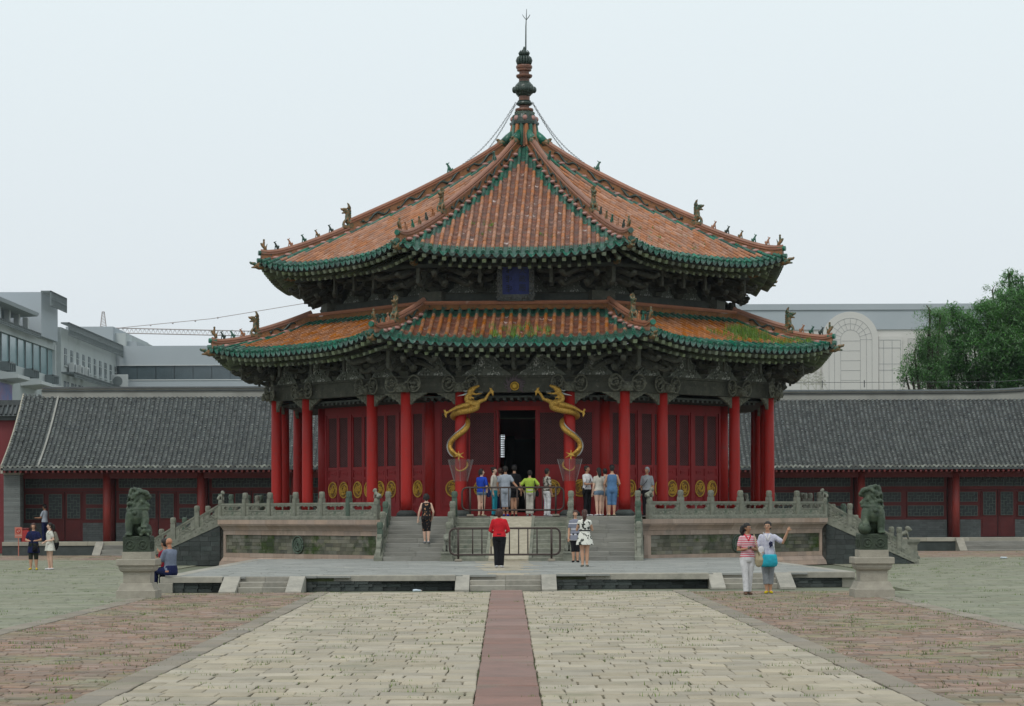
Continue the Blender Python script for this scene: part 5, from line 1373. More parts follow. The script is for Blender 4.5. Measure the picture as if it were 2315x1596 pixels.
q=MB(); q.box(XS-14,XS,151.5,157,14.05,17.05); q.build('stair_tower',M_cgrey,b1)
trellis(b1,151.6,156.9,XS-.02,16.1,17.15,16,.7)
q=MB(); q.add([(XS-9,118,15.2),(XS+.2,118,15.2),(XS+.2,149.5,15.2),(XS-3,151.4,15.2),(XS-9,151.4,15.2),(XS-9,118,15.42),(XS+.3,118,15.42),(XS+.3,149.5,15.42),(XS-3,151.45,15.42),(XS-9,151.45,15.42)],[(4,3,2,1,0),(5,6,7,8,9),(0,1,6,5),(1,2,7,6),(2,3,8,7),(3,4,9,8),(4,0,5,9)]); q.build('roof_canopy',M_cgrey,b1)
q=MB(); q.box(XS-9,XS-2.4,118,151.4,14.05,15.2); q.build('set_back_wall',M_conc,b1)
for i in range(12):
    y=120+2.75*i; q=MB(); q.box(XS-1.0,XS-.65,y,y+.42,14.05,15.2); q.build('canopy_post',M_conw,b1)
for i,y in enumerate((139.5,146.5,153)):
    q=MB(); q.add([(XS-.34,y,10.35),(XS+.9,y+.8,10.5),(XS+.9,y+4.2,10.5),(XS-.34,y+5,10.35),(XS-.34,y,10.95),(XS+.9,y+.8,10.72),(XS+.9,y+4.2,10.72),(XS-.34,y+5,10.95)],[(3,2,1,0),(4,5,6,7),(0,1,5,4),(1,2,6,5),(2,3,7,6)]); q.build('entrance_canopy',M_conw,b1)
    q=MB()
    for j in range(4): q.box(XS-.3,XS+.3,y+1+.6*j,y+1.08+.6*j,11.0,11.55); 
    q.box(XS+.22,XS+.3,y+1,y+2.9,11.45,11.55); q.build('canopy_rail',M_trel,b1)
q=MB(); q.box(XS-.34,XS-.2,131,143.5,9.0,10.2); ps=q.build('poster',mat('blue_poster',(.05,.13,.35),.5,(.35,.10,.12),.8,.9,scale=.9) if False else mat('blue_poster',(.05,.14,.38),.5,(.30,.12,.18),.5,.9)); ps.parent=b1
q=MB(); q.box(XS-.34,XS-.2,149,154,9.0,9.7); q.build('poster',mat('pink_poster',(.40,.13,.15),.5),b1)
b2=empty('modern_building',(0,0,0)); tag(b2,'stained concrete wing with a row of tall windows and air conditioners','building')
q=MB(); q.box(XS-12,XS,158.05,180,0,15.2); q.build('wall',M_conc,b2)
trellis(b2,158.2,180,XS,14.6,15.55,52,.6)
for i in range(10):
    y=159.2+i*2.25
    q=MB(); q.box(XS-.05,XS+.015,y,y+.95,12.55,13.8); w=q.build('window',M_gdark,b2)
    q=MB(); q.box(XS+.015,XS+.05,y+.44,y+.51,12.55,13.8); q.box(XS+.015,XS+.05,y,y+.95,13.3,13.36); q.box(XS+.0,XS+.1,y-.08,y+1.03,12.45,12.55); q.build('window_frame',M_conc,w)
trellis(b2,158.2,180,XS,11.6,12.0,60,1.0,'awning_frame')
for i in range(8):
    y=159+i*2.7; q=MB(); q.box(XS-.05,XS+.02,y,y+1.9,10.2,11.4); w=q.build('window',M_gdark,b2); q=MB(); q.box(XS+.02,XS+.06,y+.9,y+.98,10.2,11.4); q.build('window_frame',M_conw,w)
def aircon(x,y,z,par=None,rz=0,s=1,lab=''):
    o=empty('air_conditioner',(x,y,z),rz); q=MB(); q.cbox(-.45*s,.45*s,-.17,.17,0,.68*s,.02); q.build('casing',M_conw,o)
    q=MB(); q.M=Matrix.Rotation(R(90),4,'X'); q.lathe([(.25*s,.172),(.25*s,.19)],16,(-.08,.34*s,0)); q.build('fan_grille',M_trel,o)
    q=MB(); q.box(-.4*s,-.34*s,-.15,.15,-.12,0); q.box(.34*s,.4*s,-.15,.15,-.12,0); q.build('bracket',M_trel,o); return tag(o,lab,'air conditioner','air conditioners on the concrete wing')
for i,(y,l) in enumerate(((160.6,'air conditioner nearest the glass strip, under the first tall window'),(163.2,'middle air conditioner of three under the tall windows'),(165.6,'third air conditioner from the glass strip, under the tall windows'))): aircon(XS+.35,y,12.05,None,R(90),1.1,l)
aircon(P(270,1158,178).x,178,11.95,None,0,1.6,'large white air conditioner at the corner of the grey blue building')
b3=empty('modern_building',(0,0,0)); tag(b3,'grey blue building with a wide dark ribbon window behind the left hall roof','building')
q=MB(); q.box(XS,-6,180.05,196,0,12.75); q.box(XS,-6,180.05,196,13.9,15.5); q.build('wall',M_cgrey,b3)
q=MB(); q.box(XS,-6,180.25,196,12.75,13.9); q.build('window_backing',M_gdark,b3)
nn=17
for i in range(nn):
    x0=XS+.2+(25.8)*i/nn; x1=XS+.2+25.8*(i+1)/nn; q=MB(); q.box(x0+.03,x1-.03,180.12,180.22,12.78,13.87); q.build('window_pane',M_gdark if rnd.random()<.85 else M_glass,b3)
q=MB(); q.box(XS,-6,180.0,180.05,12.68,12.76); q.box(XS,-6,180.0,180.05,13.88,13.94); q.build('window_trim',M_conw,b3)
b4=empty('modern_building',(0,0,0)); tag(b4,'flat topped grey plant block rising behind the concrete wing','building')
d=205; q=MB(); x0,x1=xl(150,d),xl(257,d); q.box(x0,x1,d,d+20,0,Z(735,d)); q.build('front_block',M_cgrey,b4)
q=MB(); q.box(x1,xl(281,d),d+1,d+20,0,Z(748,d)); q.build('side_block',M_conc,b4)
q=MB(); q.box(x1+.1,xl(302,d),d+2,d+14,Z(778,d),Z(765,d)); q.build('roof_slab',M_cgrey,b4)
q=MB(); q.box(xl(284,d),xl(287,d),d+2,d+3,0,Z(778,d)); q.box(xl(296,d),xl(302,d),d+2,d+10,0,Z(778,d)); q.box(x1+.3,xl(284,d),d+8,d+12,0,Z(778,d)); q.build('slab_support',M_cgrey,b4)
b5=empty('modern_building',(0,0,0)); tag(b5,'broad pale stone building with arched relief behind the right hall','building')
D=180.
x0,x1=xl(1620,D),xl(2700,D)
q=MB(); q.box(x0,x1,D,D+30,0,Z(748,D)); q.build('wall',M_beige,b5)
q=MB(); q.box(x0,x1,D-.1,D+30,Z(748,D)+.003,Z(704,D)); q.build('grey_band',M_cgrey,b5)
q=MB(); q.box(x0,x1,D-.2,D+30,Z(703.5,D),Z(690,D)); q.build('parapet',M_cgrey,b5)
cx,cz=xl(1922.5,D),Z(763,D)-.3; Ro=2.28
q=MB(); 
pts=[(cx+Ro*math.cos(R(a)),cz+Ro*math.sin(R(a))) for a in range(0,181,6)]+[(cx-Ro,0),(cx+Ro,0)]; q.extr([(a,b) for a,b in pts],D-.35,D-.05); arch=q.build('arch_relief',M_beige,b5,fix=True)
q=MB()
for rr in (1.75,1.3,.8):
    pl=[(cx+rr*math.cos(R(a)),D-.36,cz+rr*math.sin(R(a))) for a in range(0,181,6)]; q.tube([(cx+rr,D-.36,8)]+pl+[(cx-rr,D-.36,8)],.014,4)
for a in range(0,181,18): q.tube([(cx+.8*math.cos(R(a)),D-.36,cz+.8*math.sin(R(a))),(cx+1.75*math.cos(R(a)),D-.36,cz+1.75*math.sin(R(a)))],.012,4)
for i in range(5): q.tube([(cx-.8,D-.36,cz-.1-.8*i),(cx+.8,D-.36,cz-.1-.8*i)],.012,4)
q.build('arch_joints',M_line,b5)
q=MB(); q.box(cx+Ro+.05,xl(2040,D),D-.22,D-.02,5,Z(764,D)); q.build('raised_panel',M_beige,b5)
q=MB(); q.box(xl(2053,D),xl(2120,D),D-.03,D-.005,Z(805,D),Z(768,D)); q.build('recess_panel',mat('recess_stone',(.49,.48,.46),.85),b5)
q=MB()
for u in range(1960,2041,19): q.box(xl(u,D)-.02,xl(u,D)+.02,D-.235,D-.22,5,Z(772,D))
for y in (772,790,826,840): q.box(xl(1962,D),xl(2036,D),D-.235,D-.22,Z(y,D)-.02,Z(y,D)+.02)
q.build('panel_joints',M_line,b5)
# metal figures of scaffolding (small pagoda shaped lamps) standing behind the right roof ridge
M_lamp=mat('pale_metal_frame',(.45,.45,.38),.5)
for i,u in enumerate((1812,1829,1846,1857)):
    d=112; o=empty('light_frame',(xl(u,d),d,0)); q=MB(); zt=Z(834+3*(i%2),d)
    for z,w in ((zt-.15,.12),(zt-.32,.18),(zt-.5,.24),(zt-.68,.28)):
        q.tube([(-w,0,z-.1),(0,0,z+.08),(w,0,z-.1),(-w,0,z-.1)],.018,4)
    q.tube([(0,0,7),(0,0,zt)],.025,5); q.tube([(.9,0,7.2),(.05,0,zt-.6)],.012,4); q.build('frame',M_lamp,o)
    tag(o,['leftmost of the pale lattice frames above the right hall roof','second pale lattice frame above the right hall roof','third pale lattice frame above the right hall roof','pale lattice frame above the roof nearest the arched relief'][i],'light frame','lattice frames above the right roof')
# ---------------------------------------------------------------- cranes
M_crane=mat('crane_pink_grey',(.42,.38,.38),.7)
cr_=empty('tower_crane',(0,0,0)); tag(cr_,'long horizontal lattice boom of a tower crane against the sky','crane')
d=235
q=MB(); a=Vector((xl(250,d),d,Z(738,d))); b=Vector((xl(700,d),d,Z(750,d))); hb=.52
q.tube([a,b],.055,4); a2=a-Vector((0,0,hb)); b2=b-Vector((0,0,hb)); q.tube([a2,b2],.055,4); n=46
for i in range(n):
    p=a.lerp(b,i/n); r1=a2.lerp(b2,(i+.5)/n); p2=a.lerp(b,(i+1)/n); q.tube([p,r1,p2],.03,4)
q.build('boom',M_crane,cr_)
q=MB(); q.tube([Vector((xl(262,d),d,Z(739,d))),Vector((xl(480,d),d,Z(718,d))),Vector((xl(740,d),d,Z(676,d)))],.035,4)
for u,y in ((342,732.5),(392,728),(443,723),(494,716)): q.ball((xl(u,d),d,Z(y,d)),.10,6,4)
q.build('tie_cable',M_crane,cr_)
q=MB(); d=245; x=xl(235,d)
for s in (-1,1): q.tube([(x+s*.32,d,10),(x+s*.32,d,Z(735,d)),(x+s*.12,d,Z(702,d))],.05,4)
for i in range(9): 
    z0=Z(735,d)+i*.17; q.tube([(x-.3+i*.02,d,z0),(x+.3-i*.02,d,z0+.17)],.03,4)
q.box(x-.12,x+.12,d-.1,d+.1,Z(703,d),Z(701,d)); q.build('mast_top',M_crane,cr_)
# ---------------------------------------------------------------- trees behind the right hall
M_leaf=mat('willow_leaf',(.14,.29,.10),.7,(.09,.205,.08),.6,.9,rand=.45); M_leaf2=mat('light_leaf',(.15,.29,.11),.7,(.10,.22,.085),.6,.9,rand=.45)
for m_ in (M_leaf,M_leaf2):
    n_,l_=m_.node_tree.nodes,m_.node_tree.links; b_=n_['Principled BSDF']; tr_=n_.new('ShaderNodeBsdfTranslucent'); src=b_.inputs['Base Color'].links[0].from_socket; l_.new(src,tr_.inputs[0])
    mx_=n_.new('ShaderNodeMixShader'); mx_.inputs[0].default_value=.45; l_.new(b_.outputs[0],mx_.inputs[1]); l_.new(tr_.outputs[0],mx_.inputs[2]); l_.new(mx_.outputs[0],n_['Material Output'].inputs[0])
M_bark=mat('bark',(.09,.08,.06),.95,(.05,.045,.035),3,.9)
def tree(label, x,y,h,blobs,m,nleaf,seed,ls=.11,droop=.35,par_grp='trees behind the right side hall'):
    rr=random.Random(seed); root=empty('tree',(x,y,0)); tag(root,label,'tree',par_grp)
    q=MB(); q.tube([(0,0,-.1),(.1,0,h*.25),(0,.1,h*.5),(.15,0,h*.72)],[.32,.25,.17,.08],8)
    for (bx,by,bz,br) in blobs:
        q.tube([(0,0,h*.28+min(bz,h)*.2),(bx*.5,by*.5,(h*.3+bz)*.55),(bx,by,bz),(bx+rr.uniform(-.5,.5)*br,by,bz+br*.8)],[.12,.08,.045,.015],6)
    q.build('trunk',M_bark,root)
    q=MB()
    tot=sum(b[3]**2.2 for b in blobs)
    for (bx,by,bz,br) in blobs:
        k=int(nleaf*br**2.2/tot/26)
        for i in range(k):
            a=rr.uniform(0,6.28); v=rr.uniform(-1,1); rad=br*rr.uniform(.55,1.05)**.6
            cxx=bx+rad*math.cos(a)*math.sqrt(1-v*v); cyy=by+rad*math.sin(a)*math.sqrt(1-v*v); czz=bz+rad*v*.9
            dx,dz=rr.gauss(0,.3),-droop*rr.uniform(.3,1.2)
            for j in range(26):
                t=rr.random(); px=cxx+dx*t*.6+rr.gauss(0,.13); py=cyy+rr.gauss(0,.16); pz=czz+dz*t+rr.gauss(0,.12)
                l=ls*rr.uniform(.6,1.3); th=rr.uniform(0,6.28); tilt=rr.uniform(-1,.4); u1=Vector((math.cos(th)*math.cos(tilt),math.sin(th)*math.cos(tilt),math.sin(tilt)))*l; w1=Vector((-math.sin(th),math.cos(th),rr.uniform(-.5,.5)))*l*.22
                p=Vector((px,py,pz)); q.add([p-u1,p+w1,p+u1,p-w1],[(0,1,2,3)])
    q.build('crown',m,root)
d=114; s_=d/F
def bl3(u,y,r,off=0): return ((u-2230)*s_,off,Z(y,d),r*s_)
tree('large dense green willow tree above the right hall roof',xl(2230,d),d,12,[bl3(2170,745,48),bl3(2240,730,55,.6),bl3(2290,705,60,1),bl3(2130,800,50),bl3(2200,800,60,-.5),bl3(2270,800,60,-.5),bl3(2320,770,70),bl3(2110,850,45),bl3(2180,860,50,.4),bl3(2260,860,60),bl3(2330,860,60),bl3(2355,700,60),bl3(2150,715,26)],M_leaf,80000,3,.12)
d=110
tree('thin light green tree whose loose branches reach towards the arched relief',xl(2100,d),d,9.5,[((2100-2100)*d/F,0,Z(755,d),.55),(.2,0,Z(790,d),.75),(-.7,0,Z(800,d),.45),(-.9,0,Z(835,d),.5),(.1,0,Z(835,d),.7),(.6,0,Z(720,d),.5),(.1,.1,Z(705,d),.35),(-1.1,0,Z(858,d),.3)],M_leaf2,9000,5,.10)
d=125
tree('tall poplar with a ragged top rising above the willow',xl(2285,d),d,15,[(0,0,Z(640,d),.62),(.1,0,Z(665,d),.75),(-.55,0,Z(680,d),.4),(-1.0,0,Z(660,d),.35),(-1.2,0,Z(690,d),.35),(.7,0,Z(650,d),.7),(.9,0,Z(690,d),1.1),(-.05,0,Z(622,d),.3),(0,0,Z(720,d),1.2)],M_leaf,7500,9,.13,.1)
# ---------------------------------------------------------------- gilded dragons on the door columns
def dragon(sgn, label):
    t=-.25*sgn if False else (-.25 if sgn>0 else .25)
    p=side(0)@Vector((t*CS,-CA,0))
    Mh=Matrix.Translation(HC)@Matrix.Rotation(R(-2.6),4,'Z'); wp=Mh@p
    root=empty('gilded_dragon',(wp.x,wp.y,FZ),R(-2.6)); tag(root,label,'dragon statue','gilded dragons coiled on the door columns')
    def L(X,Y,dep): return (sgn*(X-345)*.002376, -dep, 6.73-Y*.002376-FZ)
    # body path around the column: dep>0 in front
    body=[(520,395,.36),(455,430,.36),(440,490,.36),(500,530,.38),(570,550,.36),(570,600,.34),(480,635,.33),(380,650,.31),(280,672,.22),(238,715,.0),(300,735,-.28),(400,745,-.27),(448,790,.05),(440,860,.24),(385,930,.31),(300,990,.29),(225,1060,.22),(200,1130,.18),(215,1200,.2),(262,1262,.16),(320,1290,-.22),(400,1330,-.2),(440,1390,.06),(420,1440,.22),(350,1478,.27),(290,1455,.26),(272,1400,.24)]
    rad=[.085,.085,.095,.12,.135,.13,.12,.125,.12,.115,.115,.11,.10,.105,.11,.105,.10,.095,.09,.08,.06,.055,.045,.04,.035,.025,.012]
    pts=[L(*b) for b in body]; sp_=spline([(*p_,r_) for p_,r_ in zip(pts,rad)],5)
    q=MB(); q.tube([s[:3] for s in sp_],[max(.012,s[3]*.88) for s in sp_],10)
    # head
    q.tube([L(465,395,.36),L(510,355,.37),L(555,325,.37)],[.085,.10,.075],8); q.tube([L(550,320,.37),L(600,305,.38),L(618,292,.38)],[.07,.045,.035],7)
    q.tube([L(500,400,.37),L(570,412,.38),L(655,402,.38)],[.06,.038,.02],7); q.ball(L(600,300,.37),.05,7,5); q.ball(L(545,318,.43),.04,7,5)
    for i in range(6): q.tube([L(470+14*i,430+5*i,.37),L(455+17*i,465+3*i,.38)],[.028,.012],5)
    # limbs with claws
    def claw(X,Y,dep,dirs):
        q.ball(L(X,Y,dep),.05,7,5)
        for (a,b) in dirs: q.tube([L(X,Y,dep),L(X+a*.6,Y+b*.6,dep+.03),L(X+a,Y+b,dep)],[.034,.027,.008],5)
    q.tube([L(590,530,.36),L(660,500,.40),L(700,490,.42),L(740,420,.42),L(785,365,.42)],[.085,.07,.06,.05,.04],7); claw(785,365,.42,((-30,-50),(10,-45),(40,60),(30,95),(50,20)))
    q.tube([L(480,560,.42),L(390,575,.44),L(300,600,.42),L(220,640,.40),L(150,680,.40)],[.10,.09,.07,.05,.04],7); claw(150,680,.40,((-35,-65),(-10,-70),(-30,20),(10,75),(-5,60)))
    q.tube([L(200,1150,.24),L(240,1200,.32),L(290,1240,.33),L(330,1262,.33)],[.08,.06,.045,.035],7); claw(330,1262,.33,((-8,-80),(75,-45),(85,45),(-5,95),(-70,20)))
    o=remesh(q,'dragon_body',M_gold,.021,root,1)
    # silver spines, whiskers, teeth
    M_sil=SIL
    q=MB()
    for s in sp_[60:104:1]: 
        x,y,z,r_=s
    for (a,b) in ((60,84),(76,100)):
        for i in range(a,b):
            x,y,z,r_=sp_[i]; nx,ny,nz,_=sp_[i+1]; d=Vector((nx-x,ny-y,nz-z)).normalized(); nrm=Vector((-d.z,0,d.x))*(1 if i<84 else 1)
            if (i>=84): nrm=nrm
            if i<84 and nrm.z<0: nrm=-nrm
            if i>=76 and nrm.x*sgn>0: nrm=-nrm
            c=Vector((x,y,z))+nrm*(r_-.005)-Vector((0,.03,0)); q.ball(c,.026,6,4)
    q.tube([L(450,400,.36),L(400,420,.38),L(350,430,.38),L(310,440,.36)],[.03,.028,.02,.008],6); q.tube([L(470,360,.33),L(420,370,.32),L(370,355,.30),L(340,375,.28)],[.03,.028,.02,.01],6)
    for i in range(4): q.tube([L(610+15*i,395,.38),L(612+15*i,375,.38)],[.012,.004],4)
    q.build('silver_fins',M_sil,root,True)
    q=MB(); q.tube([L(560,360,.38),L(610,372,.4),L(650,362,.4)],[.02,.018,.006],5); q.build('tongue',M_dkgl,root)
    return wp
SIL=mat('silver_paint',(.55,.56,.55),.45,(.35,.36,.36),20,.8,metal=.3)
M_acr=bpy.data.materials.new('clear_plastic'); M_acr.use_nodes=True
nn_=M_acr.node_tree.nodes; ll_=M_acr.node_tree.links; nn_.clear(); o_=nn_.new('ShaderNodeOutputMaterial'); t_=nn_.new('ShaderNodeBsdfTransparent'); t_.inputs[0].default_value=(.93,.94,.93,1)
g_=nn_.new('ShaderNodeBsdfGlossy'); g_.inputs['Roughness'].default_value=.25; g_.inputs[0].default_value=(.8,.82,.82,1); d_=nn_.new('ShaderNodeBsdfDiffuse'); d_.inputs[0].default_value=(.5,.5,.5,1)
m1_=nn_.new('ShaderNodeMixShader'); m1_.inputs[0].default_value=.5; ll_.new(g_.outputs[0],m1_.inputs[1]); ll_.new(d_.outputs[0],m1_.inputs[2]); m2_=nn_.new('ShaderNodeMixShader'); m2_.inputs[0].default_value=.16; ll_.new(t_.outputs[0],m2_.inputs[1]); ll_.new(m1_.outputs[0],m2_.inputs[2]); ll_.new(m2_.outputs[0],o_.inputs[0])
for sgn,lb in ((1,'gilded dragon coiled around the column left of the open door, head turned right'),(-1,'gilded dragon coiled around the column right of the open door, head turned left')):
    wp=dragon(sgn,lb)
    o=empty('clear_guard',(wp.x,wp.y,FZ),R(-2.6)); tag(o,'flared clear plastic guard around the '+('left' if sgn>0 else 'right')+' dragon column, below the claws','guard','clear guards on the dragon columns')
    z0,z1=6.73-1600*.002376-FZ,6.73-1315*.002376-FZ
    q=MB(); q.loft([[(r_*math.cos(R(60*i+30)),r_*math.sin(R(60*i+30)),z) for i in range(6)] for r_,z in ((.25,z0-.05),(.47,z1))],False); q.build('plastic_sheet',M_acr,o)
    q=MB()
    for i in range(6):
        a=R(60*i+30); q.tube([(.25*math.cos(a),.25*math.sin(a),z0-.05),(.47*math.cos(a),.47*math.sin(a),z1)],.006,4)
    q.build('guard_seam',mat('clear_edge',(.35,.30,.30),.4),o)
# ---------------------------------------------------------------- guardian lions
M_lion=mat('dark_green_lion_stone',(.050,.078,.046),.55,(.025,.038,.025),4,.9,.6,25,col3=(.12,.15,.095),scale3=3,lo3=.5,hi3=.75)
M_lplinth=mat('dark_mossy_plinth',(.05,.07,.045),.8,(.025,.035,.025),6,.9,.7,30,col3=(.25,.27,.24),scale3=5,lo3=.66,hi3=.74)
M_ped=mat('buff_granite',(.36,.335,.275),.85,(.28,.26,.215),5,.9,.6,50,col3=(.22,.20,.17),scale3=2,lo3=.55,hi3=.8)
def lion(u,y,sgn,label,plabel):
    g=G(u,y,0); s=1.0
    ped=empty('lion_pedestal',g); tag(ped,plabel,'pedestal','stepped pedestals of the green lions')
    def sq(w,z): return [(-w,-w,z),(w,-w,z),(w,w,z),(-w,w,z)]
    parts=[('base_block',[(.49,-.02),(.49,.17),(.46,.19)]),('base_moulding',[(.455,.192),(.42,.26),(.39,.33),(.36,.34)]),('waist_block',[(.335,.342),(.335,.56),(.345,.575)]),
           ('cap_moulding',[(.35,.577),(.40,.60),(.43,.65),(.435,.70),(.44,.715)]),('cap_block',[(.475,.717),(.485,.73),(.485,.845),(.47,.86)]),('upper_slab',[(.36,.862),(.36,1.01),(.35,1.015)])]
    for nm,pr in parts:
        q=MB(); q.loft([sq(w*.87,z) for w,z in pr]); q.build(nm,M_ped,ped)
    li=empty('guardian_lion',(g.x,g.y,1.017)); tag(li,label,'stone lion','green stone guardian lions on pedestals')
    q=MB(); q.cbox(-.295,.295,-.30,.30,0,.345,.02)
    for a in (-.14,.14):
        q.tube([(a+.09*math.cos(t_),-.305,.15+.09*math.sin(t_)) for t_ in [i*math.pi/6 for i in range(13)]],.015,5); q.ball((a,-.305,.15),.04,7,5,sc=(1,.5,1))
        q.tube([(sgn*.30,a+.09*math.cos(t_),.15+.09*math.sin(t_)) for t_ in [i*math.pi/6 for i in range(13)]],.015,5)
    q.box(-.30,.30,-.305,.305,.27,.30)
    q.build('plinth',M_lplinth,li)
    # body, sitting upright; sgn=+1 head turned to +x
    Zb=.345; q=MB()
    def X(x,y,z): return (sgn*x,y,z+Zb)
    def tb(pp,rr,seg=10): q.tube([X(*p_) for p_ in pp],rr,seg,roundcap=True)
    tb([(0,.10,.18),(0,.03,.34),(0,-.05,.52),(.02,-.04,.66)],[.22,.235,.235,.20])            # trunk
    tb([(0,-.12,.40),(0,-.13,.50)],[.20,.19])
    tb([(-.15,-.14,.46),(-.185,-.17,.28),(-.185,-.19,.10),(-.185,-.21,.05)],[.13,.105,.085,.08])   # straight leg
    for i in range(4): tb([(-.24+.037*i,-.22,.04),(-.245+.04*i,-.31,.03)],[.034,.03],6)
    tb([(.14,-.14,.46),(.19,-.2,.32),(.18,-.26,.25)],[.125,.10,.075])                              # raised leg
    for i in range(4): tb([(.13+.035*i,-.28,.25),(.13+.037*i,-.34,.19)],[.034,.028],6)
    for s_ in (-1,1):
        tb([(s_*.17,.12,.10),(s_*.19,-.02,.16),(s_*.2,-.08,.07)],[.13,.12,.08]); tb([(s_*.2,-.05,.04),(s_*.2,-.16,.035)],[.055,.05],8)
    # head in profile
    hz=.84
    tb([(-.03,0,hz-.12),(-.02,-.01,hz),(.0,-.01,hz+.06)],[.17,.18,.155])
    tb([(.10,-.01,hz+.03),(.19,-.01,hz+.02),(.25,-.01,hz+.01)],[.12,.085,.06]); tb([(.14,-.01,hz-.13),(.21,-.01,hz-.17),(.24,-.01,hz-.18)],[.08,.06,.045])
    tb([(.22,-.06,hz+.06),(.22,.05,hz+.06)],[.05,.05],8); tb([(.12,-.10,hz+.115),(.19,-.09,hz+.10)],[.06,.05],8); tb([(.12,.10,hz+.115),(.19,.09,hz+.10)],[.06,.05],8)
    q.ball(X(.20,-.105,hz+.065),.032,7,5); q.ball(X(.10,-.16,hz-.10),.07,7,5)
    tb([(.03,-.17,hz+.11),(-.03,-.21,hz+.06),(-.05,-.21,hz-.02)],[.045,.05,.03],7)
    # mane curls
    rr=random.Random(4)
    for i in range(95):
        t_=rr.random(); zz=hz+.19-.50*t_; rad=.135+.085*math.sin(min(1,t_*1.25)*1.5); a=R(rr.uniform(75,285)); xx=-.03+rad*math.cos(a)
        if xx>.05: continue
        q.ball(X(xx,rad*math.sin(a),zz),rr.uniform(.035,.05),7,5)
    # strap and collar
    tb([(.17,-.10,hz-.13),(.12,-.17,hz-.10),(.02,-.23,hz-.21),(-.1,-.24,hz-.27),(-.22,-.18,hz-.31)],[.03,.035,.034,.03,.025],7)
    q.tube([X(.235*math.cos(t_),-.02+.235*math.sin(t_)*1.02,.575+.02*math.cos(t_)) for t_ in [i*math.pi/10 for i in range(21)]],.03,7)
    q.v=[(x_*.93,y_,z_) for x_,y_,z_ in q.v]; o=remesh(q,'lion_body',M_lion,.013,li,0)
    q=MB(); q.ball(X(-.035,-.285,.50),.062,12,8); q.build('bell',M_lion,li,True)
    if sgn>0:
        q=MB(); q.tube([X(.10,-.28,.08),X(.18,-.30,.12),X(.26,-.28,.10)],[.07,.075,.06],8,roundcap=True); q.ball(X(.08,-.30,.14),.065,8,6); q.tube([X(.14,-.3,.05),X(.10,-.34,.02)],.03,6,roundcap=True); q.tube([X(.24,-.3,.05),X(.27,-.34,.02)],.03,6,roundcap=True)
        remesh(q,'lion_cub',M_lion,.014,li,1)
    else:
        q=MB(); q.ball(X(.18,-.27,.11),.125,16,10); q.build('carved_ball',M_lion,li,True)
    return g
lion(314,1352,1,'green stone lion with a cub under its paw, on the left pedestal','stepped buff stone pedestal under the lion with the cub')
lion(1971,1349,-1,'green stone lion with a ball under its paw, on the right pedestal','stepped buff stone pedestal with white drips under the lion with the ball')
# small pale stone lion on a block beyond the right lion, and another behind it
def little(u,y,s,rz,label,block=True):
    g=G(u,y,0); d=g.y
    if block:
        b=empty('stone_block',g); tag(b,'moulded pale green stone block carrying a small lion beside the right stairs','pedestal')
        def sq(w,z): return [(-w*1.1,-w*.6,z),(w*1.1,-w*.6,z),(w*1.1,w*.6,z),(-w*1.1,w*.6,z)]
        q=MB(); q.loft([sq(w,z) for w,z in ((.5,-.02),(.5,.1),(.45,.14),(.45,.24),(.42,.3),(.42,.55),(.45,.6),(.50,.66),(.50,.76))]); q.build('block',M_grst,b)
    o=empty('small_lion',(g.x,g.y,.76 if block else .35),rz); tag(o,label,'stone lion','small pale lions by the right stairs'); l=obj('lion_figure',LS.data,o); l.scale=(s,)*3
little(2044,1264,1.75,0,'small pale stone lion crouching on a moulded block beyond the green lion')
little(2020,1261,1.75,R(160),'small pale stone lion partly hidden behind the crouching one',False)

# ---------------------------------------------------------------- crowd barriers
M_bar=mat('brown_painted_steel',(.05,.032,.026),.5,(.035,.022,.02),6,.7)
def barrier(ul,ur,yt,d,z0,h,label):
    a,b=P(ul,yt,d),P(ur,yt,d); w=b.x-a.x; o=empty('crowd_barrier',((a.x+b.x)/2,d,z0)); tag(o,label,'barrier','brown steel crowd barriers on the hall stairs')
    hw_=w/2; r_=.030; lo_=.20; c=.17
    q=MB(); pts=[]
    for cx_,cz_,a0 in ((hw_-c,h-c,0),(-hw_+c,h-c,90),(-hw_+c,lo_+c,180),(hw_-c,lo_+c,270)):
        for i in range(7): t=R(a0+15*i); pts.append((cx_+c*math.cos(t),0,cz_+c*math.sin(t)))
    pts.append(pts[0]); q.tube(pts,r_,8,cap=False); q.build('rail_frame',M_bar,o,True)
    n=10
    for i in range(n):
        x=-hw_+.42+(w-.84)*i/(n-1)
        if 0<i<n-1: q=MB(); q.tube([(x,0,lo_),(x,0,h)],.019,6); q.build('bar',M_bar,o,True)
    for x in (-hw_+.26,hw_-.26):
        q=MB(); q.tube([(x,0,.05),(x,0,h)],.032,8); q.build('post',M_bar,o,True)
        q=MB(); q.cbox(x-.11,x+.11,-.16,.16,0,.07,.015); q.build('foot_weight',M_kerb,o)
barrier(1044.5,1274.5,1103,71.45,FZ+.001,.93,'brown steel crowd barrier at the top of the centre ramp in front of the door')
barrier(1016.5,1266,1192,67.3,TZ+.012,1.0,'brown steel crowd barrier on the terrace at the foot of the centre ramp')
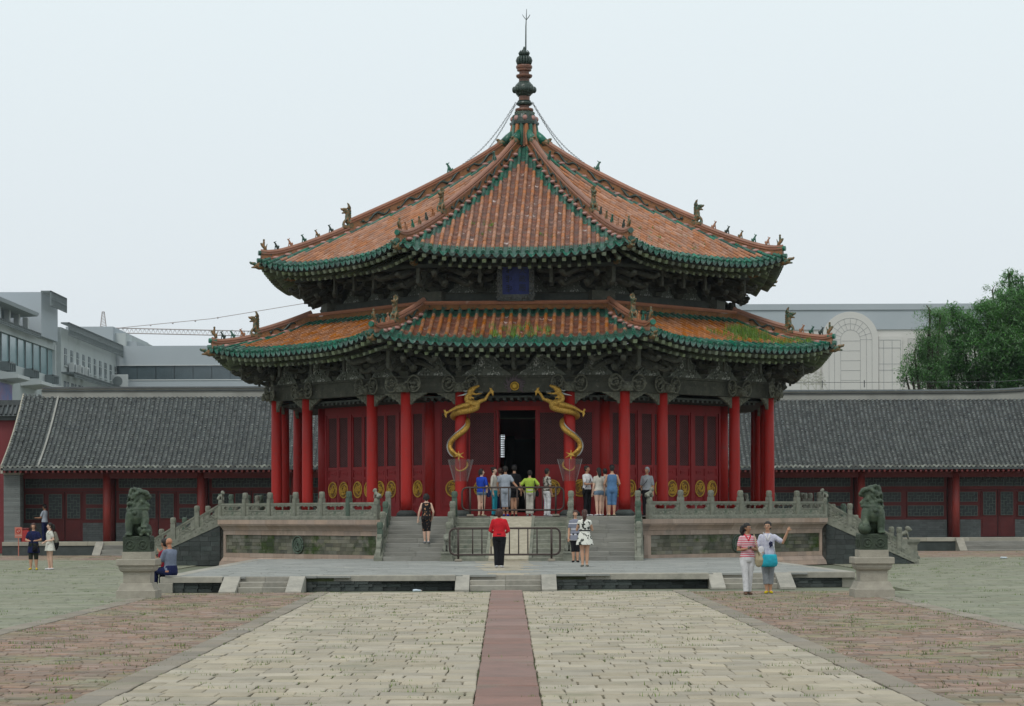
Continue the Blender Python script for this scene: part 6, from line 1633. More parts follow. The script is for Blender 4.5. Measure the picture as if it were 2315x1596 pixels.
# ---------------------------------------------------------------- sign, bin, litter
g=G(42,1257,0); sg=empty('no_smoking_sign',g); tag(sg,'pale red no smoking sign on a thin post before the left side hall','sign')
M_sign=mat('faded_red_sign',(.50,.17,.12),.6,(.45,.15,.11),2); M_sw=mat('sign_white',(.62,.55,.5),.6); M_sr=mat('sign_red',(.5,.03,.03),.6)
k=g.y/F
q=MB(); q.tube([(0,0,0),(0,0,.85)],.022,6); q.build('post',M_sign,sg)
q=MB(); q.cbox(-.16,.16,-.02,.01,.80,1.27,.004); q.build('board',M_sign,sg)
q=MB(); q.tube([(.10*math.cos(a),-.027,1.10+.10*math.sin(a)) for a in [i*math.pi/12 for i in range(25)]],.013,5,cap=False); q.tube([(-.07,-.03,1.17),(.07,-.03,1.03)],.011,4); q.build('prohibition_ring',M_sr,sg)
q=MB(); q.box(-.06,.05,-.024,-.021,1.085,1.11); q.build('cigarette_symbol',M_sw,sg)
text('禁止吸烟',.07,(0,-.024,.90),(R(90),0,0),M_sw,sg,'lettering',.002)
o=empty('red_bin',P(58,1200,98.9)); o.location.z=.605; tag(o,'small red bin standing on the base of the left side hall behind the sign','bin'); q=MB(); q.cbox(-.16,.16,-.12,.12,0,.55,.03); q.build('bin_body',mat('bin_red',(.38,.03,.03),.5),o); q=MB(); q.cbox(-.175,.175,-.135,.135,.552,.62,.02); q.build('bin_lid',M_dred,o)
g=G(943,1336.5,0.02); o=empty('crumpled_bottle',(g.x,g.y,.035),R(20)); tag(o,'crumpled clear plastic bottle lying on the pale paving below the terrace','bottle','discarded bottles on the ground')
q=MB(); q.tube([(-.10,0,0),(-.02,.005,.005),(.03,0,0),(.08,-.01,-.005)],[.026,.03,.022,.026],8); q.build('bottle_body',mat('pale_blue_plastic',(.6,.7,.78),.3),o,True); q=MB(); q.tube([(.08,-.01,-.005),(.11,-.012,-.005)],.014,8); q.build('cap',M_sw,o)
g=G(2270,1262,0.02); o=empty('crumpled_bottle',(g.x,g.y,.04),R(-10)); tag(o,'small pale bottle lying on the court near the right edge','bottle','discarded bottles on the ground')
q=MB(); q.tube([(-.14,0,0),(.1,0,0)],[.04,.035],8); q.build('bottle_body',mat('pale_plastic',(.6,.68,.74),.3),o,True); q=MB(); q.tube([(.1,0,0),(.14,0,0)],.018,8); q.build('cap',M_sw,o)
# ---------------------------------------------------------------- people
M_skin=mat('skin',(.50,.29,.19),.55,(.44,.24,.155),6,.5,spec=.3); M_skin2=mat('tanned_skin',(.36,.19,.115),.55,(.31,.155,.09),6,.5); M_skinp=mat('pale_skin',(.60,.39,.29),.55,(.54,.34,.25),6,.5)
M_hair=mat('black_hair',(.010,.009,.008),.6,(.018,.014,.012),20,.6,.5,60); M_hairb=mat('brown_hair',(.06,.022,.015),.5,(.03,.012,.01),20,.6,.5,60)
M_eye=mat('eye_dark',(.02,.015,.012),.4); M_lip=mat('lips',(.40,.13,.10),.5)
def cloth(n,c,**k): return mat('cloth_'+n,c,.9,tuple(x*.70 for x in c),7,.9,1.0,9,spec=.12,**k)
K=dict(navy=cloth('navy',(.015,.02,.07)),black=cloth('black',(.014,.014,.017)),white=cloth('white',(.68,.68,.70)),grey=cloth('grey',(.27,.29,.31)),lgrey=cloth('light_grey',(.36,.40,.46)),
  blue=cloth('blue',(.02,.06,.42)),red=cloth('red',(.56,.02,.03)),green=cloth('lime',(.36,.50,.07)),denim=cloth('denim',(.10,.20,.36)),denim2=cloth('pale_denim',(.17,.24,.32)),teal=cloth('turquoise',(.03,.38,.50)),
  cream=cloth('cream',(.55,.52,.46)),slate=cloth('slate',(.17,.20,.27)),dkred=cloth('dark_red',(.30,.02,.04)),beige=cloth('beige',(.42,.36,.24)),yellow=cloth('yellow',(.65,.48,.02)),brown=cloth('brown',(.12,.07,.05)),
  khaki=cloth('khaki',(.22,.21,.17)),olive=cloth('dark_olive',(.03,.035,.025)),
  pinkstripe=pattern('pink_white_stripes','stripe',(.50,.03,.08),(.62,.56,.58),26,thr=.5),gingham=pattern('blue_gingham','grid',(.62,.63,.68),(.09,.10,.28),34,thr=.45),
  greystripe=pattern('grey_tunic_white_bands','stripe',(.20,.21,.26),(.66,.66,.68),6,thr=.86),bloom=pattern('black_floral','noise',(.015,.014,.015),(.42,.22,.12),13,thr=.60),
  wbloom=pattern('white_black_floral','noise',(.66,.66,.60),(.03,.035,.03),11,thr=.56),leafy=pattern('grey_leaf_print','noise',(.35,.33,.29),(.06,.06,.05),12,thr=.5),pale=pattern('pale_floral','noise',(.58,.58,.52),(.38,.25,.24),14,thr=.6))
def V(*a): return Vector(a)
def person(label, pos, h, face, top=None, sleeve=.5, bottom=None, legs_end=.04, skirt=None, hair='short', hm=None, shoes=None, skin=None, armL=None, armR=None, stance=(.07,.0,.07,.0), hem=.50, build=1.0, headturn=0, sit=False, dress=None, hi=False, tanktop=False, bag=(), lean=0, extra=None, pitch=0, group=None, thigh=1.0):
    """local frame: faces -y, +x is the viewer's right when the figure faces the camera"""
    skin=skin or M_skin; hm=hm or M_hair; root=empty('person',pos,R(face)); tag(root,label,'person',group)
    vx=.0095 if hi else .0125; b=build
    hip=.515*h; sh=.815*h; y0=0
    legs=[]
    if sit:
        hip=.07*h; dz=hip-.515*h
    else: dz=0
    def zz(f): return f*h+dz
    sx=.096*h*b; hx=.048*h*b
    def spine(z): return V(0,lean*max(0,(z-.5))*h,0)
    B=MB()
    def T(M_,pp,rr,seg=10): M_.tube([Vector(p_) for p_ in pp],[r_*h for r_ in rr],seg,roundcap=True)
    def torso(M_,g,z0=.50,z1=.82,shw=1.0,waistk=1.0):
        rings=[]
        prof=[(.47,.088,.062),(.52,.096,.068),(.56,.090,.062),(.61,.078*waistk,.055*waistk),(.66,.080,.056),(.72,.086,.062),(.765,.090,.058),(.790,.084*shw,.050),(.812,.062*shw,.042),(.832,.036,.032)]
        for z,wx,wy in prof:
            if z<z0-.001 or z>z1+.025: continue
            c=spine(z); 
            rings.append([(c.x+(wx*b+g)*h*math.cos(t)*(1), c.y+(wy*b+g)*h*math.sin(t), z*h+dz) for t in [2*math.pi*i/14 for i in range(14)]])
        M_.loft(rings)
    torso(B,0)
    nk=spine(.84); hc=spine(.92)+V(0,-.01*h,0)
    T(B,[nk+V(0,0,zz(.82)),hc+V(0,0.01*h,zz(.88))],[.030,.029])
    hd=Matrix.Translation(hc+V(0,0,zz(.925)))@Matrix.Rotation(R(headturn),4,'Z')@Matrix.Rotation(R(pitch),4,'X')
    def head_pt(x,y,z): return hd@V(x*h,y*h,z*h)
    H=MB(); H.M=hd; s=h
    H.ball((0,.004*s,.012*s),.047*s,14,10,sc=(.92,1.08,1.05)); H.tube([(0,-.018*s,-.012*s),(0,-.022*s,-.040*s)],[.036*s,.022*s],10,roundcap=True)
    H.tube([(0,-.046*s,.004*s),(0,-.056*s,-.012*s)],[.006*s,.009*s],6,roundcap=True)
    for sx_ in (-1,1): H.ball((sx_*.046*s,.006*s,-.004*s),.012*s,7,5,sc=(.4,.8,1.2))
    B.add(H.v,H.f)
    # arms: default hanging
    A=[]
    for side_,arm in ((-1,armR),(1,armL)):
        S=spine(.80)+V(side_*sx*.90,0,zz(.783))
        if arm is None: arm=((side_*.035,.01,-.17),(side_*.045,-.03,-.32))
        E=S+V(*arm[0])*h; W_=S+V(*arm[1])*h
        T(B,[S,S.lerp(E,.5),E,E.lerp(W_,.35),W_],[.029*b,.028*b,.023,.022,.015]); A.append((S,E,W_))
        d=(W_-E).normalized(); 
        up_=V(0,0,1) if abs(d.z)<.8 else V(0,-1,0)
        n_=d.cross(up_).normalized(); w2=n_.cross(d).normalized()
        pc=W_+d*.022*h; T(B,[W_,pc],[.015,.020],8)
        q=B if hi else B
        fl_=(.034,.040,.037,.030); pt_=arm[2] if len(arm)>2 else None
        for i in range(4):
            off=n_*((i-1.5)*.0095*h); a=W_+d*.036*h+off; curl=.35
            if pt_ and i!=1: curl=1.6
            if pt_ and i==1: curl=0
            m_=a+d*fl_[i]*h*.5-w2*(0 if not pt_ else 0)*h; e_=m_+(d*math.cos(curl)-w2*math.sin(curl)*(1))*fl_[i]*h*.55
            q.tube([a-d*.01*h,m_,e_],[.0062*h,.0058*h,.0045*h],6,roundcap=True)
        a=W_+d*.014*h+n_*side_*.012*h*(1); q.tube([a,a+(d*.6+n_*side_*.8)*.018*h,a+(d*1.3+n_*side_*.9)*.026*h],[.0078*h,.0068*h,.005*h],6,roundcap=True)
    # legs
    lp=[]
    for side_,(fx,fy) in ((-1,stance[:2]),(1,stance[2:])):
        Hh=V(side_*hx,0,hip)
        if sit: Kn=V(side_*hx*1.3,-.24*h,hip+.01*h); F_=V(side_*hx*1.3,-.27*h,hip-.245*h)
        else:
            F_=V(side_*abs(fx)*h*.75+0,fy*h,.045*h); Kn=Hh.lerp(F_,.47)+V(0,-.012*h,0)
        lp.append((Hh,Kn,F_))
        T(B,[Hh,Hh.lerp(Kn,.4),Kn,Kn.lerp(F_,.35),F_],[.058*b*thigh,.052*b*thigh,.036*b,.036*b,.021])
        T(B,[F_+V(0,.012*h,-.012*h),F_+V(side_*.012*h,-.03*h,-.028*h),F_+V(side_*.02*h,-.072*h,-.032*h)],[.022,.021,.014],8)
    remesh(B,'body',skin,vx,root,1)
    if top and not dress:
        q=MB(); torso(q,.010,hem,.80 if tanktop else .82)
        if sleeve:
            for S,E,W_ in A:
                if sleeve<=1: e_=S.lerp(E,sleeve); T(q,[S+V(0,0,.004*h),S.lerp(e_,.5),e_],[.034*b,.036*b,.036*b])
                else: e_=E.lerp(W_,sleeve-1); T(q,[S+V(0,0,.004*h),S.lerp(E,.5),E,e_],[.034*b,.034*b,.031*b,.024*b])
        remesh(q,'shirt',top,vx,root,2)
    if dress:
        m_,z1,flare,slv=dress; q=MB(); torso(q,.010,.56,.81)
        if slv:
            for S,E,W_ in A: e_=S.lerp(E,slv); T(q,[S,e_],[.034*b,.036*b])
        rings=[]
        for i in range(7):
            t=i/6; z=.60+(z1-.60)*t; k=1+flare*t**.8; wob=.006*t
            rings.append([(( .088*b*k+wob*math.sin(a*7))*h*math.cos(a),(.064*b*k+wob*math.sin(a*7))*h*math.sin(a),z*h+dz) for a in [2*math.pi*j/28 for j in range(28)]])
        q.loft(rings); remesh(q,'dress',m_,vx,root,1)
    if skirt:
        m_,z0s,z1,flare=skirt; q=MB(); rings=[]
        for i in range(6):
            t=i/5; z=z0s+(z1-z0s)*t; k=1+flare*t
            rings.append([(.100*b*k*h*math.cos(a),(.074*b*k)*h*math.sin(a),z*h+dz) for a in [2*math.pi*j/20 for j in range(20)]])
        q.loft(rings); remesh(q,'skirt',m_,vx,root,1)
    if bottom:
        q=MB(); rings=[]
        for z,wx,wy in ((.455,.088,.062),(.49,.100,.074),(.53,.100,.073),(.57,.094,.068),(.60,.086,.062)):
            rings.append([((wx*b+.002)*h*math.cos(t),(wy*b+.002)*h*math.sin(t),z*h+dz) for t in [2*math.pi*i/14 for i in range(14)]])
        q.loft(rings)
        for Hh,Kn,F_ in lp:
            zs=legs_end; pts=[(Hh,.060*b*thigh),(Hh.lerp(Kn,.5),.054*b*thigh),(Kn,.043*b),(Kn.lerp(F_,.4),.041*b),(F_+V(0,0,-.01*h),.038*b)]
            if sit: keep=pts
            else:
                keep=[]; 
                for i,(p_,r_) in enumerate(pts):
                    if p_.z>=zs*h: keep.append((p_,r_))
                    else:
                        pp,pr=pts[i-1]; t=(pp.z-zs*h)/(pp.z-p_.z); keep.append((pp.lerp(p_,t),pr+(r_-pr)*t)); break
            q.tube([p_ for p_,_ in keep],[r_*h for _,r_ in keep],10)
        remesh(q,'trousers' if legs_end<.4 else 'shorts',bottom,vx,root,1)
    sm=shoes or K['black']
    for i,(Hh,Kn,F_) in enumerate(lp):
        sd=-1 if i==0 else 1; q=MB(); q.tube([F_+V(0,.020*h,-.022*h),F_+V(sd*.010*h,-.028*h,-.026*h),F_+V(sd*.02*h,-.080*h,-.032*h)],[.026*h,.026*h,.019*h],8,roundcap=True,flat=.75)
        q.build('shoe',sm,root,True)
    # hair
    q=MB(); q.M=hd
    if hair!='bald':
        q.ball((0,.012*s,.026*s),.053*s,14,10,sc=(.98,1.06,.98)); 
        if hair in('bob','long','pony','short','bun','cap'):
            q.ball((0,.026*s,.002*s),.048*s,12,8,sc=(1.02,.8,1.1))
        if hair=='bob':
            for sx_ in (-1,1): q.tube([(sx_*.044*s,.0,.02*s),(sx_*.050*s,.002*s,-.035*s)],[.020*s,.020*s],8,roundcap=True)
            q.tube([(0,.034*s,.02*s),(0,.036*s,-.045*s)],[.042*s,.036*s],10,roundcap=True)
        if hair=='long': 
            q.tube([(0,.036*s,.02*s),(0,.05*s,-.06*s),(.005*s,.055*s,-.13*s)],[.044*s,.040*s,.018*s],10,roundcap=True)
        if hair=='pony':
            q.tube([(0,.045*s,.03*s),(0,.085*s,.01*s),(0,.095*s,-.05*s),(0,.085*s,-.10*s)],[.024*s,.036*s,.038*s,.014*s],8,roundcap=True)
        if hair=='bun': q.ball((0,.06*s,.045*s),.028*s,8,6)
        # keep the face free
        q.v=[v for v in q.v]
        me=q; o=remesh(me,'hair',hm,vx*.8,root,1)
        inv=hd.inverted()
        for v in o.data.vertices:
            l=inv@v.co
            if l.y<-.020*s and l.z<.030*s: v.co=hd@V(l.x*.9,-.018*s,max(l.z,l.z))
    if hair=='cap':
        q=MB(); q.M=hd; q.ball((0,.006*s,.042*s),.054*s,12,8,sc=(1,1.05,.75)); q.tube([(0,-.035*s,.042*s),(0,-.085*s,.034*s)],[.036*s,.026*s],8,flat=.2,roundcap=True); q.build('cap',K['black'] if hi is not None else K['black'],root,True)
    # face
    for sx_ in (-1,1):
        q=MB(); q.M=hd; q.ball((sx_*.017*s,-.044*s,.006*s),.006*s,6,4,sc=(1.2,.6,.7)); q.build('eye',M_eye,root)
    q=MB(); q.M=hd; q.ball((0,-.047*s,-.027*s),.010*s,7,4,sc=(1.2,.5,.4)); q.build('mouth',M_lip,root)
    # bags
    for kind,m_,side_,size in bag:
        S=A[0 if side_<0 else 1][0]; 
        if kind=='shoulder' or kind=='cross':
            bx=side_*(.115*h*b+size*.3); bz=zz(.50); q=MB()
            q.tube([(bx,-.03*h,bz+size*.45),(bx,-.035*h,bz-size*.1),(bx,-.03*h,bz-size*.5)],[size*.32,size*.52,size*.46],12,flat=.55,roundcap=True); o=remesh(q,'bag_body',m_,.013,None,1)
            br=empty('bag',(0,0,0)); br.location=root.matrix_basis@V(0,0,0) if False else pos; br.rotation_euler=(0,0,R(face)); o.parent=br
            tag(br,extra[0],'bag'); 
            sx2=(S.x if kind=='shoulder' else -S.x*.55)
            q=MB(); q.tube([(bx,-.06*h,bz+size*.4),(sx2*.8+bx*.2,-.085*h*b,zz(.70)),(sx2,-.02*h,zz(.838)),(sx2*.9+bx*.1,.085*h*b,zz(.70)),(bx,.02*h,bz+size*.4)],.008*h,6,flat=.6); q.build('strap',m_,br,True)
        if kind=='hand':
            W_=A[0 if side_<0 else 1][2]; q=MB(); c=W_+V(0,0,-.07*h)
            q.cbox(c.x-size*.5,c.x+size*.5,c.y-.04,c.y+.04,c.z-size*1.25,c.z-.03*h,.01); br=empty('bag',pos,R(face)); tag(br,extra[0],'bag'); q.build('bag_body',m_,br)
            q=MB(); q.tube([(c.x-size*.3,c.y,c.z-.04*h),(W_.x,W_.y,W_.z-.03*h),(c.x+size*.3,c.y,c.z-.04*h)],.006*h,5); q.build('handle',m_,br)
    return root,hd,A,(dz,h)
def on(u,y,z): g=G(u,y,z); return g
def onp(u,d,z): p=P(u,1158,d); return Vector((p.x,d,z))
ftz=TZ+.006
# the pair walking towards the camera at lower right
g=on(1690,1344.5,0.0)
r_,hd,A,_=person('woman in pink and white striped shirt and white trousers holding a camera',g,1.60,8,K['pinkstripe'],.55,K['white'],.045,hair='pony',shoes=K['brown'],headturn=38,hi=True,build=1.02,stance=(.035,-.02,.05,.09),armR=((-.045,.0,-.165),(.07,-.11,-.14)),armL=((.045,.0,-.165),(-.06,-.11,-.13)),hem=.50,bag=(('shoulder',K['beige'],1,.20),),extra=('patterned beige shoulder bag carried by the woman in pink stripes',),skin=M_skin2,thigh=1.05)
def gear(nm,label,cat,pos,rz,builds):
    o=empty(nm,pos,R(rz)); tag(o,label,cat)
    for pn,mb_,m_ in builds: mb_.build(pn,m_,o,True)
    return o
q=MB(); c=(A[0][2]+A[1][2])/2; c=c+V(0,-.05,.02); q.cbox(c.x-.05,c.x+.05,c.y-.015,c.y+.015,c.z-.03,c.z+.03,.005); q2=MB(); q2.tube([(c.x,c.y-.015,c.z),(c.x,c.y-.045,c.z)],.02,10)
gear('camera_in_hands','small dark compact camera held by the woman in pink stripes','camera',g,8,(('camera_body',q,K['grey']),('lens',q2,M_eye)))
def glasses(hd,root,h):
    q=MB(); q.M=hd
    for s_ in (-1,1): q.tube([(s_*.018*h+.013*h*math.cos(a),-.052*h,.005*h+.011*h*math.sin(a)) for a in [i*math.pi/6 for i in range(13)]],.0018*h,4,cap=False); q.tube([(s_*.031*h,-.05*h,.007*h),(s_*.046*h,.0,.006*h)],.0016*h,4)
    q.tube([(-.006*h,-.053*h,.007*h),(.006*h,-.053*h,.007*h)],.0016*h,4); o=q.build('spectacles',M_steel,None); e_=empty('glasses',root.location,root.rotation_euler.z); o.parent=e_; return e_
tag(glasses(hd,r_,1.6),'thin rimmed glasses worn by the woman in pink stripes','glasses')
# red collar and cuffs
q=MB(); q.tube([(-.062,-.02,1.325),(-.045,-.085,1.29),(0,-.115,1.20),(.045,-.085,1.29),(.062,-.02,1.325),(.045,.05,1.345),(-.045,.05,1.345),(-.062,-.02,1.325)],.016,6); q.build('collar',K['red'],r_,True)
g=on(1736,1341.5,0.0)
r_,hd,A,_=person('woman in blue checked shirt and grey cropped trousers pointing with raised hand',g,1.63,-6,K['gingham'],.75,K['grey'],.13,hair='short',shoes=K['yellow'],headturn=-14,hi=True,build=1.04,stance=(.02,.0,.045,.03),armR=((-.05,-.01,-.165),(-.01,-.08,-.19)),armL=((.12,-.04,-.08),(.185,-.11,.08),1),hem=.50,bag=(),skin=M_skin,pitch=-6)
tag(glasses(hd,r_,1.63),'glasses worn by the woman in the blue checked shirt','glasses')
q=MB(); q.tube([(-.055,-.02,1.355),(-.04,-.09,1.31),(-.01,-.12,1.20)],[.02,.026,.018],6,flat=.6); q.tube([(.055,-.02,1.355),(.04,-.09,1.31),(.01,-.12,1.20)],[.02,.026,.018],6,flat=.6); q.build('white_collar',K['white'],r_,True)
q=MB(); q.tube([(.035*math.cos(a)+.07,-.115,1.12+.045*math.sin(a)) for a in [i*math.pi/5 for i in range(11)]],.014,5); q.ball((.07,-.115,1.12),.02,6,4); q.tube([(.08,-.115,1.08),(.04,-.115,1.04)],.012,5); q.build('shirt_motif',K['navy'],r_,True)
q=MB(); q.loft([[(.02+w_*math.copysign(abs(math.cos(a))**.6,math.cos(a)),-.155+d_*math.sin(a),z_) for a in [2*math.pi*j/20 for j in range(20)]] for z_,w_,d_ in ((.60,.13,.03),(.62,.18,.06),(.68,.205,.075),(.78,.195,.07),(.86,.18,.05),(.885,.175,.02))]); o=remesh(q,'bag_body',K['teal'],.014,None,2)
be=empty('turquoise_bag',g,R(-6)); o.parent=be; tag(be,'large turquoise shoulder bag hanging in front of the woman in checks','bag'); q=MB(); q.tube([(.17,-.13,.86),(.13,-.12,1.10),(-.10,-.04,1.37),(-.14,.08,1.1),(-.1,.1,.9)],.012,6); q.build('strap',K['white'],be,True)
q=MB(); q.ball((-.15,-.17,.98),.085,10,7,sc=(.9,.8,1.1)); q.tube([(-.15,-.17,.93),(-.15,-.17,.86)],[.07,.05],8,roundcap=True); hat=remesh(q,'hat_cloth',K['white'],.014,None,2); he=empty('white_hat',g,R(-6)); hat.parent=he; tag(he,'crumpled white sun hat held between the two walking women','hat')
# woman in red on the terrace, back to the camera
g=on(1129,1283,ftz)
person('woman in red jacket and black trousers seen from behind on the terrace',g,1.60,176,K['red'],1.6,K['black'],.03,hair='bob',hm=M_hairb,shoes=K['white'],stance=(.045,0,.055,.02),build=1.12,hem=.49,armL=((.055,-.02,-.16),(-.0,-.13,-.20)),armR=((-.055,-.02,-.16),(.0,-.13,-.20)),bag=(('hand',K['beige'],1,.20),),extra=('cream cloth bag hanging at the side of the woman in red',))
# two women by the right stairs
g=on(1301,1271,ftz)
person('woman in grey tunic with white bands facing the camera beside the floral dress',g,1.55,0,K['greystripe'],.6,K['black'],.20,hair='short',hm=M_hairb,stance=(.05,0,.05,0),dress=(K['greystripe'],.42,.35,.6),skin=M_skin,shoes=K['black'])
g=on(1322,1281,ftz)
person('woman in white dress with black floral print seen from behind taking a photo',g,1.57,180,hair='long',hm=M_hairb,dress=(K['wbloom'],.38,.75,.2),shoes=K['khaki'],stance=(.05,0,.05,.02),armL=((.05,-.06,-.15),(-.01,-.15,-.03)),armR=((-.05,-.06,-.15),(.01,-.15,-.03)),skin=M_skin)
q=MB(); q.tube([(.096*math.cos(a)*1.57*.92,.068*1.57*.92*math.sin(a),.99) for a in [i*math.pi/10 for i in range(21)]],.018,6); o=gear('belt','black belt around the white floral dress','belt',g,180,(('belt_band',q,K['black']),))
# woman climbing the left stairs
d_=69.25; g=onp(964,d_,TZ+.62); g=on(964,1224,.0); 
tstep=5; zst=FZ-.01-.136*6; g=onp(964,69.22,FZ-.01-.137*6+.003)
person('woman in black floral strappy top and cropped trousers climbing the left stairs',g,1.56,182,K['bloom'],0,K['bloom'],.24,hair='bob',tanktop=True,shoes=K['grey'],stance=(.05,.0,.045,-.06),armL=((.06,0,-.165),(.08,-.02,-.30)),armR=((-.055,0,-.165),(-.03,-.08,-.27)),hem=.46,skin=M_skinp)
# group behind the upper barrier
FL=FZ+.001
pf=lambda u,d: onp(u,d,FL)
person('woman in bright blue top and denim shorts behind the barrier',pf(1089,71.9),1.55,150,K['blue'],.7,K['denim2'],.44,hair='bob',shoes=K['beige'],headturn=-60,stance=(.04,0,.06,.03),hem=.44,armL=((.03,-.06,-.16),(.0,-.15,-.17)),bag=(('shoulder',K['navy'],-1,.17),),extra=('dark blue shoulder bag of the woman in the bright blue top',),skin=M_skinp,build=1.05)
person('woman in pale blouse and turquoise trousers standing in profile by the door',pf(1117,72.7),1.62,70,K['cream'],1.7,K['teal'],.03,hair='bun',headturn=-5,skin=M_skinp,build=.92,shoes=K['black'])
person('person in pale blue shirt half hidden behind the man leaning on the barrier',pf(1131,73.0),1.60,175,K['lgrey'],.6,K['navy'],.05,hair='short',hm=M_hairb,bag=(('shoulder',K['black'],-1,.14),),extra=('dark bag beside the half hidden person in the pale blue shirt',))
person('man in light grey shirt and cropped trousers leaning one hand on the barrier',pf(1143,71.95),1.64,178,K['lgrey'],.6,K['lgrey'],.18,hair='short',shoes=K['blue'],armR=((-.0+.10,.04,-.13),(.20,-.10,-.245)) if False else ((-.075,.0,-.13),(-.17,.13,-.23)),armL=((.07,-.03,-.14),(.05,-.05,-.27)),stance=(.05,0,.045,0),build=1.05,skin=M_skin2)
person('person in black with cap and cross strap facing the dark doorway',pf(1163,73.0),1.70,182,K['black'],.6,K['black'],.36,hair='cap',stance=(.04,0,.05,0),skin=M_skin)
person('woman in lime green top and pale trousers with hands on hips',pf(1198,72.0),1.50,180,K['green'],.75,K['cream'],.05,hair='short',shoes=K['grey'],hem=.45,armL=((.10,.02,-.12),(.05,-.05,-.22)),armR=((-.10,.02,-.12),(-.05,-.05,-.22)),build=1.16,stance=(.05,0,.06,0),skin=M_skin,bag=(('shoulder',K['black'],-1,.13),),extra=('black shoulder bag on the woman in the lime green top',))
person('woman in leaf print blouse and white trousers carrying a blue bag',pf(1237,72.1),1.56,125,K['leafy'],.7,K['white'],.03,hair='short',shoes=K['white'],armL=((.02,-.02,-.17),(.0,-.06,-.31)),bag=(('hand',K['blue'],1,.24),),extra=('bright blue carrier bag held by the woman in white trousers',),skin=M_skin2)
# group right of the ramp
person('man in white polo shirt and black trousers with cross strap on the platform',pf(1327,72.6),1.66,48,K['white'],.65,K['black'],.03,hair='short',shoes=K['white'],armR=((-.02,-.05,-.16),(.04,-.16,-.15)),armL=((.03,-.06,-.15),(.03,-.18,-.09)),headturn=15,skin=M_skin2,bag=(('cross',K['black'],-1,.13),),extra=('black cross body bag of the man in the white polo shirt',),build=1.03)
person('young woman in white shirt and denim shorts with long black hair',pf(1354,72.2),1.58,200,K['cream'],.5,K['denim2'],.43,hair='long',shoes=K['white'],stance=(.03,0,.075,.04),hem=.52,skin=M_skinp,thigh=1.1)
person('person in grey shirt mostly hidden behind the long haired young woman',pf(1368,73.0),1.57,190,K['grey'],.5,K['denim2'],.42,hair='short',shoes=K['white'],skin=M_skinp)
person('woman in sleeveless denim overalls and black cap seen from behind',pf(1384,71.95),1.66,178,K['denim'],0,K['denim'],.21,hair='cap',tanktop=True,shoes=K['beige'],stance=(.05,0,.075,0),armL=((.055,-.03,-.16),(.03,-.13,-.19)),armR=((-.055,-.03,-.16),(-.03,-.13,-.19)),hem=.50,skin=M_skin,build=1.05)
person('elderly man in grey shirt with dark shoulder bag behind the right balustrade',pf(1463,73.4),1.62,-18,K['grey'],.8,K['black'],.04,hair='short',hm=K['grey'],skin=M_skin2,headturn=-20,bag=(('cross',K['black'],-1,.15),),extra=('dark bag of the elderly man behind the right balustrade',),build=1.05)
# left court
g=on(76,1288,0)
person('woman in navy tunic and dark cropped trousers holding a phone near the no smoking sign',g,1.55,0,K['navy'],.6,K['olive'],.22,hair='bob',hm=M_hairb,shoes=K['yellow'],dress=(K['navy'],.36,.35,.6),stance=(.08,0,.08,0),armR=((-.06,-.01,-.15),(.02,-.12,-.16)),armL=((.06,-.01,-.15),(-.02,-.12,-.16)),build=1.12,bag=(),skin=M_skin)
q=MB(); q.cbox(-.0,.17,-.20,-.12,.60,.78,.02); q2=MB(); q2.tube([(.02,-.15,.77),(-.02,-.14,1.0),(-.09,-.08,1.26)],.008,5); gear('small_bag','small black bag worn in front by the woman in the navy tunic','bag',g,0,(('bag_body',q,K['black']),('strap',q2,K['black'])))
g=on(113,1288,0)
person('woman in pale floral playsuit with hand on hip and a backpack',g,1.56,-62,hair='pony',shoes=K['white'],dress=(K['pale'],.40,.55,.5),armL=((.04,.04,-.15),(.02,-.09,-.17)),armR=((-.03,-.02,-.165),(.01,-.10,-.20)),stance=(.04,0,.05,.03),skin=M_skinp,build=1.1)
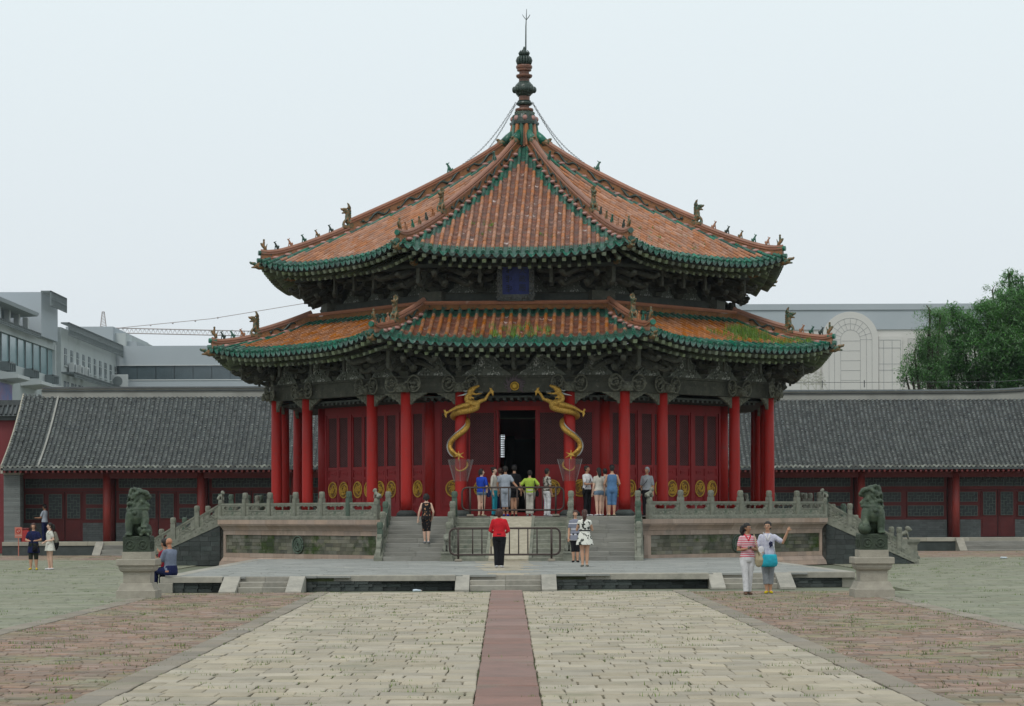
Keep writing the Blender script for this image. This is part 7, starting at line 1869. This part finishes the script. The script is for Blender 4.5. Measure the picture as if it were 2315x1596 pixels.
q=MB(); q.tube([(0,.17,1.18),(0,.20,.98),(0,.19,.78)],[.09,.13,.11],10,flat=.8,roundcap=True); o=remesh(q,'bag_body',K['khaki'],.014,None,1); be=empty('backpack',g,R(-62)); o.parent=be; tag(be,'khaki and black backpack of the woman in the floral playsuit','backpack'); q=MB(); q.tube([(0,.20,.86),(0,.19,.74)],[.135,.10],10,flat=.82,roundcap=True); q.build('lower_pocket',K['black'],be,True); 
for s_ in (-1,1): q=MB(); q.tube([(s_*.08,.12,1.2),(s_*.10,.0,1.3),(s_*.10,-.1,1.2),(s_*.1,-.02,1.0)],.014,5); q.build('strap',K['khaki'],be,True)
g=onp(101,99.2,.606)
person('man in pale grey shirt reaching towards the red door of the left side hall',g,1.68,-112,K['lgrey'],.6,K['navy'],.03,hair='cap',armR=((-.03,-.09,-.14),(-.01,-.24,-.16)),armL=((.03,-.06,-.15),(.02,-.2,-.15)),skin=M_skin2)
# two sitting on the left end of the terrace
e1=front(383); 
g=Vector((front(384),ty(front(384))+.14,TZ+.02))
person('bald man in blue grey shirt sitting on the terrace edge behind the left lion',g,1.66,-128,K['slate'],.65,K['navy'],.03,hair='bald',sit=True,skin=mat('ruddy_skin',(.42,.19,.11),.5,(.36,.15,.085),5),armR=((-.0,-.08,-.15),(.03,-.18,-.20)),armL=((.02,-.07,-.16),(.0,-.2,-.2)),shoes=K['black'],build=1.12,lean=-.06)
g=Vector((front(371),ty(front(371))+.36,TZ+.02))
person('dark haired person in dark red vest sitting beside the bald man',g,1.60,-120,K['dkred'],.3,K['navy'],.03,hair='short',sit=True,skin=M_skin2,armR=((-.0,-.08,-.13),(.03,-.15,.0)),armL=((.0,-.08,-.13),(-.01,-.15,.0)),build=1.0,lean=-.08)
# ---------------------------------------------------------------- haze
mb=MB(); mb.box(-120,120,-30,300,-1.2,30); hz_=bpy.data.materials.new('haze_air'); hz_.use_nodes=True
n_=hz_.node_tree.nodes; n_.clear(); o_=n_.new('ShaderNodeOutputMaterial'); v_=n_.new('ShaderNodeVolumePrincipled')
v_.inputs['Color'].default_value=(.80,.88,.95,1); v_.inputs['Density'].default_value=.00010; v_.inputs['Anisotropy'].default_value=.1
hz_.node_tree.links.new(v_.outputs[0],o_.inputs['Volume'])
hzo=mb.build('haze',hz_); tag(hzo,'thin pale blue summer haze over the whole court',None,None,'stuff')
bpy.data.objects.remove(LS)
